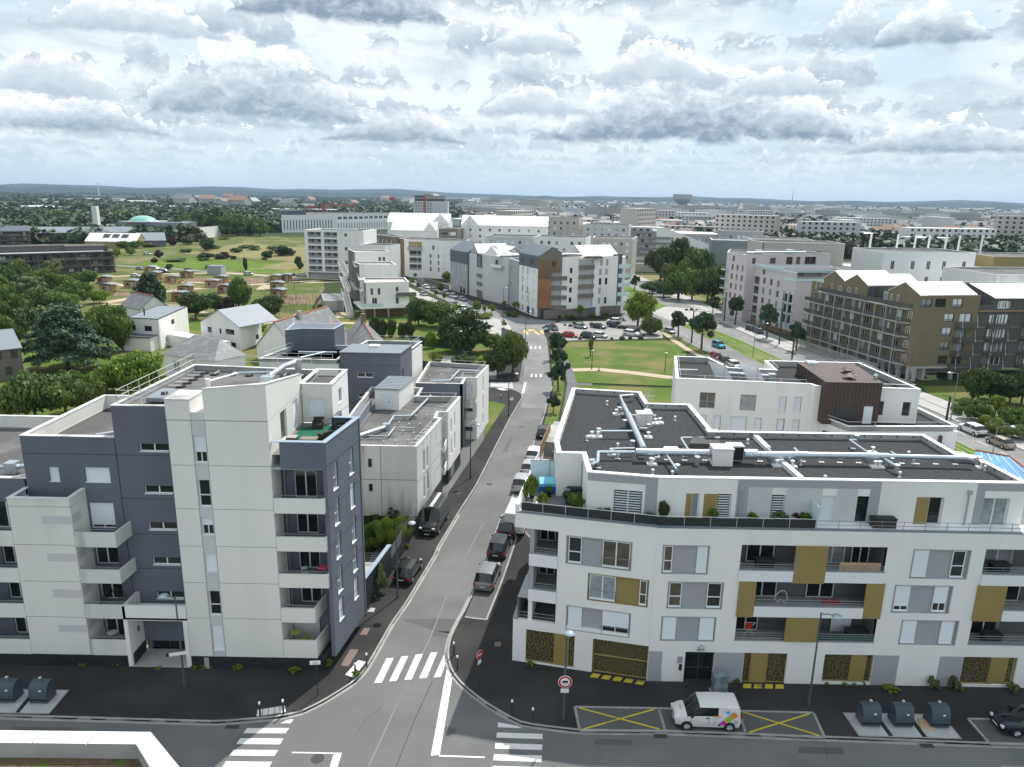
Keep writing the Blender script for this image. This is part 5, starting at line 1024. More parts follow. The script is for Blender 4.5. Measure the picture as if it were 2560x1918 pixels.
for p0 in ((25.0,86.6),(28.6,85.6)):
 m=MB();m.quad((p0[0],p0[1],13.5),(p0[0]+1.5,p0[1]-2.0,13.5),(p0[0]+.6,p0[1]-1.2,15.3),(p0[0]-.9,p0[1]+.8,15.3));m.ob('solar_panel','lens',BW);MB().tube([(p0[0]-.9,p0[1]+.8,13.2),(p0[0]-.9,p0[1]+.8,15.3),(p0[0],p0[1],13.3)],.04,n=5).tube([(p0[0]+.6,p0[1]-1.2,13.2),(p0[0]+.6,p0[1]-1.2,15.3),(p0[0]+1.5,p0[1]-2,13.3)],.04,n=5).ob('panel_frame','steel',BW)
MB().tube([(26.3,89.4,14.4),(26.6,87.6,13.8),(28.0,87.2,13.8),(31.5,86.4,13.8)],.22,n=10).box(31.3,32.1,86.0,86.8,13.2,14.1).ob('roof_duct','galva',BW)
hp=[(35.6,79.9),(41.9,79.9),(43.0,90.0),(36.1,90.2)]
MB().prism(hp,9.8,14.7).ob('roof_hut','brown_metal',BW);MB().prism([(35.5,79.8),(42,79.8),(43.1,90.1),(36.0,90.3)],14.7,14.8).ob('hut_roof','brown_metal',BW)
m=MB()
for k in range(16):x=35.75+k*.41;m.box(x,x+.04,79.85,79.9,9.9,14.7)
for k in range(13):y=80.2+k*.78;m.box(35.52+.05*k*.78,35.58+.05*k*.78,y,y+.05,9.9,14.7);
for k in range(15):x=35.8+k*.43;m.prism([(x,79.9),(x+.05,79.9),(x+.05+.9*(x-35)/7,90),(x+.9*(x-35)/7,90)],14.8,14.85)
m.ob('standing_seam','brown_metal',BW,kind='stuff')
MB().box(36.9,39.4,79.8,79.86,10.6,11.9).ob('louvre','dark_frame',BW);MB().box(40.2,41.2,79.78,79.86,9.95,12.0).ob('hut_door','shutter_white',BW)
MB().lathe((40.0,84.6,14.8),[(.45,0),(.45,.35),(.8,.4),(.1,.8)],10).ob('cowl','brown_metal',BW);MB().lathe((38.9,81.6,14.8),[(.2,0),(.2,.3),(.8,.35),(.1,.7)],10).ob('cowl','brown_metal',BW);MB().lathe((41.9,81.6,14.8),[(.2,0),(.2,.4),(.3,.45),(.05,.7)],8).ob('cowl','steel',BW);MB().box(36.9,38.2,88.6,89.8,14.8,15.1).ob('roof_light','frost_glass',BW)
TP=[(37.3,77.1),(50,77.8),(49.6,85.2),(43,86),(36.0,81)];MB().prism(TP,0,9.8).ob('lower_wall','white_render',BW);parapet_roof(TP,9.85,10.4,BW,'concrete','gravel_dark','coping');rail3([(35.6,81,10.4),(37.4,77.3,10.4),(49.8,78,10.4)],.5,BW,'rail',3,1)
f=fr2((35.4,81),(37.3,77.1));wf=[(1.2,8.0,1.9,9.2)];MB(f).box(1.1,2.0,-.03,.1,7.9,9.0).ob('window','glass_dark',BW);MB().box(47.9,48.2,77.4,77.75,7.5,9.4).ob('rain_box','brown_metal',BW)
t=thing('glass_canopy','blue glazed triangular canopy with brick red edge beside the avenue','canopy',(58,80,0));MB().poly([(49.5,72.5,6.5),(56,66,5.2),(55.5,76.5,7.4),(52.8,78.5,7.4)]).ob('glazing','skyblue_roof',t)
MB().tube([(52.8,78.5,7.45),(55.5,76.6,7.45),(56.5,66,5.3)],.12,n=5).ob('edge_trim','ridge_tile',t);MB().prism([(49.8,73),(55.8,66.5),(55.3,76),(52.8,78)],0,5).ob('wall','white_render',t)
m=MB()
for k in range(5):m.tube([(50.2+k*1.1,71.8-k*1.1,6.45-.2*k),(53.2+k*.5,78.0-k*.4,7.42)],.05,n=4)
m.ob('glazing_bar','white_metal',t,kind='stuff')
t=thing('shed_roof','low ribbed grey canopy roof behind the white parapet at right','canopy',(47,75,0));MB().quad((44,70,8.2),(50.5,70,7.6),(50.5,76.8,7.8),(46,76.8,8.4)).ob('roof','pale_slab',t);m=MB()
for k in range(9):y=70.4+k*.75;m.quad((44+.3*k*.7,y,8.25),(50.5,y,7.7),(50.5,y+.1,7.7),(44+.3*k*.7,y+.1,8.25))
m.ob('roof_rib','brown_metal',t,kind='stuff');MB().box(46.2,50.4,70.2,76.6,0,7.5).ob('wall','white_render',t)
# generic pieces for the middle distance
def mw_mesh(g,fm='pvc'):
 k=('mw',g,fm)
 if k not in WC:
  m=MB().box(0,.07,0,.06,0,1).box(.93,1,0,.06,0,1).box(.07,.93,0,.06,0,.05).box(.07,.93,0,.06,.95,1).box(.47,.53,.01,.06,.05,.95);f=m.mesh('window_frame',fm)
  WC[k]=(f,MB().quad((.07,.04,.05),(.93,.04,.05),(.93,.04,.95),(.07,.04,.95)).mesh('pane',g))
 return WC[k]
GL_={'D':'glass_dark','S':'shutter_white','C':'glass_curtain','M':'glass_warm','G':'grey_frame'}
def mwin(fr,r,k,parent,depth=.15,fm='pvc',pane=True):
 f,g=mw_mesh(GL_[k],fm);o=link('window',f,parent,loc=Vector(fr.w(r[0],depth,r[1]))-Vector(root_loc(parent)),rz=fr.ang);o.scale=(r[2]-r[0],1,r[3]-r[1]);link('pane',g,o);return o
def grid(s0,s1,n,zs,w,h,kinds='D',seed=0,skip=()):
 rnd=random.Random(seed);out=[]
 for j,z in enumerate(zs):
  for i in range(n):
   if (i,j) in skip:continue
   s=s0+(s1-s0)*(i+.5)/n-w/2;out.append(((s,z,s+w,z+h),rnd.choice(kinds)))
 return out
def face(fr,L,z0,z1,wins,mt,parent,fm='pvc',th=.25):
 wall(fr,0,L,z0,z1,[w[0] for w in wins],mt,parent,th)
 for r,k in wins:mwin(fr,r,k,parent,fm=fm)
def block(label,pts,z,mt,faces={},name='apartment_building',cat='building',roof='bitumen',cop='coping',par=.5,parent=None,fm='pvc',mts={},z0=0,lab=None):
 b=parent or thing(name,label,cat,(*pts[0],0));n=len(pts)
 for i in range(n):
  a,c=pts[i],pts[(i+1)% n];face(fr2(a,c),math.dist(a,c),z0,z,faces.get(i,[]),mts.get(i,mt),b,fm)
 if roof:parapet_roof(pts,z-par,z,b,'concrete',roof,cop,w=.3,up=False)
 return b
def seam_roof(fr,s0,s1,d0,d1,ze,zr,parent,mt='white_metal',along='d',ov=.25,seams=True,name='roof',split=.5,z2=None):
 "pitched roof; ridge runs along d or s; thick slabs, standing seams"
 z2=ze if z2 is None else z2
 for side in (0,1):
  m=MB(fr)
  if along=='d':
   sm=s0+(s1-s0)*split;a,za=(s0-ov,ze-.1) if side==0 else (s1+ov,z2-.1)
   q=[(a,d0-ov,za),(sm,d0-ov,zr),(sm,d1+ov,zr),(a,d1+ov,za)]
  else:
   dm=d0+(d1-d0)*split;a,za=(d0-ov,ze-.1) if side==0 else (d1+ov,z2-.1)
   q=[(s0-ov,a,za),(s0-ov,dm,zr),(s1+ov,dm,zr),(s1+ov,a,za)]
  m.quad(*q);m.quad(*[(x,y,z-.14) for x,y,z in q][::-1])
  for i in range(4):p,r=q[i],q[(i+1)% 4];m.quad(p,r,(r[0],r[1],r[2]-.14),(p[0],p[1],p[2]-.14))
  o=m.ob(name,mt,parent)
  if seams:
   m=MB(fr);P=[Vector(x) for x in q];l=(P[3]-P[0]).length if along=='d' else (P[2]-P[1]).length;c=int(l/.6)
   for k in range(1,c):
    t=k/c;A,B=P[0].lerp(P[3],t),P[1].lerp(P[2],t);e=(P[3]-P[0]).normalized()*.03;u=Vector((0,0,.06));m.quad(tuple(A-e+u),tuple(B-e+u),tuple(B+e+u),tuple(A+e+u));m.quad(tuple(A-e),tuple(B-e),tuple(B-e+u),tuple(A-e+u));m.quad(tuple(A+e+u),tuple(B+e+u),tuple(B+e),tuple(A+e))
   m.ob('standing_seam',mt,o,kind='stuff')
def gable_wall(fr,s0,s1,ze,zr,mt,parent,d=0,z0=0,split=.5,z2=None):
 MB(fr).poly([(s0,d,z0),(s1,d,z0),(s1,d,z2 or ze),(s0+(s1-s0)*split,d,zr),(s0,d,ze)]).ob('gable',mt,parent)
def slats(fr,s0,s1,z0,z1,parent,mt,step=.28,d=-.0,th=.05,name='cladding'):
 "vertical boards with open joints in one part"
 o=MB(fr).box(s0,s1,d+th*.4,d+th,z0,z1).ob(name,mt,parent);m=MB(fr);s=s0;k=0
 while s<s1-.05:m.box(s+.02,min(s+step-.02,s1),d-.015*(k% 2),d+th*.5,z0,z1);s+=step;k+=1
 m.ob('board',mt,o,kind='stuff');return o
# ochre brick block with galleries, and its dark timber neighbour
BO=thing('apartment_building','ochre brick block with long galleries, arcade and three pale metal gables on the avenue','building',(79.7,142.6,0))
A=Fr((71.9,176.2),(7.8,-33.6));LA=34.5;Cc=fr2((79.7,142.6),(92.9,144.5))
def sA(y):return (176.2-y)/33.6*LA
ws=[]
for j,z in enumerate((3.1,5.9,8.7,11.5)):
 for i in range(13):s=.6+i*2.35;ws.append(((s,z,s+(.9 if i% 2 else 1.5),z+2.1),'DMSDC'[(i*3+j*2)% 5]))
ws+=[((sA(169.2),14.5,sA(168.6),16.4),'S'),((sA(166.6),15.1,sA(165.4),16.2),'D'),((sA(163.6),15.1,sA(162.4),16.2),'D'),((sA(161.0),14.5,sA(160.4),16.4),'S'),((sA(150.4),14.4,sA(149.8),16.5),'S'),((sA(148.6),14.4,sA(148.0),16.5),'S')]
face(A,sA(176.2)+LA-30,2.85,14.0,[],'brick_ochre',BO) if 0 else None
face(A,LA,2.85,14.2,[w for w in ws if w[0][1]<14 and w[0][2]<33],'brick_ochre',BO)
for r,k in [((sA(144.9)-.1,z,sA(144.9)+1.0,z+1.5),kk) for z,kk in ((12.2,'S'),(9.2,'S'),(6.3,'S'),(3.4,'D'))]:mwin(A,r,k,BO,-.02)
for r,k in ws:
 if r[1]>14:mwin(A,r,k,BO,-.03)
G3=[(sA(171.9),sA(164.7),17.55,19.4),(sA(164.7),sA(157.2),17.45,19.4),(sA(151.05),LA,17.3,19.35)]
for a,b,ze,zr in G3:
 gable_wall(A,a,b,ze,zr,'brick_ochre',BO,-.01,14.2);seam_roof(A,a,b,0,13.2,ze,zr,BO,'white_metal','d',.12)
for a,b,z in ((0,sA(171.9),16.2),):face(Fr(A.w(a,0,0)[:2],A.t),b-a,14.2,z,[((1.3,14.4,1.8,15.9),'S'),((2.9,14.4,3.4,15.9),'S')],'brick_ochre',BO)
MB(A).box(0,sA(171.9),.3,12,15.5,15.9).ob('roof_deck','bitumen',BO);MB(A).box(sA(157.2),sA(151.05),2.5,13,14.0,14.15).ob('roof_deck','bitumen',BO)
m=MB(A);m.quad((sA(157.2),0,14),(sA(157.2),13,14),(sA(157.2),13,17.45),(sA(157.2),0,17.45));m.ob('side_wall','wood_grey',BO);slats(A,sA(157.2),sA(151.05),14.1,17.2,BO,'wood_grey',.3,d=2.4);mwin(A,(sA(155),14.3,sA(153.4),16.4),'C',BO,2.3)
GD=1.3
for z,s0,s1 in ((14.15,sA(172.0),LA-3.6),(11.35,-.3,LA-3.6),(8.55,-.3,LA-3.6),(5.75,-.3,LA-3.6),(2.95,-.3,LA-3.6)):
 s0g=s0;m=MB(A);m.box(s0g,s1,-GD,0,z-.12,z+.12);n=7
 for k in range(n):
  a0,a1=k/n*math.pi/2,(k+1)/n*math.pi/2;i=m.add([(s1,0,z+.12),(s1+2.0*math.sin(a0),-GD*math.cos(a0),z+.12),(s1+2.0*math.sin(a1),-GD*math.cos(a1),z+.12),(s1,0,z-.12),(s1+2.0*math.sin(a0),-GD*math.cos(a0),z-.12),(s1+2.0*math.sin(a1),-GD*math.cos(a1),z-.12)]);m.f+=[(i,i+1,i+2),(i+5,i+4,i+3),(i+1,i+4,i+5,i+2)]
 o=m.ob('gallery','concrete',BO)
 b=MB(A);s=s0g
 while s<s1:b.box(s,s+.09,-GD+.02,-GD+.06,z+.2,z+1.05);s+=.13
 b.box(s0g,s1,-GD+.0,-GD+.08,z+1.05,z+1.12)
 for k in range(14):a0=(k+.5)/14*math.pi/2;x,y=s1+2*math.sin(a0),-GD*math.cos(a0);b.cyl((x,y+.03,z+.2),(x,y+.03,z+1.08),.04,n=4)
 b.ob('balustrade','wood_grey',o,kind='stuff')
post=[sA(172.2)+i*3.35 for i in range(8)]
for i,s in enumerate([.4,3.4]+[sA(169)+i*3.3 for i in range(8)]):
 if s<LA-2.5:MB(A).box(s-.09,s+.09,-GD-.02,-GD+.16,0,11.3 if s<sA(172) else 14.1).ob('gallery_post','pale_slab',BO)
ar=MB(A);n=8
for k in range(6):
 s0=9+k*4.4;s1=s0+4.4;cx=(s0+s1)/2;R=1.85
 for j in range(n):
  a0,a1=math.pi*(1-j/n),math.pi*(1-(j+1)/n);x0,y0,x1,y1=cx+R*math.cos(a0),1.0+1.6*math.sin(a0),cx+R*math.cos(a1),1.0+1.6*math.sin(a1)
  ar.quad((x0,.3,y0),(x1,.3,y1),(x1,.3,2.85),(x0,.3,2.85));ar.quad((x0,.3,y0),(x0,1.0,y0),(x1,1.0,y1),(x1,.3,y1))
 ar.box(s0,s0+.35,.3,1.0,0,2.85).box(s1-.35,s1,.3,1.0,0,2.85)
ar.ob('arcade','concrete',BO);MB(A).box(0,LA,3.2,3.4,0,2.85).ob('arcade_wall','concrete',BO);MB(A).box(0,9,.3,3,0,2.85).ob('ground_floor_wall','brick_ochre',BO)
m=MB(A)
for k in range(9):m.box(-.5,LA-6,-2.6,-2.5,.25+k*.22,.37+k*.22)
m.ob('slat_fence','pale_slab',BO,kind='stuff')
cw=[(0.39,14.82,2.74,16.54),(3.43,14.81,5.75,16.53),(7.21,14.8,9.45,16.53),(5.86,11.92,8.06,13.56),(9.19,11.84,11.97,13.55),(5.91,9.08,8.01,10.78),(5.96,6.23,8.03,7.86),(5.97,3.32,8.08,5.03),(9.0,8.6,11.2,10.8),(9.0,5.9,11.2,8.1),(9.0,3.2,11.2,5.3)]
face(Cc,13.2,2.85,17.15,list(zip(cw,'CDSSSSCDCCD')),'brick_ochre',BO,fm='dark_frame')
for r in cw[:4]+cw[5:8]:bars(Cc,r[0],r[2],r[1],r[1]+.55,BO,4,'dark_frame',.05,.3,'window_guard')
MB(Cc).box(0,13.2,0,.6,2.4,2.85).ob('beam','concrete',BO)
for s in (0,3.2,9.5):MB(Cc).box(s,s+.5,.1,.8,0,2.5).ob('arch_pier','concrete',BO)
MB(Cc).box(3.8,6.5,3,8,0,2.5).ob('core_wall','concrete',BO);MB(Cc).box(0,22,6,6.2,0,2.4).ob('ground_floor_wall','concrete',BO)
def curved_balcony(fr,s0,s1,z,parent,brace=True,dep=1.5):
 m=MB(fr);n=8;P=[(s0+(s1-s0)*k/n,-dep*math.sin(math.pi*min(max(k/n,0),1))**.55 if 0<k<n else 0) for k in range(n+1)]
 i=m.add([(p[0],p[1],z) for p in P]+[(p[0],p[1],z-.15) for p in P]);m.f+=[tuple(range(i,i+n+1))[::-1],tuple(range(i+n+1,i+2*n+2))];m.f+=[(i+k,i+k+1,i+n+2+k,i+n+1+k) for k in range(n)]
 o=m.ob('balcony','wood_grey',parent);b=MB(fr)
 for h in (.12,.28,.44,.60,.76,.94):
  for k in range(n):p,q=P[k],P[k+1];b.quad((p[0],p[1]-.03,z+h),(q[0],q[1]-.03,z+h),(q[0],q[1]-.03,z+h+.11),(p[0],p[1]-.03,z+h+.11))
 b.ob('balustrade','wood_grey',o,kind='stuff')
 if brace:
  for s in (s0+.9,s1-.9):MB(fr).cyl((s,-dep*.9,z+.1),(s+.7,0,z+2.4),.05,n=5).ob('brace','rail',o)
for z in (10.75,7.9,5.1,2.4):curved_balcony(Cc,8.3,13.4,z,BO)
BT=thing('apartment_building','dark weathered timber block with curved slatted balconies at the right edge','building',(92.9,144.5,0))
D=Fr(Cc.w(13.3,0,0)[:2],Cc.t)
tw=[((4.0,14.5,6.0,16.0),'S')]
for j,z in enumerate((11.3,8.5,5.7,2.9)):tw+=[((2.6,z,3.5,z+1.9),'S' if j<3 else 'D'),((4.2,z,6.6,z+1.95),'SSCD'[j]),((10.6,z,11.5,z+1.9),'D'),((12.2,z,14.4,z+1.95),'D')]
o=MB(D);slats(D,0,20,2.4,14.3,BT,'wood_grey',.34,d=.05)
for r,k in tw:mwin(D,r,k,BT,.0)
slats(D,3.2,20,14.3,16.7,BT,'wood_grey',.34,d=.05);mwin(D,(4.4,14.6,6.6,15.9),'S',BT,.0)
MB(D).box(0,3.2,0,.1,14.2,15.2).ob('terrace_screen','wood_grey',BT)
gb=fr2(D.w(0,8,0)[:2],D.w(3.2,0,0)[:2]);m=MB();a,c=D.w(-1,9,0),D.w(3.1,0,0)
m.poly([(a[0],a[1],14),(c[0],c[1],14),(c[0],c[1],16.7),(*lerp(a,c,.45),19.0),(a[0],a[1],16.7)]);m.ob('gable','wood_grey',BT)
E1,E2=D.w(3.0,-.2,16.6),D.w(21,-.2,16.6);m=MB();r1_,r2_=(*lerp(a,c,.45),19.05),D.w(21,5.5,19.05);m.quad(E1,E2,r2_,r1_);a2=D.w(-1.1,9.2,16.6);m.quad(r1_,r2_,D.w(21,11,16.6),a2);m.ob('roof','white_metal',BT)
m=MB()
for k in range(1,30):
 t=k/30;A_,B_=Vector(E1).lerp(Vector(E2),t),Vector(r1_).lerp(Vector(r2_),t);e=Vector((.03,0,0));u=Vector((0,0,.06));m.quad(tuple(A_-e+u),tuple(A_+e+u),tuple(B_+e+u),tuple(B_-e+u));m.quad(tuple(A_-e),tuple(A_-e+u),tuple(B_-e+u),tuple(B_-e))
m.ob('standing_seam','white_metal',BT,kind='stuff')
MB(D).box(-.1,20,-.25,.05,13.95,14.15).ob('ledge','wood_light',BT)
for z in (10.75,7.9,5.1):MB(D).box(.2,2.0,-.1,.05,z-.05,z+.08).ob('ledge','wood_light',BT);MB(D).box(7.6,9.6,-.1,.05,z-.05,z+.08).ob('ledge','wood_light',BT)
for z in (10.75,7.9,5.1,2.4):curved_balcony(D,2.2,7.4,z,BT,z<10);curved_balcony(D,10.2,15.2,z,BT,z<10)
MB(D).box(0,20,.3,9,2.3,14.3).ob('structure_core','dark_frame',BT)
# pale pink apartment building
BK=thing('apartment_building','pale pink apartment building with mint floor bands and glass terrace rails beside the tramway','building',(66,215,0))
PK=[(64.6,224.0),(67.2,212.5),(69.8,213.0),(73.8,191.5),(84,192.5),(95,200),(92,226),(70,236)]
zs=(3.3,6.1,8.9,11.7)
fa,fb,fc_=fr2(PK[0],PK[1]),fr2(PK[2],PK[3]),fr2(PK[3],PK[4])
l0,l2=math.dist(PK[0],PK[1]),math.dist(PK[2],PK[3])
face(fa,l0,0,19.3,grid(2.5,l0-.6,3,(3.3,6.1,8.9,11.7,14.5),1.1,1.7,'MMG',3)+[((3.5,17.0,4.8,18.6),'M')],'pink_render',BK,'wood_brown')
for z in (3.0,5.8,8.6,11.4,14.2):MB(fa).box(-.9,1.7,-1.1,0,z-.15,z+.15).ob('balcony','mint_band',BK);bars(fa,-.9,1.7,z+.15,z+1.0,BK,4,'grey_frame',-1.05,.3,'balcony_rail')
MB(fr2(PK[1],PK[2])).box(0,2.7,0,.2,0,16.5).ob('wall','pink_render',BK)
loz=[((.6,z,3.4,z+2.1),'D') for z in (3.0,5.8,8.6,11.4)]
face(fb,l2,0,16.6,loz+grid(4.2,15.5,3,(3.5,6.3,9.1,11.9),1.3,1.7,'MMG',5)+[((4.6,14.4,6.2,15.9),'M')]+[((17.4,z,21.2,z+2.1),'D') for z in (3.0,5.8,8.6)],'pink_render',BK,'wood_brown')
for z in (3.0,5.8,8.6,11.4):bars(fb,.6,3.4,z,z+1.0,BK,3,'grey_frame',.03,.3,'balcony_rail');MB(fb).box(.5,3.5,-.25,.05,z-.3,z).ob('floor_band','mint_band',BK)
for z in (3.0,5.8,8.6):MB(fb).box(16.9,l2+.3,-.5,.05,z-.3,z).ob('floor_band','mint_band',BK);bars(fb,17.0,l2,z,z+1.0,BK,4,'dark_frame',-.4,.35,'balcony_rail')
for s in (16.9,19.6):MB(fb).box(s,s+.45,-.5,-.1,0,11.5).ob('pier','mint_band',BK)
face(fc_,math.dist(PK[3],PK[4]),0,14.2,[((5,z,8.5,z+2.1),'D') for z in (3.0,5.8,8.6,11.6)],'pink_render',BK,'wood_brown')
MB(fb).box(-.1,l2+.1,-.16,.02,.6,2.6).ob('base_band','mint_band',BK)
for s,w in ((.8,3),(6,1.3),(9,3.5),(14.6,1.6)):MB(fb).box(s,s+w,-.18,-.16,.2,2.4).ob('garage_door','wood_brown',BK)
TPp=[PK[2],lerp(PK[2],PK[3],.74),(88,199),(92,215),(80,216)]
parapet_roof([PK[2],lerp(PK[2],PK[3],.72),(90,200),(92,214),(82,216)],16.0,16.6,BK,'mint_band','terrace_tile','mint_glass');MB(fb).box(0,l2*.72,-.05,-.02,16.6,17.3).ob('glass_rail','mint_glass',BK);MB(fb).box(0,l2*.75,-.2,.05,15.9,16.3).ob('floor_band','mint_band',BK)
parapet_roof([lerp(PK[2],PK[3],.74),PK[3],PK[4],(86,200)],13.7,14.3,BK,'mint_band','terrace_tile','mint_glass');MB(fb).box(l2*.74,l2,-.05,-.02,14.3,15.0).ob('glass_rail','mint_glass',BK);MB(fc_).box(0,10,-.05,-.02,14.3,15.0).ob('glass_rail','mint_glass',BK)
up=fr2((73,204.5),(91,206.5));face(up,18,14.2,17.0,[((1.5,14.4,3.2,15.9),'G'),((6.5,14.4,8.2,15.9),'G'),((12,14.4,13.5,15.9),'G')],'pink_render',BK)
up=fr2((67.2,216),(96,224));face(up,30,14,19.2,[((3,16.6,4.2,18.3),'M'),((9,16.6,11,18.3),'M'),((14.6,16.3,16.8,18.6),'D'),((18,16.3,19.4,18.6),'M'),((21,16.3,25,18.6),'D')],'pink_render',BK,'wood_brown')
parapet_roof([PK[0],PK[1],(67.3,216),(96,224),(94,240),(70,240)],18.8,19.3,BK,'concrete','bitumen','mint_band')
MB().tube([(70,222,19.5),(78,224,19.6),(90,228,19.5)],.3).box(74,76,226,228,19,20).box(84,86.5,228,230,19,20.2).ob('roof_duct','galva',BK)
# white and timber building on the square
BS=thing('apartment_building','white and timber five storey building with dark metal gable facing the car park','building',(7,213.6,0))
K0,K1,K2,K3=(1.6,226.8),(7.0,213.6),(14.6,212.9),(32.9,222.4)
fs=fr2(K0,K1);ls=math.dist(K0,K1)
sw=[]
for j,z in enumerate((3.4,6.2,9.0,11.8)):sw+=[((2.4,z,3.4,z+2.2),'CDCC'[j]),((6.2,z,7.2,z+2.2),'CDSC'[j]),((11.3,z+.5,12.2,z+1.7),'S')]
face(fs,ls,0,14.4,sw+[((2.6,.2,3.8,2.4),'D'),((6.2,.2,8.6,2.4),'D'),((10.4,.2,11.9,2.4),'D')],'white_render',BS)
slats(fs,-.1,ls+.1,14.3,18.0,BS,'zinc_dark',.6,d=-.1,th=.12);mwin(fs,(2.3,15.5,3.5,16.8),'D',BS,-.14,'dark_frame');mwin(fs,(8.8,15.3,11.2,16.8),'D',BS,-.14,'dark_frame')
seam_roof(fs,0,ls,0,9,18.0,20.6,BS,'zinc','s',.15)
ft=fr2(K1,K2);lt=math.dist(K1,K2)
MB(ft).poly([(0,-.05,14.6),(7.5,-.05,14.6),(7.5,-.05,18.0),(4.5,-.05,20.5),(0,-.05,18.0)]).ob('gable','wood_taupe',BS)
for j,z in enumerate((2.8,5.7,8.6,11.5)):slats(ft,0,3.9 if j<3 else 3.9,z,z+2.85,BS,'wood_orange' if j<3 else 'wood_brown',.3,d=-.35 if j<4 else 0,th=.35)
slats(ft,0,5.6,14.3,17.0,BS,'wood_brown',.3,d=-.1,th=.12);mwin(ft,(4.1,15,5.2,16.7),'D',BS,-.15,'dark_frame')
slats(ft,3.9,6.5,13.4,14.4,BS,'wood_brown',.3,d=-.3,th=.3)
MB(ft).box(3.9,7.6,1.6,1.8,2.8,14).ob('recess_wall','light_grey_render',BS)
for z in (3.1,6.0,8.9,11.8):mwin(ft,(4.1,z,6.6,z+2.1),'D',BS,1.4,'dark_frame')
for z in (2.8,5.7,8.5,11.3):
 MB(ft).box(3.8,8.4,-.5,1.6,z-.15,z+.05).ob('balcony','concrete',BS);slats(ft,3.8,6.9,z-.1,z+1.05,BS,'wood_taupe',.22,d=-.55,th=.06,name='balustrade');slats(ft,6.9,8.6,z-.1,z+1.1,BS,'wood_taupe',.22,d=-.3,th=.06,name='balustrade')
fw_=fr2(K2,K3);lw_=math.dist(K2,K3)
fw2=[]
for z in (4.6,7.5,10.3,13.2):fw2+=[((1.9,z,2.8,z+1.5),'D')]
for j,z in enumerate((3.6,6.6,9.4,12.2)):fw2+=[((12.2,z,13.1,z+2.0),'CCDC'[j]),((14.4,z,15.3,z+2.0),'DSDC'[j])]
fw2+=[((12.4,15.0,13.3,17.0),'C'),((14.5,15.0,15.4,17.0),'C')]
lg=[((5.0,z,10.2,z+2.6),None) for z in (3.0,5.9,8.7,11.5,14.3)]
wall(Fr(fw_.w(-.6,0,0)[:2],fw_.t),0,lw_-1.2,2.8,17.9,[tuple(v+.6 if i% 2==0 else v for i,v in enumerate(w[0])) for w in fw2+lg],'white_render',BS)
for r,k in fw2:mwin(fw_,r,k,BS,.1,'pvc' if k !='D' else 'dark_frame')
for (r,_) in lg:
 room(fw_,r,1.9,BS,'light_grey_render','concrete');mwin(fw_,(r[0]+.4,r[1]+.1,r[0]+3.2,r[1]+2.2),'D',BS,1.7,'dark_frame')
 if r[1]>4:slats(fw_,r[0]-.15,r[2]+.15,r[1]-.15,r[1]+1.1,BS,'wood_taupe',.22,d=-.35,th=.06,name='balustrade')
MB(fw_).lathe((0,0,0),[(0.01,0),(.02,.01)],3).ob('x','white_render',BS) if 0 else None
m=MB(fw_);n=8
for k in range(n):
 a0,a1=math.pi*k/n,math.pi*(k+1)/n;m.quad((7.6-2.8*math.cos(a0),-1.1,16.9+1.2*math.sin(a0)),(7.6-2.8*math.cos(a1),-1.1,16.9+1.2*math.sin(a1)),(7.6-2.8*math.cos(a1),.2,17.2+1.2*math.sin(a1)),(7.6-2.8*math.cos(a0),.2,17.2+1.2*math.sin(a0)))
m.ob('awning','terrace_pale',BS)
slats(fw_,-6.5,8.8,.1,2.7,BS,'wood_taupe',.35,d=-.05,th=.12);MB(fw_).box(9,11.5,-.03,.1,.1,2.8).ob('garage_door','blue_grey_render',BS);MB(fw_).box(-.6,lw_,-.02,.2,2.7,3.0).box(11.5,13.0,-.03,.1,0,3.4).ob('wall','white_render',BS);slats(fw_,13.6,lw_,.1,2.9,BS,'wood_taupe',.35,d=-.05,th=.12)
MB(ft).box(1.2,3.2,-.15,-.05,.1,2.6).ob('entrance_door','dark_frame',BS);MB(ft).box(4.5,5.8,-.15,-.05,.1,2.3).ob('entrance_door','dark_frame',BS);slats(ft,0.3,lt,.1,2.75,BS,'wood_taupe',.35,d=-.04,th=.1)
MB().box(14,26,216,222,17.4,17.9).ob('roof_deck','bitumen',BS);MB().tube([(13,216,18.3),(16,217,18.4),(20,218,18.3)],.3).tube([(12.5,217,18.2),(17,219.5,18.2)],.25).ob('roof_duct','galva',BS)
fe=Fr(fw_.w(lw_-1.9,0,0)[:2],fw_.t)
fr_end=fr2(K3,(36.4,231));seam_roof(Fr((21.5,218.2),fw_.t),0,12.5,1.0,12,17.4,20.6,BS,'white_metal','s',.1);gable_wall(Fr((21.5,218.5),(-fw_.n[0],-fw_.n[1])),-12,-1,17.4,20.6,'light_grey_render',BS)
for j,z in enumerate((2.9,5.8,8.6,11.4,14.2)):
 q=[K3,(34.6,223.3),(35.9,227),(33.5,227)];MB().prism(q,z-.12,z+.08).ob('balcony','concrete',BS);MB().tube([(33,222.2,z+.6),(34.8,223.2,z+.6),(36,227,z+.6)],.02,n=4);m=MB();m.quad((31.6,221.6,z-.1),(34.9,223.1,z-.1),(34.9,223.1,z+1.1),(31.6,221.6,z+1.1));m.quad((34.9,223.1,z-.1),(36.1,227,z-.1),(36.1,227,z+1.1),(34.9,223.1,z+1.1));m.ob('glass_rail','mint_glass',BS)
slats(Fr(fw_.w(lw_-3.6,.2,0)[:2],fw_.t),0,3.5,3,18.4,BS,'zinc_dark',.5,th=.1)
MB().prism([(1.9,227),(7.3,214),(14.6,213.4),(32.6,222.8),(35,231),(20,238),(4,236)],.1,17.2).ob('structure_core','light_grey_render',BS)
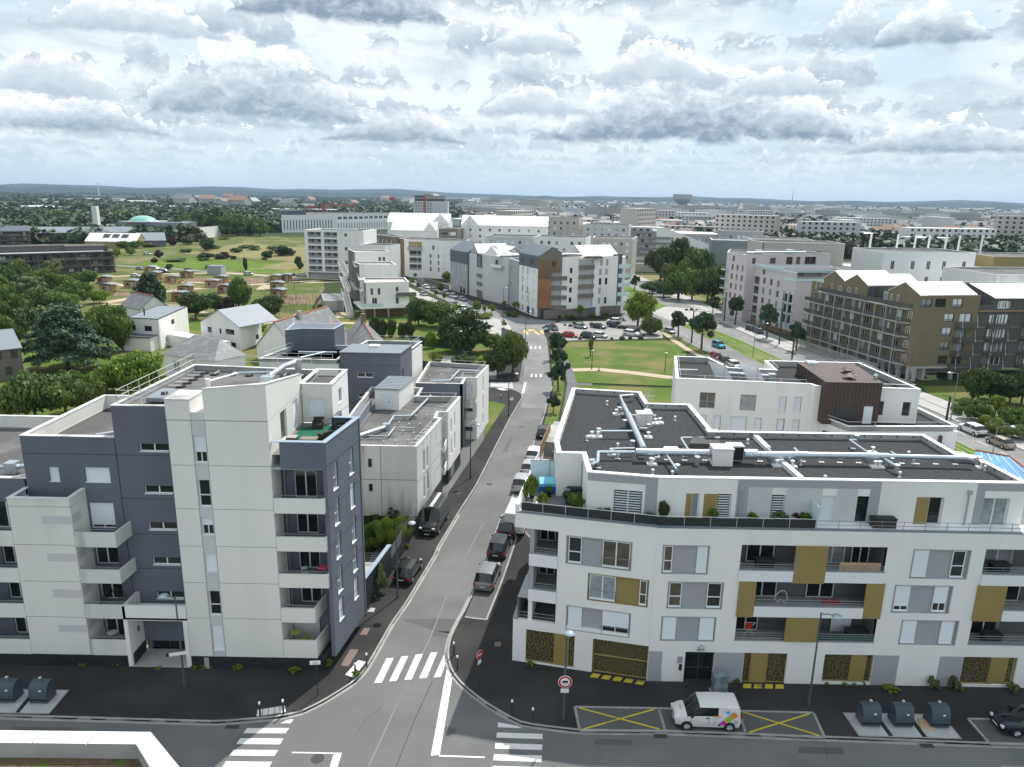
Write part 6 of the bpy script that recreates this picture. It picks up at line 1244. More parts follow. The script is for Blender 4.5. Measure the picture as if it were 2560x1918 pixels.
BGy=block('grey narrow wing with staggered windows between the two gabled buildings',[(-1.4,238.4),(1.5,227.2),(6,232),(2,242)],15.2,'grey_render',{0:[((1.5,z,2.5,z+2.4),'CDCD'[j]) for j,z in enumerate((2.6,5.4,8.2,11.0))]+[((7.3,z,8.3,z+1.6),'S') for z in (3,5.8,8.6,11.4)]})
# grey gabled building along the oblique street
BN=thing('apartment_building','grey rendered building with dark zinc attic and white roofs along the oblique street','building',(-16,262,0))
N0,N1,N2,N3,N4=(-23.9,274.8),(-16.6,260.8),(-14.0,257.9),(-9.7,248.6),(-1.6,239.2)
fn=fr2(N0,N1);ln=math.dist(N0,N1)
face(fn,ln,0,11,[((s,z,s+1,z+2),'CSCC'[(i+j)% 4]) for i,s in enumerate((1,5.6,9.6,13.2)) for j,z in enumerate((2.6,5.6,8.4)) if (i,j) !=(2,0)]+[((8.2,.1,14,2.4),'D')],'grey_render',BN)
slats(fn,-.1,ln+.1,10.9,15.3,BN,'zinc_dark',.7,d=-.08,th=.1);[mwin(fn,(s,11.9,s+.9,14),'D',BN,-.1,'dark_frame') for s in (3.3,8.0,12.3)]
seam_roof(fn,0,ln,0,11,15.3,18.5,BN,'zinc','s',.2)
MB(fn).poly([(ln,0,0),(ln,11,0),(ln,11,15),(ln,5.5,18.4),(ln,0,15.2)]).ob('gable','zinc_dark',BN)
fo=fr2((-15.6,261.5),(-9.7,248.6));lo=math.dist((-15.6,261.5),(-9.7,248.6))
face(fo,6.6,0,15.4,[((s,z,s+.9,z+1.9),'CSC'[(i+j)% 3]) for i,s in enumerate((1.3,3.9)) for j,z in enumerate((2.0,5.0,8.0,11.0))],'grey_render',BN)
gable_wall(fo,0,7.2,15.4,18.3,'grey_render',BN,0,15.3);slats(fo,6.4,10.5,10.8,15.5,BN,'zinc_dark',.7,d=-.08,th=.1);mwin(fo,(8,11.5,9.1,14),'D',BN,-.1)
for z in (2.6,5.4,8.2):MB(fo).box(6.8,10.8,1.2,1.3,z-2,z+.8).ob('recess_wall','wood_brown',BN);mwin(fo,(7.2,z+.2,9.6,z+2.1),'D',BN,1.1,'dark_frame');slats(fo,6.7,10.8,z-.9,z+.3,BN,'wood_taupe',.25,d=-.3,th=.06,name='balustrade')
MB(fo).box(6.7,10.8,-.2,1.2,10.6,10.9).ob('wall','grey_render',BN);MB(fo).box(6.7,10.8,-.1,0.1,.1,1.5).ob('fence','wood_taupe',BN)
seam_roof(fo,7.0,10.5,0,9,15.5,18.4,BN,'white_metal','s',.1);seam_roof(fo,0,7.0,.2,12,15.4,18.4,BN,'white_metal','d',.1);seam_roof(Fr((-9.7,248.6),fo.t),-1.5,8,1.5,13,15.5,18.6,BN,'white_metal','s',.1)
fp_=fr2((-10.4,250.2),(-1.8,240.0));lp=math.dist((-10.4,250.2),(-1.8,240.0));face(fp_,lp,0,15.3,[((1.2,z,2.0,z+1.8),'S') for z in (2.4,5.2,8.0)]+[((6.0,11.9,9.2,14.2),'D')],'light_grey_render',BN);gable_wall(fp_,0,8.5,15.3,18.5,'white_render',BN,-.02,15.2)
MB(fp_).box(5.2,11,-1.3,0,11.5,11.7).ob('balcony','concrete',BN);MB(fp_).box(5.2,11,-1.34,-1.3,11.7,12.7).ob('glass_rail','mint_glass',BN)
MB().prism([(-23.5,275.3),(-16.2,261.3),(-9.5,249.5),(-1.6,240),(8,250),(-10,284)],.1,15).ob('structure_core','light_grey_render',BN)
# white slab with loggias (left) and stepped white building
BQ=thing('apartment_building','seven storey white slab building with two columns of loggias beside the meadow','building',(-86,307,0))
fq=fr2((-87.2,307),(-62,303.5));lq=math.dist((-87.2,307),(-62,303.5))
hq=[]
for z in (2.9,5.7,8.5,11.3,14.1,16.9):hq+=[(1.4,z,7.2,z+2.2),(8.4,z,14.2,z+2.2)]
wq=[((17.2,z,18.4,z+1.4),'DS'[j% 2]) for j,z in enumerate((6.2,9.0,11.8,14.6,17.4))]+[((21.6,z,22.8,z+1.4),'S') for z in (6.2,9.0,11.8,14.6,17.4)]
wall(fq,0,lq,2.5,19.8,hq+[w[0] for w in wq],'white_render',BQ)
for r in hq:room(fq,r,1.8,BQ,'light_grey_render','concrete');mwin(fq,(r[0]+.8,r[1]+.05,r[0]+2.0,r[3]-.1),'D',BQ,1.6);mwin(fq,(r[0]+3.4,r[1]+.05,r[0]+4.8,r[3]-.1),'D',BQ,1.6);MB(fq).box(r[0],r[2],.05,.1,r[1],r[1]+.9).ob('balustrade','grey_frame',BQ)
for r,k in wq:mwin(fq,r,k,BQ)
MB(fq).box(.8,lq,1.2,1.5,0,2.5).ob('base_wall','concrete',BQ)
parapet_roof([(-87.2,307),(-62,303.5),(-60,322),(-85,326)],19.3,19.8,BQ,'concrete','bitumen','coping');MB().box(-80,-66,309,312,19.8,20.3).ob('roof_duct','galva',BQ);MB().prism([(-62,303.5),(-60,322),(-62,322),(-63,304)],0,19.8).ob('wall','white_render',BQ);MB().prism([(-87,307.1),(-86.5,307.1),(-84.6,326),(-85,326)],0,19.8).ob('wall','white_render',BQ)
block('white block with closed shutters behind the stepped building',[(-63,300),(-52,296),(-48,310),(-60,314)],14.5,'white_render',{0:[((5,9,6,11),'S'),((5,4,6,6),'S')]})
BX=thing('apartment_building','stepped white building with outside stairs and galleries descending to the footpath','building',(-42,206,0))
t1=[(-42.5,208.0),(-30.6,212.6),(-33.4,223.5),(-45.6,221)];t2_=[(-48.6,230.0),(-37.0,230.6),(-40.3,240.8),(-52,238)];t3=[(-52.4,240.5),(-41.4,245.4),(-44.4,252.5),(-57,252.8)]
block('',t1,10.0,'white_render',{0:[((1.5,6.4,2.3,8.4),'D'),((3.6,6.4,4.4,8.4),'D'),((1.9,3.5,3.4,5.6),'D'),((8.8,7.2,9.7,8.6),'D'),((8.8,3.6,9.7,5.6),'D')],3:[((s,z,s+1.6,z+2.2),'D') for s in (1.2,4.2,7.6,10.6) for z in (3.3,6.5)]},parent=BX,z0=3.1,mts={3:'wood_taupe'},roof='terrace_pale')
block('',t2_,13.2,'white_render',{0:[((.8,9.0,1.8,10.6),'S'),((8,9.0,10.2,10.6),'S')],3:[((s,z,s+1.6,z+2.2),'D') for s in (.8,4.2,6.2) for z in (3.3,6.5,9.6)]},parent=BX,mts={3:'wood_taupe'},roof='terrace_pale')
block('',t3,16.2,'white_render',{0:[((8,13.0,9,14.4),'D'),((9.4,13.0,10.4,14.4),'D')],3:[((s,z,s+1.6,z+2.2),'D') for s in (1.2,4.2,8.6) for z in (6.5,9.6,12.8)]},parent=BX,mts={3:'wood_taupe'},roof='terrace_pale')
fx=fr2((-42.5,208.0),(-30.6,212.6));MB(fx).box(-1.6,12.8,-1.3,12,2.6,3.1).ob('platform','white_render',BX);[MB(fx).box(s,s+.35,-1,-.6,0,2.6).ob('pillar','concrete',BX) for s in (-1.0,2.2,6.2,11.8)];slats(fx,0,12.5,.1,2.6,BX,'wood_brown',.4,d=1.5)
MB(fx).box(8.6,14.6,-1.4,-.2,5.9,6.1).ob('balcony','concrete',BX);slats(fx,8.6,14.6,5.9,7.1,BX,'wood_taupe',.25,d=-1.45,th=.06,name='balustrade');MB(fx).box(-1.5,4.8,-1.3,-1.25,3.1,4.1).ob('glass_rail','frost_glass',BX)
for z,a,b in ((6.1,(-43.6,207.8),(-47.2,222)),(9.3,(-46.8,220),(-51.3,238)),(12.4,(-50,230),(-56,252)),(6.1,(-49,223),(-54.5,242))):
 g=fr2(a,b);l=math.dist(a,b);MB(g).box(0,l,-1.4,0,z-.2,z).ob('gallery','concrete',BX);bars(g,0,l,z,z+1,BX,5,'rail',-.06,1.4,'gallery_rail')
for k,(a,b,z0,z1) in enumerate((((-46.5,206),(-50.5,217),0,6.1),((-49.5,217),(-54,229),6.1,9.3),((-52.5,229),(-57.5,242),9.3,12.4))):
 n=14;m=MB(fr2(a,b));l=math.dist(a,b)
 for i in range(n):m.box(l*i/n,l*(i+1)/n,-.9,.9,z0+(z1-z0)*i/n,z0+(z1-z0)*(i+1)/n+.05)
 m.ob('stair_flight','pale_slab',BX);A_,B_=fr2(a,b).w(0,-.9,z0+1),fr2(a,b).w(l,-.9,z1+1);MB().tube([A_,B_],.05,n=4).tube([fr2(a,b).w(0,.9,z0+1),fr2(a,b).w(l,.9,z1+1)],.05,n=4).ob('handrail','white_metal',BX)
pg=thing('carport','concrete enclosure with white steel pergola beams beside the outside stairs','pergola',(-57,222,0));Q4=[(-57,217.5),(-51.5,219),(-55,236),(-62,234)]
for a,b in zip(Q4,Q4[1:]+Q4[:1]):MB(fr2(a,b)).box(0,math.dist(a,b),0,.25,0,3.2).ob('wall','concrete',pg)
for k in range(8):a,b=lerp(Q4[0],Q4[3],(k+.5)/8),lerp(Q4[1],Q4[2],(k+.5)/8);MB().cyl((*a,3.2),(*b,3.2),.12,n=4).ob('beam','white_metal',pg)
# cream buildings behind
bc=block('cream white building with ochre loggias behind the parked cars',[(-51.6,330),(-48.5,324.5),(-45.8,317.4),(-39.5,316),(-26.9,310.2),(-22,312),(-20,330),(-48,342)],15.8,'white_render',
{3:[((3.6,z,4.5,z+1.9),'D') for z in (2.9,5.7,8.5)]+[((4.9,12.0,6,14.0),'D')]+[((7.6,z,8.4,z+1.9),'DDDS'[j]) for j,z in enumerate((2.9,5.7,8.5,11.6))]+[((10.6,z,11.4,z+1.9),'S') for z in (2.9,5.7,8.5,11.6)],0:[((s,z,s+.8,z+2),'D') for s in (1.2,3.6) for z in (4,7,10,12.8)],7:[]},mts={0:'wood_brown'})
g=fr2((-45.8,317.4),(-39.5,316));l=math.dist((-45.8,317.4),(-39.5,316))
MB(g).box(.3,l-.1,-.02,.05,11.9,15.2).ob('ochre_panel','gold_frame',bc);mwin(g,(1.4,12.8,3.8,14.2),'D',bc,-.05);MB(g).box(0,l,-.9,0,11.6,11.8).box(0,l,-.95,-.9,11.8,12.9).ob('balcony','pale_slab',bc)
for z in (3.2,6.1,9.0):
 for a,b in ((.6,4.0),(4.2,6.0)):MB(g).box(a,b,-.04,.02,z,z+2.4).ob('loggia','dark_frame',bc);MB(g).box(a,b,-.1,-.05,z,z+.9).ob('balustrade','grey_frame',bc)
bt=block('taupe brick building with timber end behind the stepped building',[(-66,346),(-52.4,329),(-50.5,335),(-58,352)],16.4,'wood_taupe',{0:[((s,z,s+1.0,z+1.6),'S') for s in (4,8,12,16) for z in (4.5,7.5,10.5,13.2)]},mts={1:'wood_brown'})
for lab,x,y,w,d,h,zr,colm in (('tall white gabled building with three roof windows behind the cream block',-26,362,42,13,21,25.5,'white_metal'),('white double gabled building with two small gable windows',-66,385,32,14,21,25.5,'white_metal'),('lower white building with long white metal roof in front of the double gable',-60,360,22,10,18,22,'white_metal')):
 b=thing('apartment_building',lab,'building',(x,y,0));fz=Fr((x,y),(1,-.06));face(fz,w,0,h,grid(2,w-2,8,(12,15,18) if h>20 else (12,),1.1,1.4,'DSC',int(w)),'white_render',b);seam_roof(fz,0,w,0,d,h,zr,b,colm,'s',.2,seams=False)
 for s in (0,w):MB(fz).poly([(s,0,0),(s,d,0),(s,d,h),(s,d/2,zr-.1),(s,0,h)]).ob('gable','white_render',b)
 gable_wall(fz,w*.72 if w<40 else 0,w if w<40 else w*.2,h,zr,'white_render',b,-.1,h-.5)
for lab,pts,h,mt in (('cream block with black railed balconies between white gables and square',[(7.0-20,330),(8,325),(12,345),(-10,348)],17.5,'light_grey_render'),('white block with ochre loggias and dark windows behind the square building',[(9,318),(30,312),(34,330),(12,334)],18.2,'white_render'),('pale stone coloured building with terraces behind the square',[(35,330),(52,326),(58,350),(38,352)],17.5,'terrace_pale'),('taupe building with red loggia panels behind the cream block',[(-36,352),(-27,350),(-25,362),(-34,364)],19.5,'wood_taupe'),('tall beige block with plain walls, right of the white gabled building',[(12,400),(34,395),(38,415),(14,420)],24,'terrace_pale'),('grey and beige apartment block beyond the square, with dark windows',[(36,395),(60,390),(64,410),(40,415)],21,'light_grey_render')):
 l=math.dist(pts[0],pts[1]);block(lab,pts,h,mt,{0:grid(1,l-1,6,(h-3.2,h-6.1,h-9,h-12),1.3,1.6,'DDSC',int(h)),3:grid(1,math.dist(pts[3],pts[0])-1,3,(h-3.2,h-6.1),1.0,1.6,'DS',2)})
# terrace building with long balconies, grey row, red panel hall
bl_=thing('apartment_building','white building with long planted balconies and a sloping end, beyond the trees','building',(61,430,0));fz=Fr((62,431),(1,-.10));wall(fz,0,64,0,6,[],'white_render',bl_)
for j in range(5):
 w=58-j*9;z=3.5+j*3.1;wall(fz,0,w-4,z,z+3.1,[],'light_grey_render',bl_);MB(fz).box(-.5,w-3,-1.6,0,z-.25,z).ob('balcony','pale_slab',bl_);MB(fz).box(-.5,w-3,-1.65,-1.6,z,z+.95).ob('balustrade','rail_grey',bl_)
 for i in range(7):mwin(fz,(2+i*(w-8)/7,z+.3,4.2+i*(w-8)/7,z+2.5),'DC'[i% 2],bl_,-.05)
MB(fz).poly([(20,-.2,3),(64,-.2,3),(62,-.2,6),(24,-.2,19),(20,-.2,19)][::1]).ob('sloping_wall','white_render',bl_)
MB(fz).box(0,24,0,10,18.6,19).ob('roof','coping',bl_)
gr_=block('dark grey stepped row of flats behind the planted balcony building',[(98,445),(150,437),(152,450),(100,458)],14.5,'grey_render',{0:grid(3,50,12,(4.5,7.5,10.5),1.0,1.8,'SCD',8)})
block('low white hall with a red end panel beyond the big trees',[(132,412),(160,408),(163,425),(134,428)],8,'light_grey_render',{},mts={1:'red'})
block('long brown roofed bungalow behind the tree group',[(58,360),(84,356),(86,366),(60,370)],4.0,'terrace_pale',{},name='house',roof='tile_roof')
block('white panelled block with narrow dark windows behind the ochre building',[(118,236),(150,240),(150,262),(118,258)],19.5,'white_metal',{0:[((s,z,s+1.3,z+2.8),'D') for s in (3,10,15.5,21,28) for z in (4,9,14)]})
block('beige block with three square windows left of the white panelled block',[(88,262),(117,262),(118,280),(88,280)],20.5,'terrace_pale',{0:[((s,16,s+2,17.8),'D') for s in (5,12,19)]})
block('long white flat roofed block behind the ochre gables',[(112,172),(160,178),(158,205),(110,200)],14.0,'white_render',{0:[((s,9.5,s+1.2,11.5),'SD'[i% 2]) for i,s in enumerate((26,31,36,42))]})
block('white flat roofed block with small dark window at the right edge',[(135,205),(180,212),(178,235),(133,228)],15.8,'white_render',{0:[((12,11,13.4,12.8),'D'),((6,11,7.6,13),'S'),((18,11,19.6,13),'S')]})
ch=thing('chimney_group','cluster of seven slim white exhaust masts above flat roofs at right','chimney',(170,330,0))
for k,(x,y) in enumerate(((158,330),(171,332),(180,334),(184,330),(195,336),(198,331),(210,334))):MB().cyl((x,y,0),(x+.5,y,21.5),.45,n=8).ob('mast','white_metal',ch)
block('ochre walled hall with flat roof at the right edge',[(205,315),(250,318),(250,345),(204,342)],13.5,'gold_frame',{},name='hall',cat='hall')
block('white hall with bright flat roof below the exhaust masts',[(140,300),(200,306),(198,330),(138,325)],9,'white_render',{},name='hall',cat='hall',roof='coping')
block('blue grey hall with sloping roof behind the pink building',[(88,330),(118,326),(122,345),(92,350)],17.5,'zinc',{},name='hall',cat='hall',roof='zinc')
block('pale building with dark screen fence beside the row of parked cars',[(120,372),(150,370),(156,400),(124,405)],16,'light_grey_render',{0:grid(2,28,5,(8,11.5),1.6,1.8,'DS',4)})
block('tall grey clad building at the end of the far street',[(118,420),(140,418),(144,445),(122,447)],18,'grey_render',{0:grid(2,20,4,(8,11.5,14),1.4,1.8,'DS',9)})
# houses, sheds, timber galleries and domed building on the left
def house(label,pts,z,mt='white_render',roof=None,wins={},roofm='zinc',z1=None):
 h=thing('house',label,'house',(*pts[0],0));n=len(pts)
 for i in range(n):a,b=pts[i],pts[(i+1)% n];face(fr2(a,b),math.dist(a,b),0,z,wins.get(i,[]),mt,h,'dark_frame')
 if roof is None:MB().prism(pts,z,z+.15).ob('roof',roofm,h);coping(pts,z+.1,h,'dark_frame',w=.25,h=.12)
 return h
Ha,Hb,Hc=(-86.3,160.5),(-78.6,159.2),(-80.6,178.4)
h=house('white cubic house with grey flat roof and black flue pipe',[Ha,Hb,Hc,(-88.2,179)],6.7,wins={0:[((1.0,4.0,2.0,5.3),'D'),((4.1,4.0,6.0,5.2),'D'),((3.0,1.2,4.8,2.3),'D')],1:[((7.6,4.2,9.8,5.4),'D'),((7.7,1.2,10.8,2.2),'C'),((3.2,1.0,4.0,2.2),'D')]})
MB().cyl((-84,164,6.7),(-84,164,8.5),.16,n=7).ob('flue','black',h);MB().prism([(-86,157.4),(-79.6,156.6),(-79.1,159.2),(-85.6,160.3)],0,3.1).ob('porch','white_render',h);MB().prism([(-86.2,157.1),(-79.4,156.3),(-79,159.4),(-85.8,160.5)],3.1,3.35).ob('porch_roof','zinc_dark',h);MB().box(-88.2,-86.6,159,160.4,0,2.3).ob('door','wood_brown',h)
h=house('white gabled house with pale zinc roof beside the flat roofed one',[(-71.6,164.5),(-60.6,158.7),(-59.6,170.0),(-69.5,175.5)],5.6,roof=1,wins={0:[((2.2,3.3,3.6,4.6),'D'),((6.0,3.4,6.7,4.6),'D'),((8.0,3.5,10.8,4.7),'D'),((8.3,.6,11.0,1.8),'D')],1:[((8.0,1.0,9.6,2.2),'D')]})
g=fr2((-71.6,164.5),(-60.6,158.7));l=math.dist((-71.6,164.5),(-60.6,158.7));gable_wall(g,0,l,5.6,8.8,'white_render',h,0,5.6);seam_roof(g,0,l,0,11.5,5.6,8.85,h,'zinc','d',.15,seams=False);MB().prism([(-80,168),(-71.5,163),(-62,157),(-63,155.5),(-73,160),(-80,164)],0,2.7).ob('garage','white_render',h);MB(g).box(5,9,-3.4,-3.2,.1,2.2).ob('garage_door','ridge_tile',h)
h=thing('house','old white house with hipped slate roof in front of the two white houses','house',(-66.8,135,0));q=[(-66.8,135.4),(-54.8,130.3),(-51.2,136),(-60,146)]
for i in range(4):a,b=q[i],q[(i+1)% 4];face(fr2(a,b),math.dist(a,b),0,4.4,[((2.6,1.2,4.2,3.3),'C'),((7,1.4,7.9,3.0),'C')] if i==0 else [],'white_render',h)
ra,rb=(-62.9,141.2),(-56.4,137.4)
for i,f_ in enumerate(([q[0],q[1],rb,ra],[q[1],q[2],rb],[q[2],q[3],ra,rb],[q[3],q[0],ra])):MB().poly([(p[0]+(p[0]+59)*.04 if k<(2 if len(f_)==4 else 2) else p[0],p[1]+(p[1]-138)*.05 if k<2 else p[1],4.3 if k<2 else 7.0) for k,p in enumerate(f_)]).ob('roof','slate_roof',h)
def gabled(label,a,b,dep,ze,zr,wm='white_render',rm='slate_roof',tile=True,split=.5):
 h=thing('house',label,'house',(*a,0));f=fr2(a,b);l=math.dist(a,b)
 for s in (0,l):MB(f).poly([(s,0,0),(s,dep,0),(s,dep,ze),(s,dep*split,zr-.1),(s,0,ze)]).ob('gable',wm,h)
 MB(f).quad((0,0,0),(l,0,0),(l,0,ze),(0,0,ze)).ob('wall',wm,h);MB(f).quad((l,dep,0),(0,dep,0),(0,dep,ze),(l,dep,ze)).ob('wall',wm,h)
 seam_roof(f,0,l,0,dep,ze,zr,h,rm,'s',.25,seams=False,split=split)
 if tile:MB(f).cyl((-.2,dep*split,zr+.02),(l+.2,dep*split,zr+.02),.16,n=6).ob('ridge','ridge_tile',h)
 return h,f,l
h,f,l=gabled('old slate roofed house with orange ridge and dark dormer',(-45.5,149),(-40.2,172),9,3.0,8.3)
MB(f).box(9,10,3.6,4.4,6.5,9.3).ob('chimney','concrete',h);MB(f).box(6.5,9,.5,3.2,4,6.6).ob('dormer','zinc_dark',h);MB(f).quad((2,1.5,4.95),(4.5,1.5,4.95),(4.5,3.2,6.9),(2,3.2,6.9)).ob('solar_panel','bitumen',h)
h,f,l=gabled('slate roofed house with steep gable and orange ridge, middle one',(-33.5,141),(-36.2,160),7,3.0,7.4);h,f,l=gabled('pale slate house with long sloping roof and ridge chimney',(-22.5,139),(-30.2,164),9,2.6,7.6);MB(f).box(19,20,4,5,7,9.4).ob('chimney','brick_ochre',h)
h,f,l=gabled('brown timber clad house with zinc roof at the left edge',(-104,119),(-91.2,131.8),11,5.9,8.6,'wood_taupe','zinc',False)
for s,z in ((11.5,4),(14,4),(16.4,4.0),(12,1),(15.2,1.0)):mwin(f,(s,z,s+1.1,z+1.5),'D',h,-.04,'dark_frame')
gabled('grey slate roof half hidden by trees left of the cedar',(-112,206),(-103,199),8,2.6,6,'white_render','slate_roof')
def shed(x,y,rz,lab,w=4.2,d=3.4):
 t=thing('garden_shed',lab,'shed',(x,y,0),rz,'wooden sheds of the allotment gardens');L_=Fr((0,0),(1,0))
 link('wall',MB().box(0,w,0,d,0,2.3).mesh('wall','wood_light'),t);link('end_wall',MB().box(-.05,0,0,d,0,2.35).box(0,w,-.04,0,0,2.2).mesh('end_wall','wood_light' if int(x)% 2 else 'wood_orange'),t)
 m=MB();n=6;P=[(-.6+(w+1.2)*k/n,2.35+.75*math.sin(math.pi*(.1+.75*k/n))) for k in range(n+1)]
 for p,q in zip(P,P[1:]):m.quad((p[0],-.4,p[1]),(q[0],-.4,q[1]),(q[0],d+.4,q[1]),(p[0],d+.4,p[1]));m.quad((p[0],-.4,p[1]-.12),(q[0],-.4,q[1]-.12),(q[0],-.4,q[1]),(p[0],-.4,p[1]))
 link('roof',m.mesh('roof','zinc'),t);link('window',MB().box(1.1,1.9,-.08,-.04,1.0,1.8).mesh('window','glass_dark'),t);link('door',MB().box(2.6,3.5,-.07,-.03,0,2.0).mesh('door','concrete'),t)
 if w>4:link('compost_box',MB().box(w+.5,w+1.4,.2,1.1,0,.8).mesh('compost_box','wood_orange'),t)
for i,(p,lab) in enumerate(zip([(-159.65,315.06),(-146.95,292.45),(-134.07,279.9),(-136.77,298.84),(-116.3,282.71),(-113.91,268.33),(-104.1,255.23),(-116.84,252.28),(-110.17,233.27),(-97.67,290.01),(-94.46,293.5),(-89.08,265.75),(-82.51,246.09),(-143.65,251.88),(-141.48,263.65),(-157.45,274.84)],('farthest left in the back row','left in the second row, below the first','with a mural, beside the cross path','standing alone behind the blue car side','with a white notice, near the purple tree','roof half hidden by its neighbour','largest, beside the purple tree','between the cedar and the centre group','closest to the dark bushy trees','left of the pair by the white slab','right of the pair by the white slab','tall narrow one on the sandy path','partly hidden behind the round dark tree','front one of the twin sheds at left','with stacked compost boxes left of the cedar','rear one of the twin sheds at left'))):shed(p[0],p[1],-.15+.1*(i% 3),'small wooden allotment shed with curved zinc roof, '+lab)
t=thing('garden_shed','dark cube shaped store beside the lane of the allotments','shed',(-128,312,0));link('wall',MB().box(-3,3,0,5,0,3.6).mesh('wall','grey_render'),t);link('roof',MB().box(-3.1,3.1,-.1,5.1,3.6,3.75).mesh('roof','zinc'),t)
def galleries(label,a,b,dep,fl,z0=0,n=12,roofm='bitumen_dark',seed=1):
 t=thing('apartment_building',label,'building',(*a,0));f=fr2(a,b);l=math.dist(a,b);H_=z0+fl*2.9;rnd=random.Random(seed)
 face(Fr(f.w(0,1.6,0)[:2],f.t),l,0,H_,[((l*(i+rnd.uniform(.2,.5))/n,z0+.2+2.9*j,l*(i+rnd.uniform(.6,.8))/n,z0+2.3+2.9*j),rnd.choice('DDSC')) for i in range(n) for j in range(fl)],'wood_grey',t,'dark_frame');MB(f).box(0,l,1.8,dep,0,H_).ob('structure_core','wood_grey',t)
 for j in range(fl+1):MB(f).box(-.3,l+.3,0,1.6,z0+2.9*j-.15,z0+2.9*j+.1).ob('gallery','wood_taupe',t)
 for i in range(n+1):MB(f).box(l*i/n-.12,l*i/n+.12,-.05,.2,0,H_).ob('post','wood_taupe',t)
 for j in range(fl):
  for i in range(n):
   if rnd.random()<.65:MB(f).box(l*i/n,l*(i+1)/n,-.5 if rnd.random()<.4 else-.1,.0,z0+2.9*j,z0+2.9*j+1.05).ob('balustrade','wood_taupe' if rnd.random()<.5 else 'wood_grey',t)
 MB(f).box(-.5,l+.5,-.2,dep,H_,H_+.25).ob('roof',roofm,t);return t,f,l,H_
t,f,l,H_=galleries('long dark timber building with open galleries and posts behind the trees',(-236,262),(-172,315.5),12,3,0,18,seed=2);MB(f).box(30,66,4,11,H_+.2,H_+3.0).ob('attic','wood_grey',t);MB(f).box(-2,20,.5,9,H_+.2,H_+2.8).ob('attic','wood_grey',t);MB(f).box(66,82,3,14,H_,H_+2.6).ob('attic','wood_grey',t);MB(f).box(31,80,1,3.5,H_+.25,H_+.5).ob('roof_edge','white_metal',t)
t,f,l,H_=galleries('dark timber block with shallow roof at the upper left edge',(-345,430),(-303,462),16,3,0,9,'zinc_dark',seed=3);seam_roof(f,0,l,0,16,H_,H_+3,t,'zinc_dark','s',.8,seams=False)
t,f,l,H_=galleries('timber block with pale zinc roof and central gable behind the galleries',(-305,478),(-262,500),14,2,1,8,'zinc',seed=4);seam_roof(f,-2,l+4,0,14,H_,H_+3.5,t,'zinc','s',.8,seams=False);MB(f).box(l,l+10,.5,13,0,H_).ob('green_wing','mint_band',t)
h,f,l=gabled('ochre house with white roof and three dark roof windows',(-262,450),(-232,452),16,4,8.5,'gold_frame','white_metal',False)
for s in (9,14.5,20):MB(f).quad((s,3.2,6.15),(s+4,3.2,6.15),(s+4,6.4,8.0),(s,6.4,8.0)).ob('roof_window','car_glass',h)
gabled('small dark roofed house between the roof windows and the dome',(-236,462),(-222,470),14,4,8.5,'zinc_dark','zinc',False)
mq=block('white low building with green glass dome, dark windows and grey upper level',[(-318,552),(-262,548),(-236,556),(-236,600),(-318,610)],8.2,'cream_concrete',{0:[((2,2.5,3.5,6),'D'),((24,4.2,29.5,7.0),'D'),((33,5.2,38,7.0),'D'),((43,4.4,48,7.0),'D')],1:[((4+i*3,3,5+i*3,6.2),'D') for i in range(4)]})
MB().box(-300,-250,560,600,8.2,11.4).ob('upper_level','zinc',mq);m=MB().lathe((-283,566,11.4),[(10.2,0),(9.6,.8),(8.2,2.4),(5.7,3.7),(2.7,4.4),(.4,4.6)],20);m.smooth=True;m.ob('dome','teal_dome',mq);MB().cyl((-283,566,11.3),(-283,566,11.9),10.7,n=24).ob('dome_ring','white_metal',mq)
mt_=thing('tower','slender square white tower beside the domed building','tower',(-313,556,0));MB().prism([(-316,556),(-312.2,556),(-312.5,560),(-315.7,560)],0,22.5).ob('shaft','cream_concrete',mt_)
# tower block, crane, long campus building, skyline
tb=thing('tower_block','pale grey tower block with brown crown and white diagonal lattice above the roofs','tower block',(-143,1050,0));fz=Fr((-143,1050),(1,.02));face(fz,48,0,27,grid(2,26,7,(3,7,11,15,19,22.5),1.6,2.6,'D',1),'light_grey_render',tb);MB(fz).box(0,48,1,30,0,26.9).ob('structure_core','light_grey_render',tb);MB(fz).box(2,44,-.1,26,27,34.5).ob('crown','brown_metal',tb);MB(fz).lathe((24,12,34.5),[(15,0),(10,2.4),(4,3.6),(.5,4)],10).ob('crown_cap','dark_frame',tb)
m=MB(fz)
for k in range(9):s=27+k*2.4;m.cyl((s,-.3,0),(s+2.6,-.3,27),.35,n=4).cyl((s+2.6,-.3,0),(s,-.3,27),.35,n=4)
m.ob('lattice','white_metal',tb,kind='stuff')
def crane(x,y,h,j0,j1,lab,a=0):
 t=thing('tower_crane',lab,'crane',(x,y,0),a);link('mast',MB().box(-.9,.9,-.9,.9,0,h).mesh('mast','crane_red'),t);m=MB()
 for k in range(int(j1/5)):m.cyl((k*5,0,h),(k*5+2.5,0,h+2.2),.12,n=4).cyl((k*5+2.5,0,h+2.2),(k*5+5,0,h),.12,n=4)
 m.cyl((-j0,0,h),(j1,0,h),.18,n=4).cyl((0,0,h+2.2),(j1,0,h+2.2),.15,n=4);link('jib',m.mesh('jib','crane_red' if j1<60 else 'white_metal'),t);link('counterweight',MB().box(-j0-3,-j0+4,-1,1,h-3,h+.5).mesh('counterweight','crane_red'),t);link('cab',MB().box(-1,1.5,-1.6,1.6,h-4,h+1).mesh('cab','crane_red'),t)
crane(-121,1000,31,44,88,'red tower crane with long pale jib in front of the tower block');crane(-232,900,20,14,40,'low red crane above the long white campus building',.3)
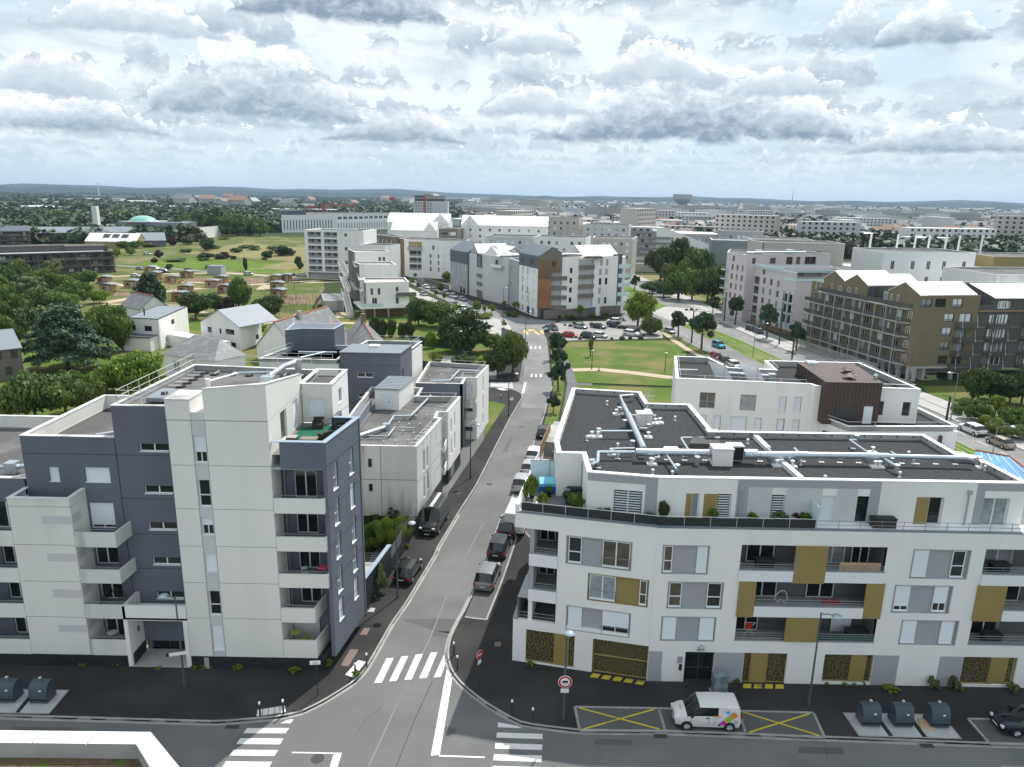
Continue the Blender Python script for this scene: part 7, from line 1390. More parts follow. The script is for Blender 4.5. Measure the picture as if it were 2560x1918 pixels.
lb=block('long white campus building with rows of tall narrow windows',[(-207,660),(-168,700),(-122,792),(-140,830),(-230,760)],15.5,'white_metal',{0:[((s,2,s+1.1,11.5),'D') for s in range(2,52,3)],1:[((s,2,s+1.2,8),'D') for s in range(2,100,4)]+[((s,11,s+6,13.6),'D') for s in range(2,95,8)]});MB().prism([(-207,661),(-190,678),(-205,700),(-222,690)],15.4,19.5).ob('plant_room','zinc_dark',lb)
mast=thing('radio_mast','thin lattice radio mast on the horizon at right','mast',(1150,3120,0));MB().cyl((1150,3120,0),(1150,3120,82),3.2,.8,n=4).ob('mast','light_grey_render',mast)
mast=thing('water_tower','pale flared water tower on the skyline right of centre','water tower',(690,3100,0));MB().lathe((690,3100,0),[(16,0),(16,18),(40,38),(40,58)],10).ob('tank','pale_slab',mast)
mast=thing('radio_mast','distant thin white stadium mast at the left','mast',(-1500,2700,0));MB().cyl((-1500,2700,0),(-1500,2700,60),3,2,n=4).ob('mast','white_metal',mast)
# vegetation
def quads_mesh(name,C,Nn,S,mt,rng,tone=None,asp=1.5):
 "one leaf-clump face per centre; C centres, Nn normals, S sizes"
 n=len(C);a=rng.normal(size=(n,3));t=np.cross(Nn,a);t/=np.linalg.norm(t,axis=1)[:,None]+1e-9;b=np.cross(Nn,t)
 t=t*S[:,None]*.5*asp;b=b*S[:,None]*.5
 V=np.stack([C-t-b*.3,C-t*.1-b,C+t,C+t*.1+b],1).reshape(-1,3).astype(np.float32)
 me=bpy.data.meshes.new(name);me.vertices.add(4*n);me.vertices.foreach_set('co',V.ravel());me.loops.add(4*n);me.loops.foreach_set('vertex_index',np.arange(4*n,dtype=np.int32))
 me.polygons.add(n);me.polygons.foreach_set('loop_start',np.arange(0,4*n,4,dtype=np.int32));me.polygons.foreach_set('loop_total',np.full(n,4,dtype=np.int32))
 me.update(calc_edges=True);at=me.attributes.new('tone','FLOAT','FACE');tone=rng.random(n) if tone is None else tone;at.data.foreach_set('value',tone.astype(np.float32));me.materials.append(MATS[mt]);return me
def crown_pts(rng,n,shape):
 "leaf centres in a unit crown (radius 1, z from 0 to 1)"
 if shape=='cedar':
  P,Q,T=[],[],[]
  for k in range(46):
   z=.12+.84*(k/46)**.9;R=(1.02-z**1.6*.80)*rng.uniform(.75,1.08);a=k*2.399+rng.uniform(-.3,.3);m=max(8,n//46)
   t=rng.random(m)**.6;w=(1-t)*.25+.10;lat=rng.normal(size=m)*w*.55;x=t*R;zz=z-.09*t**2+rng.normal(size=m)*.018
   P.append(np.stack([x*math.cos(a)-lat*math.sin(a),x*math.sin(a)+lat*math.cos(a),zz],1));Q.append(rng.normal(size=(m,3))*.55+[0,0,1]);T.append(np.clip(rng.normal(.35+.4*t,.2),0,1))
  return np.concatenate(P),np.concatenate(Q),np.concatenate(T)
 nb={'broad':34,'round':44,'column':20,'loose':30,'shrub':16,'bushy':30}[shape];B=[]
 for k in range(nb):
  v=rng.normal(size=3);v/=np.linalg.norm(v);rad=rng.uniform(.35,.80);c=v*rad;c[2]=c[2]*.92
  rb=rng.uniform(.22,.40)
  if shape=='round':c=v*rng.uniform(.55,.72);rb=rng.uniform(.22,.34)
  if shape=='column':c=v*np.array([.45,.45,.8])*rng.uniform(.5,1);rb=rng.uniform(.3,.45)
  if shape=='loose':rb=rng.uniform(.13,.27);c*=1.1
  B.append((c,rb))
 Cb=np.array([b[0] for b in B]);R=np.array([b[1] for b in B]);pr=R**2/np.sum(R**2);idx=rng.choice(nb,n,p=pr);v=rng.normal(size=(n,3));v/=np.linalg.norm(v,axis=1)[:,None]
 rr_=R[idx]*rng.uniform(.62,1.16,n);P=Cb[idx]+v*rr_[:,None];btone=rng.uniform(-.22,.22,nb)
 P[:,2]=(P[:,2]+1)/2;P[:,2]=np.clip(P[:,2],0.0,1.05)
 if shape in ('shrub','round','bushy'):P[:,2]=P[:,2]**1.1
 N_=v+rng.normal(size=(n,3))*.38;T=np.clip(rng.normal(.48,.13,n)+btone[idx]*1.2,0,1);return P,N_,T
TC={}
def crown(shape,mt,lod,var):
 k=(shape,mt,lod,var)
 if k not in TC:
  rng=np.random.default_rng(hash((shape,lod,var))% 9999 if 0 else (len(shape)*131+lod*17+var*7));n=(17000,5200,1500)[lod]
  if shape=='cedar':n=int(n*1.3)
  P,Nn,T=crown_pts(rng,n,shape);Nn/=np.linalg.norm(Nn,axis=1)[:,None]+1e-9;s=(.046,.078,.14)[lod]*(1 if shape !='cedar' else .75)
  P=P-[0,0,.5];S=np.full(len(P),s)*rng.uniform(.6,1.35,len(P));TC[k]=quads_mesh('crown',P,Nn,S,mt,rng,T,1.9 if shape=='cedar' else 1.4)
 return TC[k]
trunks={}
def trunk_mesh(var,cedar=False):
 if (var,cedar) not in trunks:
  rnd=random.Random(var);m=MB();m.cyl((0,0,0),(.02,.01,.45),.030,.022,n=7);m.cyl((.02,.01,.45),(0,.03,.8),.022,.010,n=6)
  for k in range(7):
   a=k*2.4+rnd.random();z=rnd.uniform(.32,.62);r=rnd.uniform(.13,.24);m.cyl((.015,.01,z),(math.cos(a)*r,math.sin(a)*r,z+rnd.uniform(.12,.25)),.011,.004,n=5)
  m.smooth=True;trunks[(var,cedar)]=m.mesh('trunk','bark')
 return trunks[(var,cedar)]
KIND={'M':('broad','leaf_mid'),'D':('broad','leaf_dark'),'B':('broad','leaf_bright'),'O':('loose','leaf_olive'),'P':('loose','leaf_conifer'),'C':('cedar','leaf_cedar'),'c':('cedar','leaf_conifer'),'R':('round','leaf_dark'),'r':('round','leaf_olive'),'V':('round','leaf_purple'),
  'Y':('bushy','leaf_bright'),'K':('column','leaf_dark'),'W':('loose','leaf_pale'),'S':('shrub','leaf_mid'),'s':('shrub','leaf_bright'),'d':('shrub','leaf_dark'),'A':('loose','leaf_autumn'),'v':('shrub','leaf_purple'),'y':('loose','leaf_bright'),'T':('broad','leaf_olive')}
tn=[0]
def tree(kind,x,y,h,r,label,group=None,low=None):
 tn[0]+=1;i=tn[0];shape,mt=KIND[kind];d=math.hypot(x,y);lod=0 if d<125 or (d<175 and r>6) else 1 if d<330 else 2
 h=max(h,1.2);shrub=shape in ('shrub','round','column','bushy')
 t=thing('shrub' if shrub else 'tree',label,'shrub' if shrub else 'tree',(x,y,0),i*1.3,group)
 low=(0.02 if shrub else (.10 if shape in ('broad','cedar') else .28)) if low is None else low
 c=link('crown',crown(shape,mt,lod,i% 2),t,loc=(0,0,h*(1+low)/2),rz=i*.7,sc=(r*1.12,r*1.12,h*(1-low)*1.02))
 if not shrub:link('trunk',trunk_mesh(i% 3),t,sc=(h*1.0,h*1.0,h))
 else:link('stem',trunk_mesh(i% 3),t,sc=(h*.6,h*.6,h*.7))
 return t
def trees(lst,labels,group=None,**k):
 for i,(kd,x,y,h,r) in enumerate(lst):tree(kd,x,y,h,r,labels[i] if isinstance(labels,list) else labels,group,**k)
trees([('P',6.9,114.8,3.3,1.1),('P',8.5,129.3,6.4,1.9),('P',9.5,145.0,5.1,1.9),('P',9.9,156.1,6.6,2.1)],['small dark street tree, nearest of the row on the grass verge','second dark street tree of the grass verge, the fullest','third dark street tree of the grass verge','farthest dark street tree of the verge beside the car park'],'dark street trees on the grass verge')
trees([('R',-11.3,162.1,9.9,5.5),('D',-25.7,195.7,7.6,4.2),('T',-19.9,194.4,7.5,4.2),('D',-2.9,139.8,6.5,2.6),('M',0.1,141.1,9.2,3.0),('M',-4.1,163.4,4.3,2.7)],['large round dense tree behind the green garden screen','dark leafy tree at the corner of the stepped building','lighter spreading tree between round tree and street','dense green tree by the left pavement, closest to the side road','tall green tree by the left pavement behind the side road','green tree beside the white van roof and garden wall'])
trees([('D',-69.9,206.5,6.4,4.2),('Y',-19.2,166.3,4.1,1.5),('d',-10.1,149.0,2.5,2.6),('s',-15.6,148.0,2.8,1.4),('s',-5.8,150.5,1.5,1.6),('S',-52.0,155.2,3.6,1.7),('S',-64.8,184.2,1.5,1.4),('s',-60.6,190.1,1.6,2.4)],['dark rounded tree beside the allotment lawn','yellow green bamboo clump on the garden lawn','low dark clipped shrub by the left pavement fence','bright shrub beside the clipped shrub','small bright shrub next to the low dark shrub','green shrub in the garden behind the white gabled house','small green shrub on the bank of the sandy path','grey green shrubs along the stone bank'])
trees([('K',-34.6,179.5,5.0,1.7),('K',-32.6,179.7,4.7,1.5),('K',-30.4,179.1,4.7,1.7),('K',-27.5,178.5,4.0,1.5),('K',-25.7,178.7,4.2,1.5)],'dark columnar evergreen in the garden hedge behind the slate roofs','columnar evergreens in the garden hedge')
trees([('B',35.0,202.2,10.0,3.9),('r',36.3,189.0,5.0,2.8)],['tall bright green tree at the corner of the car park','round olive bush beside the car park and avenue'])
trees([('P',42.9,185.9,7.4,2.4),('P',45.0,170.3,9.5,3.1),('P',61.7,223.9,6.5,2.1),('P',63.7,206.9,8.7,2.6),('P',47.0,283.1,6.6,1.9),('P',66.0,186.4,9.5,2.6),('P',67.8,170.9,7.5,2.0),('P',573.0,1361.1,6.6,1.1)][:7],['loose dark pine by the left lane of the avenue, next to the parked grey car','largest dark pine of the avenue, nearest on the left side','small pine on the far side of the tram crossing','dark pine in front of the pink building, left one','small lone pine on the dry grass beyond the white building','dark pine in front of the pink building, right one','dark pine at the left end of the ochre building'],'pines along the avenue')
trees([('D',51.5,276.3,4.6,3.5),('D',54.7,266.1,5.6,3.4),('M',58.8,260.0,10.7,4.9),('M',63.2,257.4,11.4,5.2),('D',67.6,253.3,12.3,5.2),('M',72.6,250.9,14.1,4.7),('D',63.7,317.8,16.0,6.7),('D',72.0,324.0,17.9,7.1),('T',78.2,320.2,15.6,6.5),('D',83.3,321.0,13.6,5.1),('M',79.0,456.2,4.6,4.6),('D',72.6,496.5,4.5,5.0),('M',77.7,492.1,4.5,4.9),('M',71.6,520.0,3.0,4.3),('T',64.3,299.9,10.0,4.1),('M',67.7,288.1,12.9,3.9),('D',84.9,303.0,9.1,4.1),('M',139.5,470.0,5.5,5.5),('D',131.2,449.2,5.2,4.1)],'big leafy tree of the dense grove beyond the tram crossing','trees of the dense grove beyond the tram crossing')
trees([('P',25.6,502.0,4.5,4.2),('P',31.0,509.4,5.0,4.7),('P',37.1,523.6,6.0,4.8),('P',44.1,545.5,6.7,5.5),('P',51.0,561.7,6.9,5.6),('P',59.9,595.3,6.8,5.4),('P',67.8,623.3,7.1,4.7),('M',73.0,694.4,5.1,4.0)],'dark tree of the dense row beyond the square building','dark tree row beyond the square building')
trees([('D',192.2,346.4,12.2,5.5),('D',232.6,385.5,12.0,6.8),('M',209.8,363.2,7.2,4.9),('Y',298.6,522.8,7.7,9.6),('D',216.8,382.6,8.2,3.9),('M',266.4,391.5,5.8,4.3),('D',276.4,698.5,5.0,6.4)],['large dark tree right of the white panelled block','wide dark tree in front of the slim white masts','lower green tree between the two dark ones','bright yellow green tree crown behind the dark ones','dark tree just right of the panelled block edge','small tree in front of the ochre hall','dark trees beside the dark fence at centre right'])
trees([('D',83.9,128.0,6.6,2.7),('D',87.8,129.1,5.2,2.5),('D',89.9,126.7,5.5,2.6),('D',91.5,126.0,6.8,2.3),('S',76.3,115.2,3.9,2.5),('y',80.3,116.2,4.4,1.4),('S',80.8,112.8,3.6,2.4),('s',76.3,111.8,2.1,1.8),('S',75.8,108.0,2.2,2.1),('T',77.4,105.6,2.3,1.9),('S',80.8,109.5,2.8,1.6),('s',75.5,118.8,2.0,1.2)],['dark tree below the timber balconies, left one','dark tree below the timber block','dark tree at the right edge below the timber block','tall dark shrubby tree at the far right edge','big green bush left above the parked white car','slender pale green young tree among the bushes','large green bush above the beige parked car','bright low bush beside the pavement of the avenue','wide low bush behind the two parked cars','olive bush at the right edge behind the beige car','green bush at the right edge','small bush near the tram pole'])
trees([('C',-87.3,139.0,13.3,8.7),('c',-109.7,218.4,10.7,5.6)],['huge spreading grey green cedar left of the white houses','dark cedar in front of the wooden allotment sheds'])
trees([('M',-122.6,173.3,12.7,4.5),('D',-117.4,172.2,7.1,4.9),('W',-175.0,277.1,9.0,4.5),('M',-133.5,219.3,8.0,4.5),('W',-153.9,224.6,6.4,4.2),('M',-160.8,247.8,4.6,4.2),('M',-88.7,155.9,10.8,4.9),('T',-137.1,209.0,7.1,4.6),('M',-157.7,269.8,5.9,3.0),('B',-129.6,226.4,4.2,2.9),('D',-88.3,200.1,7.9,4.3),('D',-86.9,210.2,6.1,3.4),('V',-83.8,210.6,5.0,2.3),('M',-81.8,215.6,10.4,3.5),('M',-113.2,157.8,8.2,3.3),('T',-164.8,264.9,4.4,4.0),('D',-112.9,160.6,5.5,2.8),('M',-178.1,266.6,3.6,3.6),('M',-168.5,280.3,3.7,2.8),('D',-91.8,155.7,7.6,3.0),('M',-129.5,207.5,6.4,4.6)],['tall green tree at the left edge above the cedar','dark tree mass behind the big cedar','pale silvery tree in front of the timber galleries','green tree left of the sheds with orange posts','pale tree at the left edge below the timber galleries','green tree below the timber galleries','big green tree between the cedar and the white flat roofed house','olive tree behind the cedar, towards the left','small green tree right of the timber galleries','bright green tree beside the twin sheds','dark bushy tree behind the two white houses','dark green tree behind the gabled house','purple leaved tree beside the sheds','tall green tree right of the sheds','green tree at the left edge beside the timber house','olive shrubs left of the silvery tree','dark tree above the timber house at left','green tree under the dark gallery building','green tree by the end of the gallery building','dark tree right behind the big cedar','green tree above the top of the cedar'])
trees([('T',-72.4,105.5,8.1,3.9),('T',-68.8,107.4,7.6,4.0),('M',-68.1,111.7,6.1,2.7),('B',-64.9,121.3,8.3,4.2),('B',-70.5,122.0,5.1,3.0),('B',-69.7,124.1,3.3,2.1),('B',-74.8,102.0,4.1,1.7)],['broad bushy tree beyond the left roof, left half','broad bushy tree beyond the left roof, middle','green tree beyond the left roof beside the hedge','bright green tree in front of the hipped slate house','bright green tree left of the brighter tall one','small bright tree between the two bright ones','small lawn tree at the left edge'])
trees([('S',-13.5,66.3,2.9,1.3),('s',-11.8,66.3,4.2,1.3),('S',-10.9,67.5,3.2,1.0),('c',-12.3,71.8,3.7,1.5),('A',-15.3,72.6,4.5,0.7),('S',-12.8,67.4,1.7,1.1),('d',-14.3,70.2,1.9,0.9),('s',-10.7,68.9,1.6,0.7)],['green bush in the courtyard, nearest the blue wall','bright bush in the courtyard next to the street lamp','green bush in the courtyard near the van','dark spreading conifer against the low white block','reddish brown shrub between the two buildings','low green bush in the middle of the courtyard','dark bush at the back of the courtyard','light bush by the courtyard fence'])
trees([('D',-262.7,578.1,15.0,9.1),('M',-261.5,597.5,16.5,9.4),('D',-250.2,591.8,19.2,9.9),('D',-245.0,603.4,20.5,10.0),('M',-232.8,597.9,17.9,9.5),('M',-224.9,600.7,17.5,9.5),('D',-220.0,612.3,14.9,9.2),('M',-208.8,606.4,13.8,8.1),('D',-480.2,719.3,12.2,13.1),('D',-469.3,724.7,11.7,11.4),('M',-455.5,731.5,14.8,13.4),('M',-446.1,736.2,13.1,11.6),('D',-429.9,744.2,12.6,11.1),('D',-429.5,779.5,12.6,12.3),('M',-427.1,799.6,13.6,11.9),('D',-414.6,806.2,11.7,12.0),('T',-406.4,830.6,10.1,11.7),('M',-373.0,629.9,5.6,6.3),('M',-311.5,535.6,4.8,4.9)],'big tree of the wood belt around the domed building','trees of the wood belt around the domed building')
trees([('M',-255.5,494.0,6.5,5.4),('M',-247.6,510.2,5.8,6.8),('D',-269.0,566.9,6.0,4.2),('D',-217.8,491.7,5.6,4.9),('B',-210.4,402.8,4.3,2.7),('B',-211.0,389.9,4.8,2.6),('M',-231.7,451.8,4.5,4.5),('M',-230.0,463.6,2.7,4.6),('M',-239.0,449.8,4.4,4.1),('D',-246.8,574.5,5.2,5.7),('V',-221.4,478.0,6.3,2.8),('D',-184.2,442.7,8.4,5.2),('M',-216.4,550.4,1.8,4.6),('M',-279.2,621.7,4.1,5.2)],'garden tree below the domed building','garden trees below the domed building')
tree('K',*[('K',-266.5,576.8,11.3,2.2)][0][1:],'narrow dark cypress in front of the white domed building')
trees([('V',-189.4,391.3,4.2,2.4),('V',-177.2,360.8,2.4,1.6),('S',-170.4,369.4,1.9,5.5),('d',-160.7,381.6,3.8,5.0),('d',-155.4,388.0,3.5,3.5),('v',-155.1,393.5,3.3,2.9),('d',-148.9,389.4,2.2,1.8),('K',-120.9,329.5,6.9,1.2),('d',-134.6,400.8,4.7,3.0),('d',-131.6,416.1,5.6,5.9),('D',-127.2,417.1,4.2,3.8),('d',-100.7,343.1,5.8,2.1),('s',-160.3,376.5,2.1,1.9),('S',-141.0,337.5,1.7,1.5),('d',-190.7,427.2,2.4,3.4),('S',-164.1,433.8,2.7,3.9),('S',-186.9,456.2,3.1,4.6),('S',-160.9,455.6,3.0,5.2),('S',-171.5,467.9,2.6,4.8),('S',-156.7,332.5,2.4,1.9),('S',-132.0,387.8,1.7,1.8),('T',-148.3,451.6,3.0,3.8)],['purple leaved bush on the meadow edge, larger one','purple leaved bush, smaller one of the pair','long low shrubs in the meadow','grey green shrub mass in the meadow','shrub behind the purple one in the meadow','reddish shrub in the middle of the meadow','small round shrub right of the reddish one','round headed tree on a thin stem beside the white car','dark shrub in the tall dry grass','long dark hedge mass in the tall grass','dark tree above the hedge mass','dark bush touching the white slab building','bright shrub in front of the shrub mass','small bush on the bright green field','bush at the left of the wild meadow','shrubs on the upper meadow, centre','shrubs on the upper meadow, left','shrubs on the upper meadow, right','shrubs near the top path of the meadow','bush beside the allotment car park','small bush on the dry grass','olive tree on the upper meadow'])
trees([('y',-26.5,248.7,3.6,0.9),('y',-23.2,244.1,3.4,0.9),('M',-26.8,265.8,3.6,1.2),('y',-6.4,215.7,3.7,1.2),('y',0.7,226.6,3.0,1.5),('y',-3.0,230.0,2.9,0.9),('y',19.9,213.9,4.3,1.0),('M',-27.7,303.4,4.3,1.9),('y',-39.1,322.1,4.6,0.8),('y',-40.1,287.1,3.2,1.3),('y',-41.8,309.9,2.7,0.9),('P',-6.3,189.6,1.9,1.1),('y',-8.7,216.1,3.1,0.7),('y',-2.4,193.3,2.6,0.8),('y',17.5,159.9,4.4,0.5),('y',-89.2,265.1,1.1,0.3)][:15],'slim young street tree planted along the oblique street','young trees along the oblique street')
tree('y',*[('y',17.5,159.9,4.4,0.6)][0][1:],'thin young tree standing alone on the lawn behind the low lamp')
trees([('s',-27.4,232.1,2.2,2.4),('S',-22.3,227.7,2.2,2.7),('s',-17.6,225.9,2.0,1.6),('S',-0.2,214.3,1.7,2.2),('s',-8.9,210.7,1.7,2.8),('s',-11.5,224.4,3.4,1.3),('S',17.3,211.0,1.7,1.2),('d',13.7,211.9,0.8,0.5),('S',15.5,213.4,0.5,0.6),('s',24.1,216.4,1.1,0.9),('S',27.9,218.9,0.9,1.0),('s',17.4,201.7,0.7,1.0),('s',25.8,171.8,1.5,0.9)][:12],'planted shrub bed beside the oblique street and square','shrub beds along the oblique street')
def weed(kind,x,y,z,h,r,lab,group=None):
 shape,mt=KIND[kind];return link('plant',crown('loose',mt,1,0),None,lab,'plant',group,loc=(x,y,z+h/2),rz=x,sc=(r,r,h))
for p,h,r in zip([(-31.56,47.21),(-29.11,47.19),(-25.8,46.82),(-23.2,46.95),(-22.34,47.11),(-19.92,46.99),(-15.69,46.75),(-13.42,47.56),(-13.12,49.13),(-12.87,51.09),(-12.2,54.53),(-10.95,62.31),(-10.3,66.56),(-11.81,57.13),(-11.04,46.4),(-4.14,104.58),(-10.8,88.56)][:15],[.35,.35,.15,.3,.3,.5,.5,.7,.5,.8,.6,.6,.6,.5,.6],[.5,.4,.3,.4,.5,.5,.5,.45,.4,.45,.35,.3,.4,.3,.35]):weed('s',p[0],p[1],.1,h,r,'tuft of green weeds growing at the foot of a wall or kerb','weeds at the foot of the left walls')
p=(-11.29,57.89);weed('W',p[0],p[1],.1,3.3,.75,'tall flowering hollyhock beside the dark garden wall')
for p,h,r in zip([(27.97,45.95),(30.94,46.11),(31.39,46.05),(32.69,46.08),(33.03,46.02),(36.85,45.91),(16.89,46.52),(1.8,48.08),(22.86,46.69),(23.49,46.34),(24.81,46.3),(25.53,46.32),(26.29,46.42)],[.35,1.3,.9,1.2,.5,.8,.5,.3,.9,.3,.3,.25,.3],[.7,.22,.3,.5,.4,.45,.4,.4,.3,.15,.2,.2,.15]):weed('W' if h>.7 else 's',p[0],p[1],.1,h,r,'wild green weeds growing at the foot of the white facade','weeds at the foot of the white facade')
# vehicles
def car_paint(name,col,metal=.3):return mat('paint_'+name,col,.28,.03,.5,metal=metal,coat=.6)
for n_,c_ in dict(black=(.008,.008,.009),dark=(.03,.035,.042),grey=(.20,.20,.205),silver=(.42,.43,.44),white=(.78,.79,.80),red=(.42,.012,.02),blue=(.008,.014,.035),bright_blue=(.01,.30,.50),beige=(.36,.31,.25),darkred=(.25,.015,.03)).items():car_paint(n_,c_)
PROF={
'hatch':(4.1,1.74,1.46,.88,[-1.92,-1.72,-1.30,.62],1.32,1.98,.78),
'mpv':(4.4,1.80,1.65,.95,[-2.12,-1.95,-1.62,.55],1.45,2.1,.88),
'sedan':(4.6,1.80,1.43,.90,[-2.2,-1.55,-.75,.45],1.15,2.15,.80),
'suv':(4.4,1.84,1.62,1.0,[-2.08,-1.92,-1.55,.55],1.25,2.1,.95),
'smallvan':(4.36,1.76,1.82,1.12,[-2.12,-2.05,-1.95,.62],1.42,2.1,1.0),
'bigvan':(5.6,2.05,2.55,1.45,[-2.75,-2.7,-2.6,1.15],2.0,2.68,1.22)}
CM={}
def car_mesh(kind,paint):
 if (kind,paint) in CM:return CM[(kind,paint)]
 L_,W_,H_,belt,(xr,xt,xroof,xf),xc,xn,hood=PROF[kind];hw=W_/2;gl=hw*.80;van='van' in kind
 def sec(x,w,zb,zbelt,zt,wr):return x,[(w*.90,zb),(w*.985,zb+.16),(w,(zb+zbelt)/2+.05),(w*.985,zbelt-.06),(w*.955,zbelt),(wr+(.02),zt-.07),(wr*.86,zt),(0,zt+.03)]
 h=-L_/2;S=[]
 S.append(sec(h,hw*.86,.42,belt-.18,belt-.10,hw*.72));S.append(sec(h+.10,hw*.97,.25,belt-.02,belt+.02,hw*.84))
 S.append(sec(xr+.02,hw,.22,belt,belt+.05,hw*.86)) if not van else S.append(sec(h+.14,hw,.22,belt,H_-.12,hw*.90))
 S.append(sec(xroof,hw,.22,belt,H_-.02,gl if not van else hw*.90));S.append(sec((xroof+xf)/2-.05,hw,.22,belt,H_,gl if not van else hw*.90));S.append(sec((xroof+xf)/2+.05,hw,.22,belt-.01,H_,gl if not van else hw*.90))
 S.append(sec(xf,hw,.22,belt-.03,H_-.03,gl*.97 if not van else hw*.87));S.append(sec(xc,hw*.985,.22,belt-.10,belt-.04,hw*.84));S.append(sec((xc+xn)/2,hw*.95,.22,hood-.02,hood+.05,hw*.78));S.append(sec(xn,hw*.86,.24,hood-.16,hood-.08,hw*.66));S.append(sec(-h,hw*.66,.34,hood-.36,hood-.28,hw*.5))
 V=[];n=8;rows=[]
 for x,ring in S:rows.append(len(V));V+=[(x,y,z) for y,z in ring]+[(x,-y,z) for y,z in ring[:-1][::-1]]
 R=2*n-1;body,glass=[],[]
 for i in range(len(S)-1):
  for k in range(R-1):
   f=(rows[i]+k,rows[i+1]+k,rows[i+1]+k+1,rows[i]+k+1)
   side=k in (4,R-6);top=k in (5,6,7,8);g=False
   if not van:g=(side and 2<=i<=6 and i !=4) or (i==6 and (top or side)) or (i==2 and top)
   elif kind=='bigvan':g=(side and i==6) or (i==6 and top) or (side and i==5 and False)
   else:g=(side and i in (5,6)) or (i==6 and top)
   (glass if g else body).append(f)
 body.append(tuple(rows[0]+k for k in range(R)));body.append(tuple(rows[-1]+k for k in range(R-1,-1,-1)))
 def mk(name,faces,mt):
  me=bpy.data.meshes.new(name);me.from_pydata(V,[],faces);me.materials.append(MATS[mt]);
  bm=__import__('bmesh').new();bm.from_mesh(me);__import__('bmesh').ops.delete(bm,geom=[v for v in bm.verts if not v.link_faces],context='VERTS');__import__('bmesh').ops.recalc_face_normals(bm,faces=bm.faces);bm.to_mesh(me);bm.free();smooth(me,40);return me
 out=[('body',mk('body',body,'paint_'+paint)),('window_glass',mk('window_glass',glass,'car_glass'))]
 pil=MB();
 for s in (-1,1):
  if not van:x=(xroof+xf)/2;pil.box(x-.05,x+.05,s*(hw*.93)-.02,s*(hw*.93)+.02,belt-.02,belt+.25)
 low=MB().box(h+.02,-h-.06,-hw*.9,hw*.9,.2,.34);out.append(('sill_trim',low.mesh('sill_trim','black')))
 bp=MB().box(h-.03,h+.12,-hw*.88,hw*.88,.28,.55);out.append(('rear_bumper',bp.mesh('rear_bumper','black' if van or paint=='white' else 'paint_'+paint)))
 bp=MB().box(-h-.14,-h+.02,-hw*.66,hw*.66,.26,.46);out.append(('front_bumper',bp.mesh('front_bumper','black')))
 out.append(('grille',MB().box(-h-.05,-h+.012,-hw*.42,hw*.42,hood-.44,hood-.33).mesh('grille','chrome' if kind=='bigvan' else 'black')))
 for s in (-1,1):
  y0,y1=sorted((s*hw*.52,s*hw*.80));out.append(('headlight',MB().box(xn-.02,xn+.13,y0,y1,hood-.30,hood-.14).mesh('headlight','lens')))
  y0,y1=sorted((s*hw*.70,s*hw*.93));out.append(('tail_light',MB().box(h-.015,h+.16,y0,y1,belt-.28,belt-.08 if not van else belt+.1).mesh('tail_light','tail')))
  y0,y1=sorted((s*(hw+.02),s*(hw+.20)));out.append(('mirror',MB().box(xc-.35,xc-.22,y0,y1,belt-.02,belt+.13).mesh('mirror','black' if van else 'paint_'+paint)))
 out.append(('licence_plate',MB().box(h-.045,h-.03,-.26,.26,.55 if not van else .6,.66 if not van else .71).mesh('licence_plate','plate')));out.append(('licence_plate',MB().box(-h+.012,-h+.03,-.26,.26,.34,.45).mesh('licence_plate','plate')))
 CM[(kind,paint)]=out;return out
def wheel_parts(r=.32):
 t=MB(Fr((0,0),(1,0)));t.cyl((0,-.11,0),(0,.11,0),r,n=18);t.smooth=True
 m=MB().cyl((0,-.125,0),(0,.125,0),r*.64,n=14);
 for k in range(5):a=k*1.2566;m.cyl((0,-.13,0),(math.cos(a)*r*.58,-.13,math.sin(a)*r*.58),.03,n=4)
 return t.mesh('tyre','rubber'),m.mesh('rim','rim'),MB().cyl((0,-.1,0),(0,.1,0),r*1.16,n=18).mesh('wheel_arch','black')
WP=wheel_parts()
protos={}
def car(kind,paint,x,y,ang,label,group='cars',cat='car',z=0.0):
 key=(kind,paint)
 if key in protos:
  t=copy_tree(protos[key]);t.location=(x,y,z);t.rotation_euler[2]=ang;t['label']=label;t['group']=group;return t
 t=thing('parked_car' if 'van' not in kind else 'parked_van',label,cat,(x,y,z),ang,group);L_,W_=PROF[kind][:2]
 for nm,me in car_mesh(kind,paint):link(nm,me,t)
 wb=L_*.325 if kind !='sedan' else L_*.3
 for sx in (-1,1):
  for sy in (-1,1):
   a=link('wheel_arch',WP[2],t,loc=(sx*wb,sy*(W_/2-.085),.33));w=link('wheel',WP[0],t,loc=(sx*wb,sy*(W_/2-.085),.32),rz=0 if sy<0 else math.pi);w.data=WP[0];link('rim',WP[1],w)
 protos[key]=t;return t
def A2(a,b):return math.atan2(b[1]-a[1],b[0]-a[0])
ST=A2((-.5,55),(4,80))
p=(13.41,41.36);van=car('smallvan','white',13.5,42.2,math.pi-.02,'white delivery van with colourful diamond stickers in the front bay','parked vans','van',z=.13)
def decal(nm,mt,pts,y=-.905,par=van):m=MB();m.poly([(x,-y,z) for x,z in pts]);m.poly([(x,y,z) for x,z in pts][::-1]);return link(nm,m.mesh(nm,mt),par)
mat('orange',(.75,.26,.03),.4);mat('green_d',(.30,.55,.03),.4);mat('magenta',(.60,.02,.30),.4);mat('cyan_d',(.03,.42,.72),.4);mat('silver_d',(.50,.50,.50),.4);mat('navy_d',(.02,.05,.22),.4)
for mt_,cx,cz,s in (('cyan_d',-1.22,1.48,.16),('orange',-1.62,1.24,.30),('green_d',-1.30,.94,.29),('magenta',-.98,.66,.24),('silver_d',-.42,.62,.17),('silver_d',-1.78,.74,.2),('navy_d',-.74,.50,.13)):decal('diamond_sticker',mt_,[(cx-s,cz),(cx,cz-s*.9),(cx+s,cz),(cx,cz+s*.9)])
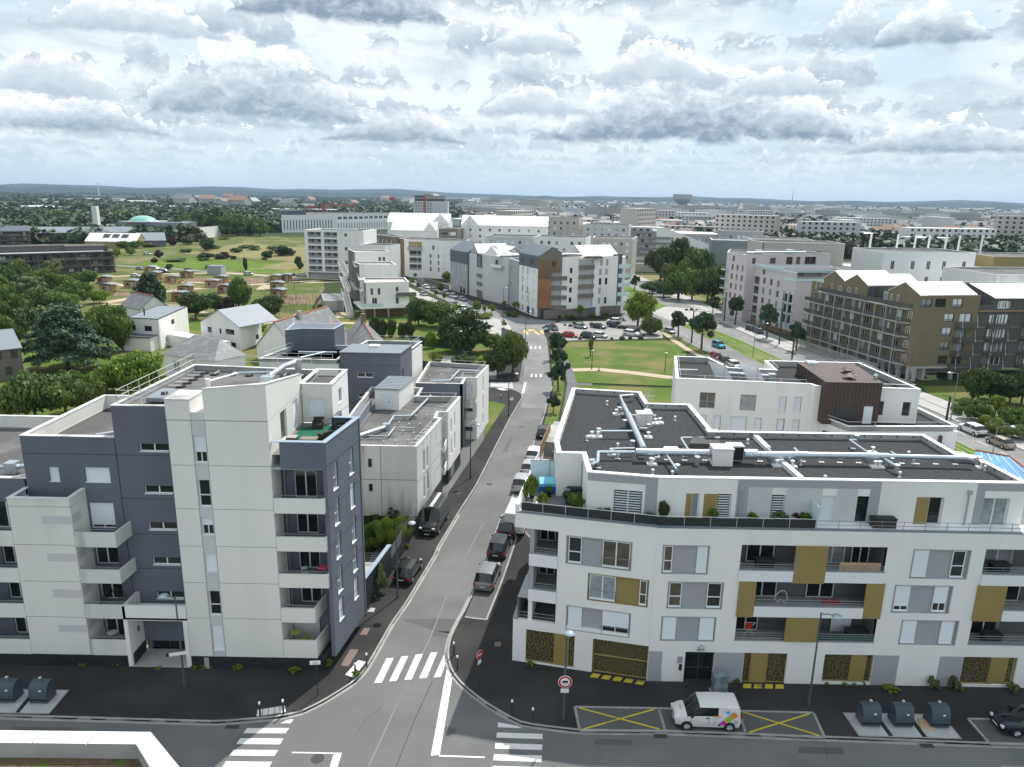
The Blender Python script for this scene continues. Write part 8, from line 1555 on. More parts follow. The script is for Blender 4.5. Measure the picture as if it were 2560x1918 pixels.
def vtext(body,size,x,z,mt_,par=van):
 o=text(body,size,(0,0,0),0,mt_,None,rx=0,name='lettering');o.parent=par;o.location=(x,.915,z);o.rotation_euler=(math.pi/2,0,math.pi);return o
vtext('axeo',.30,-.55,1.18,'orange');vtext('services',.10,-.5,1.0,'silver_d');vtext('axeo',.14,.62,.72,'silver_d')
o=text('axeo',.22,(0,0,0),0,'orange',None,rx=0,name='lettering');o.parent=van;o.location=(1.72,0,1.135);o.rotation_euler=(0,.22,math.pi/2)
link('door_handle',MB().box(.0,.22,.90,.93,.98,1.02).mesh('door_handle','black'),van);m=MB().box(-.02,0,.899,.905,.45,1.7).box(1.18,1.2,.899,.905,.45,1.1);link('door_seam',m.mesh('door_seam','black'),van,kind='stuff')
bv=car('bigvan','black',-8.09,71.74,ST+math.pi+.02,'large black van with roof rack parked half on the left pavement','parked vans','van',z=.06)
m=MB()
for yy in (-.85,.85):m.box(-2.6,1.1,yy-.03,yy+.03,2.70,2.76)
for k in range(16):m.box(-2.6+k*.245,-2.56+k*.245,-.85,.85,2.70,2.75)
link('roof_rack',m.mesh('roof_rack','rail_grey'),bv);link('walkway',MB().box(-2.6,1.1,-.16,.16,2.76,2.80).mesh('walkway','white_metal'),bv)
cars=[('hatch','black','D965,370',ST,'black hatchback parked on the left pavement behind the black van',.1),('mpv','grey','D1495,430',ST,'grey people carrier with silver roof, nearest car of the right bay',.13),('mpv','black','D1575,215',ST,'black van-like car, second of the right bay',.13),('suv','black','D1640,85',ST,'black car with pale roof bars under the terrace corner',.13)]
for k,pt,px,a,lab,z in [(c[0],c[1],q,c[3],c[4],c[5]) for c,q in zip(cars,[(-9.37,61.22),(-1.91,60.39),(-0.93,66.3),(-0.08,70.72)])]:o=car(k,pt,px[0],px[1],a,lab,'cars parked along the side street',z=z)
for (k,pt,q,lab) in zip(('mpv','hatch','suv','hatch'),('silver','silver','white','black'),[(1.39,82.97),(2.41,88.34),(3.18,93.1),(4.82,102.97)],('silver estate with roof bars beside the planted terrace','silver hatchback in the right bay beyond the estate','white car in the right bay, farther up','black hatchback, farthest of the right bay')):car(k,pt,q[0],q[1],ST,lab,'cars parked along the side street',z=.13)
t=thing('parked_van','long white box van hidden under the planted terrace edge','van',(0.94,71.87,.13),ST);link('cargo_box',MB().box(-2.6,1.6,-.98,.98,.5,2.6).mesh('cargo_box','paint_white'),t);link('cab',MB().box(1.6,2.9,-.95,.95,.3,1.9).mesh('cab','paint_white'),t)
for k in range(3):link('roof_seam',MB().box(-2.6+1.3*k,-2.57+1.3*k,-.98,.98,2.6,2.62).mesh('roof_seam','black'),t)
for sx in (-1.8,2.1):
 for sy in (-1,1):link('wheel',WP[0],t,loc=(sx,sy*.88,.32))
q=(34.43,41.14);car('sedan','blue',q[0]+1.0,q[1]+.9,math.pi-.05,'dark blue saloon cut by the right edge of the front bay','cars parked along the kerb',z=.13)
PKc=[('hatch','white','K895,1075',2.9,'white hatchback parked at the back of the car park by the hedge'),('hatch','silver','K622,1125',-.75,'silver hatchback in the back row of the car park, leftmost'),('sedan','dark','K768,1130',-.7,'dark saloon in the back row of the car park'),('suv','dark','K900,1120',-.75,'dark off-roader in the back row of the car park'),('hatch','red','K533,1200',-.3,'bright red hatchback in the front row of the car park'),('mpv','dark','K688,1210',-.75,'dark car behind the thin young tree in the car park'),('hatch','white','K780,1205',-.75,'white hatchback in the front row of the car park, centre'),('suv','white','K1035,1190',-.6,'white off-roader at the right end of the car park by the boulders'),('hatch','dark','K398,1140',-1.2,'dark car with bright roof load behind the info sign')]
PQ=[(28.99,206.74),(18.46,196.56),(23.44,197.09),(28.14,198.98),(14.5,183.13),(19.25,181.89),(22.32,183.56),(30.84,186.67),(10.75,193.24)]
for c,q in zip(PKc,PQ):car(c[0],c[1],q[0],q[1],c[3],c[4],'cars in the car park')
AVd=A2((45,170),(50,145))
for (k,pt,lab),q in zip((('hatch','silver','grey beige hatchback parked beside the sandy path of the avenue'),('suv','bright_blue','bright blue small car driving on the avenue'),('hatch','darkred','dark red car waiting behind the roof of the white block'),('hatch','black','black car between the red and the pale car'),('hatch','white','pale car just above the white block parapet')),[(41.92,191.76),(49.96,173.29),(45.77,159.83),(46.63,155.71),(47.39,151.79)]):car(k,pt,q[0],q[1],AVd,lab,'cars on the avenue')
for (k,pt,lab),q in zip((('suv','white','white crossover parked by the bushes at the right'),('hatch','beige','beige hatchback parked at the right edge of the avenue')),[(71.89,108.42),(72.43,102.44)]):car(k,pt,q[0],q[1],A2((74.5,98),(72,115)),lab,'cars parked by the bushes')
NC=zip(('dark','white','grey','white','white','silver','silver','silver','white','dark','silver'),('sedan','hatch','hatch','mpv','mpv','hatch','hatch','hatch','hatch','sedan','hatch'),[(-36.5,284.52),(-33.39,278.36),(-29.69,270.79),(-24.19,261.43),(-20.8,253.19),(-17.23,246.95),(-31.99,257.9),(-19.06,234.23),(-15.39,225.79),(-12.85,222.48),(-41.16,297.99)])
for i,(pt,k,q) in enumerate(NC):car(k,pt,q[0],q[1],-1.09,['dark saloon, farthest of the row on the oblique street','white car, second of the row on the oblique street','grey car, third of the row on the oblique street','white people carrier in the right row of the oblique street','white people carrier nearest the grey gabled building','silver car at the near end of the right row','silver car alone on the left side of the oblique street','silver car half hidden by the shrubs','silver white car in the left row near the square','dark saloon, nearest of the left row near the square','small silver car behind the young palm'][i],'cars along the oblique street')
for i,(q,pt) in enumerate(zip([(-202.99,406.48),(-150.87,316.01),(-144.37,324.68),(-114.02,313.74),(-154.45,298.16),(-94.37,312.0),(-90.3,312.71),(-166.61,326.26),(-160.31,327.47)],('white','blue','blue','white','white','dark','white','silver','dark'))):car('hatch',pt,q[0],q[1],-.1,['white car parked on the meadow track','dark blue car behind the wooden sheds','blue car behind the single shed','white car on the lane before the meadow','white car at the left of the sheds','dark car between shed and white slab building','white car at the foot of the white slab building','silver car behind the sheds at left','dark car behind the sheds at left'][i],'cars by the allotments')
# street furniture
def lamp(x,y,h,head,label,group='street lamps',mt='lamp_blue',z=.12,small=False):
 "head: (dx, dy) from pole top to the lamp head"
 t=thing('street_lamp',label,'street lamp',(x,y,z),0,group);link('pole',MB().cyl((0,0,0),(0,0,h),.085,.05,n=8).cyl((0,0,0),(0,0,.5),.11,n=8).mesh('pole',mt),t)
 dx,dy=head;link('arm',MB().tube([(0,0,h-.1),(dx*.5,dy*.5,h+.02),(dx,dy,h)],.035,n=5).mesh('arm',mt),t)
 m=MB();m.lathe((dx,dy,h-.1),[(.30,0),(.34,.06),(.26,.16),(.1,.22)] if not small else [(.3,0),(.32,.05),(.2,.1)],14);m.smooth=True;link('lamp_head',m.mesh('lamp_head','lamp_head'),t);return t
lamp(-9.7,57.2,7.15,(1.35,.1),'blue grey street lamp with arm towards the road, beside the black hatchback');l1=lamp(-23.0,44.9,7.1,(-.9,.2),'blue grey street lamp in front of the entrance canopy, with a white arrow sign');l2=lamp(3.9,42.2,6.9,(.15,-.4),'street lamp carrying the round lorry ban sign');lamp(21.3,44.1,7.3,(.9,-.4),'street lamp in front of the white facade, left of the waste containers')
lamp(-5.0,85.4,7.1,(.9,0),'dark street lamp halfway up the left pavement',mt='lamp_dark');lamp(-.5,112.6,7.1,(1.2,0),'dark street lamp at the bend of the left pavement',mt='lamp_dark');lamp(3.1,176,7.4,(1.0,0),'dark street lamp by the yellow hatched junction',mt='lamp_dark');lamp(-11.4,152.5,6.5,(.3,0),'garden lamp in front of the round dense tree',mt='lamp_dark')
lamp(16.5,147.2,4.0,(0,0),'low path lamp on the lawn, left one','path lamps on the lawn','lamp_dark',small=True);lamp(31.5,146.1,4.0,(0,0),'low path lamp on the lawn, right one','path lamps on the lawn','lamp_dark',small=True)
lamp(4.4,209.6,8,(-.9,0),'slim lamp in front of the white and timber building',mt='lamp_dark');lamp(-2.9,205,9.5,(.8,.3),'tall slim lamp beside the oblique street',mt='lamp_dark');lamp(72.4,115,7.9,(-1.3,.3),'grey street lamp at the right by the two tram poles',mt='rail_grey');lamp(55,163,7.6,(2.6,.2),'grey street lamp on the tram strip behind the white block',mt='rail_grey');lamp(61.5,88,7.2,(2.2,.4),'grey lamp above the right lane, near the glass canopy',mt='rail_grey')
for (x,y,h),lab in zip(((42.2,221.1,7.6),(53.3,258,9),(44.4,177.8,8.2),(62.1,212.4,8.6),(66.5,178.7,8.8),(63.2,161,8.8),(70.6,113.2,4.6),(57.4,252,8)),('left of the tram crossing','in front of the dense grove','beside the largest avenue pine','at the pink building corner','before the pink building, by the containers','in front of the ochre building','thick and short, at the right of the avenue','slim one beyond the crossing')):
 t=thing('tram_pole','dark tram line pole '+lab,'pole',(x,y,0),0,'tram line poles');link('pole',MB().cyl((0,0,0),(0,0,h),.2,.16,n=8).mesh('pole','lamp_dark'),t);link('bracket',MB().tube([(0,0,h-.1),(1.6,.3,h+.3)] if x<60 else [(0,0,h-.1),(-1.6,-.3,h+.3)],.05,n=5).mesh('bracket','lamp_dark'),t)
wz=MB()
for d in (0,3.2):wz.tube([(38+d,300,6.4),(44+d,225,6.4),(53+d,178,6.4),(57.5+d,140,6.4),(62+d,95,6.4)],.035,n=4)
wz.tube([(42.2,221,7.6),(62.1,212.4,8.5)],.03,n=4).tube([(44.4,177.8,8.0),(66.5,178.7,8.6)],.03,n=4).tube([(63.2,161,8.6),(46,165,8)],.03,n=4).ob('overhead_wire','lamp_dark',label='overhead contact wires of the tramway above the grass strip',cat='tram wire')
bm_=[MB().cyl((0,0,0),(0,0,.98),.06,n=10).mesh('post','lamp_dark'),MB().lathe((0,0,.98),[(.075,0),(.08,.12),(.05,.18)],10).mesh('cap','sign_white')]
for (x,y),lab in zip(((.4,42.6),(1.8,41.85),(-4.1,49.1),(-3.7,47.4),(-10.5,47.5),(-11.1,46.3),(-16.6,41.95),(-15.1,42.2),(-1.9,121.3),(-.3,118.6)),('left of the right zebra crossing','next to the curved kerb, right of the front pair','rear one on the right side of the side street crossing','front one on the right side of the side street crossing','rear one by the slanted white slab','front one by the slanted white slab, with weeds','left one of the curved white slabs','right one of the curved white slabs','at the far left side road, left','at the far left side road, right')):
 t=thing('bollard','black bollard with white head, '+lab,'bollard',(x,y,.12),0,'black bollards with white heads');[link(n_,me,t) for n_,me in zip(('post','cap'),bm_)]
def disc(par,c,r,mt,d=.01,n=28,nm='sign_face'):m=MB();m.cyl((c[0],c[1],c[2]),(c[0],c[1]-d,c[2]),r,n=n);return link(nm,m.mesh(nm,mt),par)
t=thing('traffic_sign','round red ringed lorry ban sign with white plate below','traffic sign',(3.9,42.05,.12));disc(t,(0,0,3.05),.47,'sign_white',.03);disc(t,(0,-.031,3.05),.44,'sign_red',.006);disc(t,(0,-.038,3.05),.31,'sign_white',.005)
m=MB().box(-.14,.19,-.052,-.043,3.0,3.16).box(-.22,-.15,-.052,-.043,3.0,3.1).box(-.13,-.07,-.052,-.043,2.96,3.0).box(.08,.14,-.052,-.043,2.96,3.0);link('lorry_symbol',m.mesh('lorry_symbol','sign_black'),t,kind='stuff')
def stext(body,size,x,z,par,mt_='sign_black',y=-.05):o=text(body,size,(0,0,0),0,mt_,None,rx=0);o.parent=par;o.location=(x,y,z);o.rotation_euler=(math.pi/2,0,0)
stext('12,5t',.12,0,2.84,t);link('sign_plate',MB().box(-.27,.27,-.03,0,2.22,2.52).mesh('sign_plate','sign_white'),t);stext('RUE',.09,0,2.43,t,'sign_red',-.032);stext('SAUF DESSERTE',.065,0,2.31,t,'sign_black',-.032)
t=thing('traffic_sign','round red sign seen edge on, on a thin post at the right corner','traffic sign',(-2.0,45.3,.12),.95);link('post',MB().cyl((0,0,0),(0,0,3.1),.035,n=6).mesh('post','lamp_dark'),t);disc(t,(0,-.04,2.75),.33,'sign_white',.02);disc(t,(0,-.062,2.75),.31,'sign_red',.005);link('bar',MB().box(-.2,.2,-.075,-.068,2.70,2.80).mesh('bar','sign_white'),t);link('sign_plate',MB().box(-.18,.18,-.06,-.04,2.0,2.3).mesh('sign_plate','sign_white'),t)
t=thing('street_sign','white street name plate on a thin post at the left corner','street sign',(-13.3,44.2,.12),.1);link('post',MB().cyl((0,0,0),(0,0,2.8),.035,n=6).mesh('post','lamp_dark'),t);link('sign_plate',MB().box(-.42,.3,-.06,-.04,2.5,2.8).mesh('sign_plate','sign_white'),t);stext('RUE',.12,-.05,2.70,t,'sign_black',-.065);stext('DU PLATEAU',.08,-.05,2.57,t,'sign_black',-.065)
t=thing('direction_sign','white arrow shaped direction sign on the lamp before the entrance','direction sign',(-23.0,44.8,2.75),.3);m=MB();m.extr([(-.02,0),(.02,0),(.02,.24),(-.02,.24)],-.75,.5);link('sign_plate',m.mesh('sign_plate','sign_white'),t);link('arrow_tip',MB().prism([(-.95,0),(-.75,-.03),(-.75,.03)],0,.24).mesh('arrow_tip','sign_black'),t)
t=thing('info_sign','blue and pink information boards by the rocks at the car park entrance','sign',(9.5,186.5,0));link('post',MB().cyl((0,0,0),(0,0,3),.05,n=6).mesh('post','lamp_dark'),t);link('sign_board',MB().box(-.6,.1,-.05,0,2.4,3.1).mesh('sign_board','light_blue'),t);link('sign_board',MB().box(.15,.9,-.05,0,2.5,3.0).mesh('sign_board','pink'),t);link('sign_board',MB().box(-.1,.3,-.06,-.01,1.4,2.0).mesh('sign_board','cyan_d'),t)
def container(x,y,z,lab,rz=0,s=1.):
 t=thing('waste_container',lab,'waste container',(x,y,z),rz,'buried waste containers',s);m=MB();P=[(-.55,0),(.55,0),(.62,.5),(.5,1.05),(.3,1.32),(.0,1.42),(-.3,1.4),(-.55,1.2)];m.extr([(-a*.9,b) for a,b in P][::-1],-.62,.62);m.smooth=True;link('body',m.mesh('body','bin_blue'),t)
 link('lid',MB().box(-.64,.64,-.62,-.52,.25,.32).mesh('lid','black'),t);link('lifting_hook',MB().cyl((0,0,1.4),(0,0,1.66),.035,n=6).lathe((0,0,1.62),[(.1,0),(.12,.06),(.06,.12)],8).mesh('lifting_hook','steel'),t);link('label_plate',MB().box(.1,.26,-.50,-.47,.9,1.0).mesh('label_plate','sign_white'),t)
def plate(q,n,lab):
 t=thing('steel_platform',lab,'metal platform',(*q[0],.12))
 for i in range(n):c=[lerp(q[0],q[1],(i+.03)/n),lerp(q[0],q[1],(i+.88 if i<n-1 else i+1)/n),lerp(q[3],q[2],(i+.88 if i<n-1 else i+1)/n),lerp(q[3],q[2],(i+.03)/n)];MB().prism(c,.11,.15).ob('steel_plate','steel_plate',t)
 for a,b in zip(q,q[1:]+q[:1]):strip('border_strip',[a,b],.1,.155,'kerb',t)
plate([(23.5,41.1),(30.2,41.0),(30.2,43.3),(23.4,43.3)],3,'three pale steel plates under the right waste containers');plate([(-37.0,41.8),(-30.8,41.8),(-30.9,44.2),(-37.5,44.2)],3,'pale steel plates under the left waste containers')
container(24.7,42.5,.15,'slate blue waste container, left one of the right group');container(26.9,42.5,.15,'slate blue waste container, middle one of the right group');container(29.35,42.5,.15,'slate blue waste container beside the wooden board, right one');container(-34.4,43.3,.15,'slate blue waste container at the left edge of the photo');container(-32.1,43.3,.15,'slate blue waste container, second at the left')
MB(Fr((28.0,41.9),(1,-.3))).box(0,.85,0,1.0,.16,.22).ob('wooden_board','cardboard',label='pale wooden board lying beside the right waste container',cat='board')
for i,p in enumerate([(65.0,198.39),(65.56,196.77),(65.86,194.6),(66.03,192.33)]):container(p[0],p[1],0,('dark','second','third','last')[i]+' waste container of the four before the pink building',.3,1.15)
t=thing('utility_cabinet','weathered blue grey utility cabinet beside the entrance','utility cabinet',(15.3,45.3,.12));link('body',MB().box(-.5,.5,-.3,.3,.06,1.45).mesh('body','cabinet'),t);link('roof',MB().box(-.54,.54,-.34,.34,1.45,1.52).mesh('roof','cabinet'),t);link('plinth',MB().box(-.65,.65,-.5,.4,0,.06).mesh('plinth','concrete'),t)
for s in (-.25,.25):link('door',MB().box(s-.22,s+.22,-.32,-.3,.12,1.4).mesh('door','cabinet'),t)
NR=thing('near_roof','white metal roof edge with gravel and moss, cut by the bottom left corner','building',(-19,24,0));q=[(-19.58,23.85),(-13.81,23.98),(-11.94,22.26)];q=[(-27,q[0][1])]+q[1:]+[(q[2][0]+1.2,q[2][1]-1.8)];qi=[(-27,q[0][1]-.62),(q[1][0]-.25,q[1][1]-.62),(q[2][0]-.55,q[2][1]-.55),(q[3][0]-.55,q[3][1]-.55)]
m=MB()
for i in range(3):m.quad((*q[i],14),(*qi[i],13.97),(*qi[i+1],13.97),(*q[i+1],14));m.quad((*q[i],0),(*q[i],14),(*q[i+1],14),(*q[i+1],0))
m.ob('roof_capping','white_metal',NR);m=MB()
for i in range(3):m.quad((*qi[i],13.97),(*qi[i],13.3),(*qi[i+1],13.3),(*qi[i+1],13.97))
m.ob('parapet','pale_slab',NR);MB().poly([(*qi[0],13.3),(qi[0][0],18,13.3),(qi[3][0],18,13.3),(*qi[3],13.3),(*qi[2],13.3),(*qi[1],13.3)]).ob('roof_deck','sedum',NR)
[link('capping_joint',MB().box(-.02,.02,-.63,.01,0,.012).mesh('capping_joint','steel'),NR,loc=Vector((x,q[0][1],14))-Vector(NR.location)) for x in (-18,-15.9)]
[weed(k,x,y,13.3,.25,.35,'bright moss and sedum tuft on the near roof','sedum tufts on the near roof') for k,x,y in (('s',-17.2,24.3),('s',-16.5,24.2),('Y',-15.6,24.3),('s',-15.9,23.9))]
rk=[]
for v in range(3):
 rng=np.random.default_rng(v);m=MB();m.lathe((0,0,0),[(.62,0),(.75,.25),(.62,.6),(.25,.8)],7);m.v=[(x*rng.uniform(.8,1.2),y*rng.uniform(.8,1.2),z*rng.uniform(.85,1.15)) for x,y,z in m.v];rk.append(m.mesh('boulder','rock'))
for i,p in enumerate([(8.34,195.43),(9.18,197.07),(8.86,189.52),(14.46,200.39),(15.85,199.14),(22.05,201.81),(26.79,204.36),(30.18,198.68),(30.75,196.8),(32.53,194.13),(33.29,189.64),(32.61,182.66),(34.0,186.19),(29.9,182.4),(27.76,181.7),(25.07,181.44),(16.95,180.33),(33.71,194.26),(36.59,196.44),(55.73,232.84),(57.38,233.03),(59.27,234.23)]):link('boulder',rk[i% 3],None,'dark boulder bordering the car park and crossing','boulder','dark boulders around the car park',loc=(p[0],p[1],0),rz=i*1.3,sc=.6+.2*(i% 3))
for q in [[(2.54,192.0),(3.53,192.1),(4.24,185.86),(3.28,185.77)],[(3.88,193.07),(5.87,193.28),(5.47,190.45),(4.16,190.32)],[(5.18,192.27),(5.99,191.43),(7.27,185.81),(6.31,185.72)],[(7.0,192.46),(8.13,191.64),(8.42,186.63),(7.64,187.08)],[(-14.51,218.07),(-14.17,218.11),(-12.52,213.88),(-13.13,212.73)]][:4]:MB().poly([(x,y,.03) for x,y in q]).ob('ochre_marking','paint_ochre',kind='structure')
for q in [[(4.25,170.57),(4.64,170.6),(4.5,167.24),(4.1,167.21)],[(5.28,170.66),(5.64,170.7),(5.55,167.34),(5.17,167.3)],[(6.31,170.61),(6.67,170.64),(6.59,167.43),(6.21,167.4)],[(3.76,142.18),(4.13,142.21),(4.0,139.82),(3.61,139.79)],[(4.6,142.25),(5.0,142.28),(4.93,139.89),(4.51,139.86)],[(5.54,142.32),(5.94,142.35),(5.88,139.96),(5.47,139.93)]]:MB().poly([(x,y,.022) for x,y in q]).ob('ramp_marking','paint_white',kind='structure')
def fence(label,pts,h,mt='lamp_dark',solid=False,grp=None,name='fence',step=2.):
 t=thing(name,label,'fence',(*pts[0],0));
 for a,b in zip(pts,pts[1:]):
  f=fr2(a,b);l=math.dist(a,b)
  if solid:MB(f).box(0,l,-.05,.05,0,h).ob('screen',mt,t)
  else:bars(f,0,l,.1,h,t,4,mt,0,step,'mesh_panel',.02)
  if solid:[MB(f).box(s-.05,s+.05,-.08,.08,0,h+.1).ob('post','lamp_dark',t) for s in np.arange(0,l,3)]
fence('dark green garden screen behind the round tree',[(-24.6,171),(-13,166),(-9.5,150)],1.9,'green_screen',True);fence('dark green screen in front of the garden lawn',[(-24,146),(-12,143)],1.8,'green_screen',True);fence('dark timber fence between lawn and allotments',[(-68,265),(-63,230),(-56,203)],1.5,'wood_grey',True);fence('brown timber fence of the gardens beside the oblique street',[(-37,302),(-24.5,276.5)],1.6,'wood_taupe',True);fence('thin wire fence of the far left pavement',[(-4,118),(-4.4,110)],1.2)
fence('low brown fence in front of the pink building',[(70,203),(74.5,186)],1.3,'wood_brown',True)
zt=12.1
def pot_(x,y,z,r,h,mt='black'):return MB().lathe((0,0,0),[(r*.7,0),(r,h)],10).mesh('plant_pot',mt)
for x,y,k,h,r,lab in ((1.4,50.5,'y',1.9,.55,'tall yellow green bamboo at the terrace corner'),(1.7,52.0,'y',1.7,.5,'yellow green bamboo behind the corner one'),(2.4,49.5,'y',1.3,.5,'small palm in a pot at the terrace corner'),(4.85,48.9,'S',1.7,.75,'dark green bush at the terrace end of the attic wall'),(4.4,50.9,'d',.8,.5,'small dark plant by the grey boxes'),(6.5,47.5,'W',.7,.5,'grey leaved plant in a bowl'),(7.0,47.6,'S',.8,.35,'small plant in the footed bowl, left'),(9.9,47.0,'W',.7,.5,'plant in the footed bowl, right'),(10.9,47.1,'D',1.6,.42,'upright pointed bush on the terrace'),(14.4,47.2,'y',1.1,.4,'small palm beside the gold panel'),(19.2,47.3,'W',.9,.6,'wide grassy plant on the terrace'),(21,47.3,'S',.9,.5,'green plant behind the terrace rail'),(17.2,47.2,'y',.8,.4,'light palm on the terrace'),(20.4,47.6,'v',.8,.5,'reddish plant beside the glass divider'),(3.0,52.2,'S',.6,.4,'small plant before the blue cover')):
 y+=.45 if y<48 else 0;t=thing('potted_plant',lab,'plant',(x,y,zt),0,'potted plants on the planted terrace');link('plant_pot',pot_(0,0,0,.24,.3,'black' if k !='v' else 'magenta'),t);shape,mt_=KIND[k];link('foliage',crown(shape,mt_,1,1),t,loc=(0,0,.3+h/2),sc=(r,r,h))
t=thing('bbq_cover','bright blue covered garden bench on the planted terrace','covered bench',(3.1,53.3,zt),.1);link('cover',MB().extr([(-.45,0),(.45,0),(.5,.9),(.1,1.15),(-.5,.8)],-.85,.85).mesh('cover','light_blue'),t);link('skirt',MB().box(-.88,.88,-.55,.52,.05,.55).mesh('skirt','blue_paint'),t)
t=thing('glass_screen','tall frosted glass windscreen panels on the planted terrace','screen',(2.2,54.6,zt));link('glass_panel',MB().box(-.6,.9,-.02,.02,.1,2.0).mesh('glass_panel','frost_glass'),t);link('glass_panel',MB().box(.95,2.3,-.02,.02,.1,2.0).mesh('glass_panel','frost_glass'),t);link('screen_frame',MB().box(.9,.96,-.04,.04,0,2.1).box(2.3,2.36,-.04,.04,0,2.1).box(-.6,2.3,-.03,.03,2.0,2.06).mesh('screen_frame','grey_frame'),t)
t=thing('storage_box','pale planter box with herbs beside the black barbecue','planter',(4.6,52.2,zt));link('box',MB().box(-.45,.45,-.3,.3,0,.7).mesh('box','grey_render'),t);link('herbs',crown('shrub','leaf_mid',2,0),t,loc=(0,0,.75),sc=(.4,.25,.2))
t=thing('barbecue','black barbecue on legs against the attic wall','barbecue',(5.0,51.4,zt));link('bowl',MB().box(-.4,.4,-.25,.25,.8,1.1).mesh('bowl','black'),t);link('stand',MB().box(-.05,.05,-.05,.05,0,.8).mesh('stand','black'),t)
t=thing('glass_screen','frosted glass divider between the two roof terraces','screen',(21.35,47.2,zt));link('glass_panel',MB().box(-.02,.02,-.7,.9,.4,2.0).mesh('glass_panel','frost_glass'),t)
t=thing('storage_chest','black slatted chest on the right roof terrace','chest',(26.3,47.3,zt));link('box',MB().box(-.8,.8,-.3,.3,.1,.9).mesh('box','wicker'),t);link('lid',MB().box(-.85,.85,-.33,.33,.9,.96).mesh('lid','black'),t)
t=thing('garden_table','round dark table with chairs on the pale side terrace','table',(4.1,60.5,zt));link('tabletop',MB().lathe((0,0,.7),[(.5,0),(.5,.04)],14).mesh('tabletop','grey_frame'),t);link('leg',MB().cyl((0,0,0),(0,0,.7),.04).mesh('leg','black'),t)
def R2w(s,d,z):return R2.w(s,d,z)
t=thing('reed_screen','orange reed screen tied along a top floor loggia rail','screen',R2w(13.0,.12,9.3));link('mat',MB().box(0,2.9,-.02,.02,0,.62).mesh('mat','reed'),t)
for s,lab in ((12.6,'left red tub on the middle loggia'),(13.2,'right red tub on the middle loggia')):t=thing('tub',lab,'tub',R2w(s,.5,6.3));link('body',MB().lathe((0,0,0),[(.18,0),(.27,.35),(.29,.36)],12).mesh('body','red'),t)
t=thing('hanging_chair','white wire chair on the middle loggia','chair',R2w(9.4,.7,6.2));link('shell',MB().tube([(.45*math.cos(a/6*math.pi),.1*math.sin(a),.6+.5*math.sin(a/6*math.pi)) for a in range(13)],.025,n=5).mesh('shell','white_metal'),t);link('stand',MB().tube([(-.4,0,0),(0,0,.4),(.4,0,0)],.025,n=5).mesh('stand','white_metal'),t)
t=thing('drying_rack','clothes rack on the lowest left loggia','drying rack',R2w(7.4,.8,3.5));link('frame',MB().tube([(-.4,0,0),(.4,0,1.1),(-.4,0,1.1),(.4,0,0)],.02,n=5).mesh('frame','white_metal'),t);link('laundry',MB().box(-.3,.2,-.05,.05,.6,1.1).mesh('laundry','red'),t)
for s,z,lab in ((8.0,9.0,'dark loggia table on the top floor, left'),(15.2,3.4,'dark loggia table on the first floor, right'),(24.8,9.0,'dark loggia sofa on the top floor at the right edge'),(25.2,3.4,'dark folded loungers on the first floor at the right edge')):t=thing('garden_table',lab,'table',R2w(s,.9,z));link('tabletop',MB().box(-.7,.7,-.4,.4,.65,.7).mesh('tabletop','wicker'),t);link('base',MB().box(-.6,.6,-.3,.3,0,.65).mesh('base','black'),t)
# far woods, suburbs, hills, haze
rng=np.random.default_rng(7)
def blocked(x,y):return False
def forest(name,n,sampler,mt,label,q=22):
 P=sampler(n);P=np.array(P);n=len(P);d=np.hypot(P[:,0],P[:,1]);R=(3.8+d*.0035)*rng.uniform(.7,1.4,n);Hh=rng.uniform(6,12,n)
 idx=np.repeat(np.arange(n),q);v=rng.normal(size=(n*q,3));v[:,2]=np.abs(v[:,2]);v/=np.linalg.norm(v,axis=1)[:,None];v*=rng.uniform(.75,1.05,n*q)[:,None]
 C=np.stack([P[idx,0]+v[:,0]*R[idx],P[idx,1]+v[:,1]*R[idx],Hh[idx]*(.18+.82*v[:,2])],1);Nn=v+rng.normal(size=v.shape)*.35;Nn/=np.linalg.norm(Nn,axis=1)[:,None]
 t=np.clip(rng.normal(.4,.2,n*q)+rng.uniform(-.25,.25,n)[idx],0,1);me=quads_mesh(name,C,Nn,R[idx]*.62,mt,rng,t,1.3);return link(name,me,None,label,'wood',None,'stuff')
def field_noise(x,y,s,k=0):return math.sin(x/s+k)+math.sin(y/s*1.3+k*2)+.7*math.sin((x+y)/s*1.9+k*3)
def samp_left(n):
 out=[]
 while len(out)<n:
  az=math.radians(rng.uniform(-38,-3));d=math.exp(rng.uniform(math.log(560),math.log(6500)));x,y=d*math.sin(az),d*math.cos(az)
  if (-335<x<-225 and 540<y<625) or (x>-225 and y<850) or (x>-150 and y<1150):continue
  if field_noise(x,y,190+d*.04)>.95-(d/9000):continue
  out.append((x,y))
 return out
def samp_right(n):
 out=[]
 while len(out)<n:
  az=math.radians(rng.uniform(-5,38));d=math.exp(rng.uniform(math.log(520),math.log(6500)));x,y=d*math.sin(az),d*math.cos(az)
  if field_noise(x,y,75+d*.035,2)>-.35+(d/7000):continue
  if az<0 and d<1150:continue
  if d<800 and x<165:continue
  out.append((x,y))
 return out
forest('woodland',9000,samp_left,'leaf_far','dense green woods and hedges filling the plain at the far left')
forest('woodland',7500,samp_right,'leaf_far','tree belts and gardens among the far suburbs at right')
def samp_near(n):return [(x,y) for x,y in [(rng.uniform(-250,-150),rng.uniform(200,262)) for _ in range(n)] if y<262+(x+236)*.6 and not (x>-160 and y>235)]+[(rng.uniform(-185,-140),rng.uniform(150,215)) for _ in range(n//2)]
P=samp_near(60)
for i,(x,y) in enumerate(P):tree('DMTMW'[i% 5],x,y,float(rng.uniform(6,11)),float(rng.uniform(3.5,5.5)),'leafy tree of the thicket at the left edge below the timber galleries','trees of the thicket at the left edge')
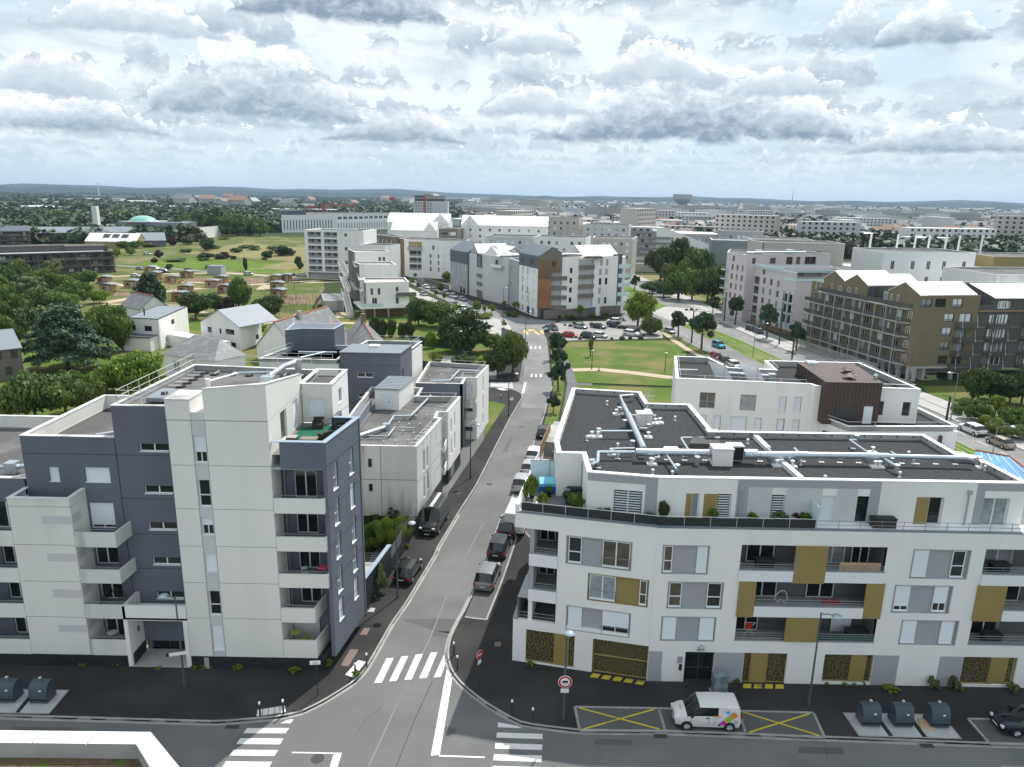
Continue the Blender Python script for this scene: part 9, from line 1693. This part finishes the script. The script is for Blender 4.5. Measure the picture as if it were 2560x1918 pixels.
def house_mesh(w,d,h,r,wm,rm,v):
 m=MB();m.box(-w/2,w/2,-d/2,d/2,0,h);a=len(m.f)
 if r:m.poly([(-w/2-.3,-d/2-.3,h-.1),(w/2+.3,-d/2-.3,h-.1),(w/2+.3,0,h+r),(-w/2-.3,0,h+r)]);m.poly([(w/2+.3,d/2+.3,h-.1),(-w/2-.3,d/2+.3,h-.1),(-w/2-.3,0,h+r),(w/2+.3,0,h+r)])
 m.poly([(-w/2,-d/2,h),(-w/2,0,h+r-.1),(-w/2,d/2,h)]);m.poly([(w/2,-d/2,h),(w/2,d/2,h),(w/2,0,h+r-.1)]);b=len(m.f)
 if not r:
  for j in range(int(h/3)):
   for i in range(int(w/4)):m.box(-w/2+1+i*4,-w/2+2.6+i*4,-d/2-.06,-d/2,1+j*3,2.4+j*3)
 else:
  for i in range(3):m.box(-w/2+1+i*3,-w/2+2+i*3,-d/2-.05,-d/2,1,2.2)
 me=m.mesh('house',wm);me.materials.append(MATS[rm]);me.materials.append(MATS['glass_dark'])
 for p in me.polygons:p.material_index=0 if p.index<a else (1 if (r and p.index<a+2) else 2 if p.index>=b else 0)
 return me
HM=[house_mesh(9+v% 3*1.5,8,3.2+(v% 2)*2.4,2.8,('light_grey_render','terrace_pale','pale_slab','concrete')[v% 4],('slate_roof','slate_roof','tile_roof','zinc')[(v*3+1)% 4],v) for v in range(8)]
BM=[house_mesh(26+6*v,12,(9,12,15,21)[v% 4],0,('white_render','pale_slab','light_grey_render','terrace_pale','concrete')[v% 5],'bitumen',v) for v in range(6)]
HW=[house_mesh(50+12*v,32,7,0,('zinc','white_metal','light_grey_render')[v],'coping',v) for v in range(3)]
def far_set(n,amin,amax,dmin,dmax,meshes,nm,label,cat,group,sc=(1,1.25),pw=1.,cond=None):
 pts=[];k=0
 while len(pts)<n and k<n*30:
  k+=1;az=math.radians(rng.uniform(amin,amax));t=rng.uniform(0,1)**pw;d=math.exp(math.log(dmin)+(math.log(dmax)-math.log(dmin))*t);x,y=d*math.sin(az),d*math.cos(az)
  if d<700 and-40<x<165 and y<600:continue
  if cond and not cond(x,y,d):continue
  g_=13 if meshes is HM else 45
  if any(abs(x-a)<g_ and abs(y-b)<g_ for a,b in pts):continue
  pts.append((x,y));link(nm,meshes[int(rng.integers(len(meshes)))],None,label,cat,group,loc=(x,y,0),rz=float(rng.choice([-.5,-.2,.1,.4,1.2,1.5])+rng.uniform(-.1,.1)),sc=float(rng.uniform(*sc)*(1+d/9000)))
far_set(300,-4,37,430,1250,HM,'house','small pale house with pitched roof in the suburbs beyond the avenue','house','houses of the far suburbs',cond=lambda x,y,d:field_noise(x,y,75+d*.035,2)>-.6)
far_set(70,-2,37,560,2400,BM,'apartment_building','pale flat roofed apartment block among the far suburbs','building','far apartment blocks',pw=.8)
far_set(22,-3,24,620,1300,HW,'warehouse','long low industrial hall with pale flat roof beyond the grove','warehouse','far industrial halls')
far_set(26,-33,-6,1150,3600,HW,'warehouse','pale industrial hall standing in the woods at the far left','warehouse','industrial halls in the left woods');far_set(24,-24,-5,1500,3600,HM,'house','tiny pale house in the woods at the far left','house','houses in the left woods',(2,3))
def crowd(n,amin,amax,dmin,dmax):
 m=[MB(),MB(),MB()]
 for _ in range(n):
  az=math.radians(rng.uniform(amin,amax));d=math.exp(rng.uniform(math.log(dmin),math.log(dmax)));x,y=d*math.sin(az),d*math.cos(az);s=1+d/5000;w,dp,h=10*s,8*s,rng.uniform(4,7)*s;a=rng.uniform(0,3.1);f=Fr((x,y),(math.cos(a),math.sin(a)))
  if rng.random()<.12:w,h=45,rng.uniform(10,22)
  k=int(rng.integers(2));m[k].fr=f;m[k].box(-w/2,w/2,-dp/2,dp/2,0,h);m[2].fr=f;r=h+.1 if w>30*s else h+3*s
  m[2].quad((-w/2,-dp/2,h+.05),(w/2,-dp/2,h+.05),(w/2,0,r),(-w/2,0,r));m[2].quad((w/2,dp/2,h+.05),(-w/2,dp/2,h+.05),(-w/2,0,r),(w/2,0,r))
 for b,mt in zip(m,('light_grey_render','pale_slab','slate_roof')):b.fr=WORLD;b.ob('suburb_houses',mt,label='dense far suburb of small pale houses with grey roofs',cat='suburb',kind='stuff')
crowd(2600,-4,38,1150,4800)
def hill(pts,dep,label):
 m=MB();n=len(pts)
 for (a,h0,d0),(b,h1,d1) in zip(pts,pts[1:]):
  p=[(d0*math.sin(math.radians(a)),d0*math.cos(math.radians(a))),(d1*math.sin(math.radians(b)),d1*math.cos(math.radians(b)))];q=[(x*1.2,y*1.2) for x,y in p];e=[(x*.86,y*.86) for x,y in p]
  m.quad((*e[0],-1),(*e[1],-1),(*p[1],h1),(*p[0],h0));m.quad((*p[0],h0),(*p[1],h1),(*q[1],-1),(*q[0],-1))
 m.ob('hills','hill_wood',kind='structure')
rh=random.Random(2);hill([(-42+i*2.2,62+rh.uniform(-12,26)+(18 if 8<i<16 else 0),9000) for i in range(40)],1,'');hill([(-42+i*1.7,40+rh.uniform(-8,16),6600) for i in range(52)],1,'')
for a,w,d,c in ((-26,500,1500,'bright_grass'),(-35,160,900,'bright_grass'),(18,330,1150,'dry_grass'),(27,400,1900,'bright_grass'),(9,250,1500,'dry_grass'),(-14,300,2600,'dry_grass'),(-19,200,1050,'bright_grass'),(34,300,1400,'bright_grass')):
 x,y=d*math.sin(math.radians(a)),d*math.cos(math.radians(a));sheet('field',[(x-w/2,y-w*.15),(x+w/2,y-w*.2),(x+w*.45,y+w*.2),(x-w*.5,y+w*.2)],.3,c)
HAZE=.00006
if HAZE:
 hm=bpy.data.materials.new('haze_air');hm.use_nodes=True;nt=hm.node_tree;nt.nodes.clear();v=nt.nodes.new('ShaderNodeVolumePrincipled');v.inputs['Color'].default_value=(.55,.75,1,1);v.inputs['Density'].default_value=HAZE;v.inputs['Anisotropy'].default_value=.2;o=nt.nodes.new('ShaderNodeOutputMaterial');nt.links.new(v.outputs[0],o.inputs['Volume'])
 MATS['haze_air']=hm;MB().box(-12000,12000,-350,14000,-2,130).ob('haze','haze_air',kind='stuff',label='thin pale air haze over the whole plain',cat='haze')
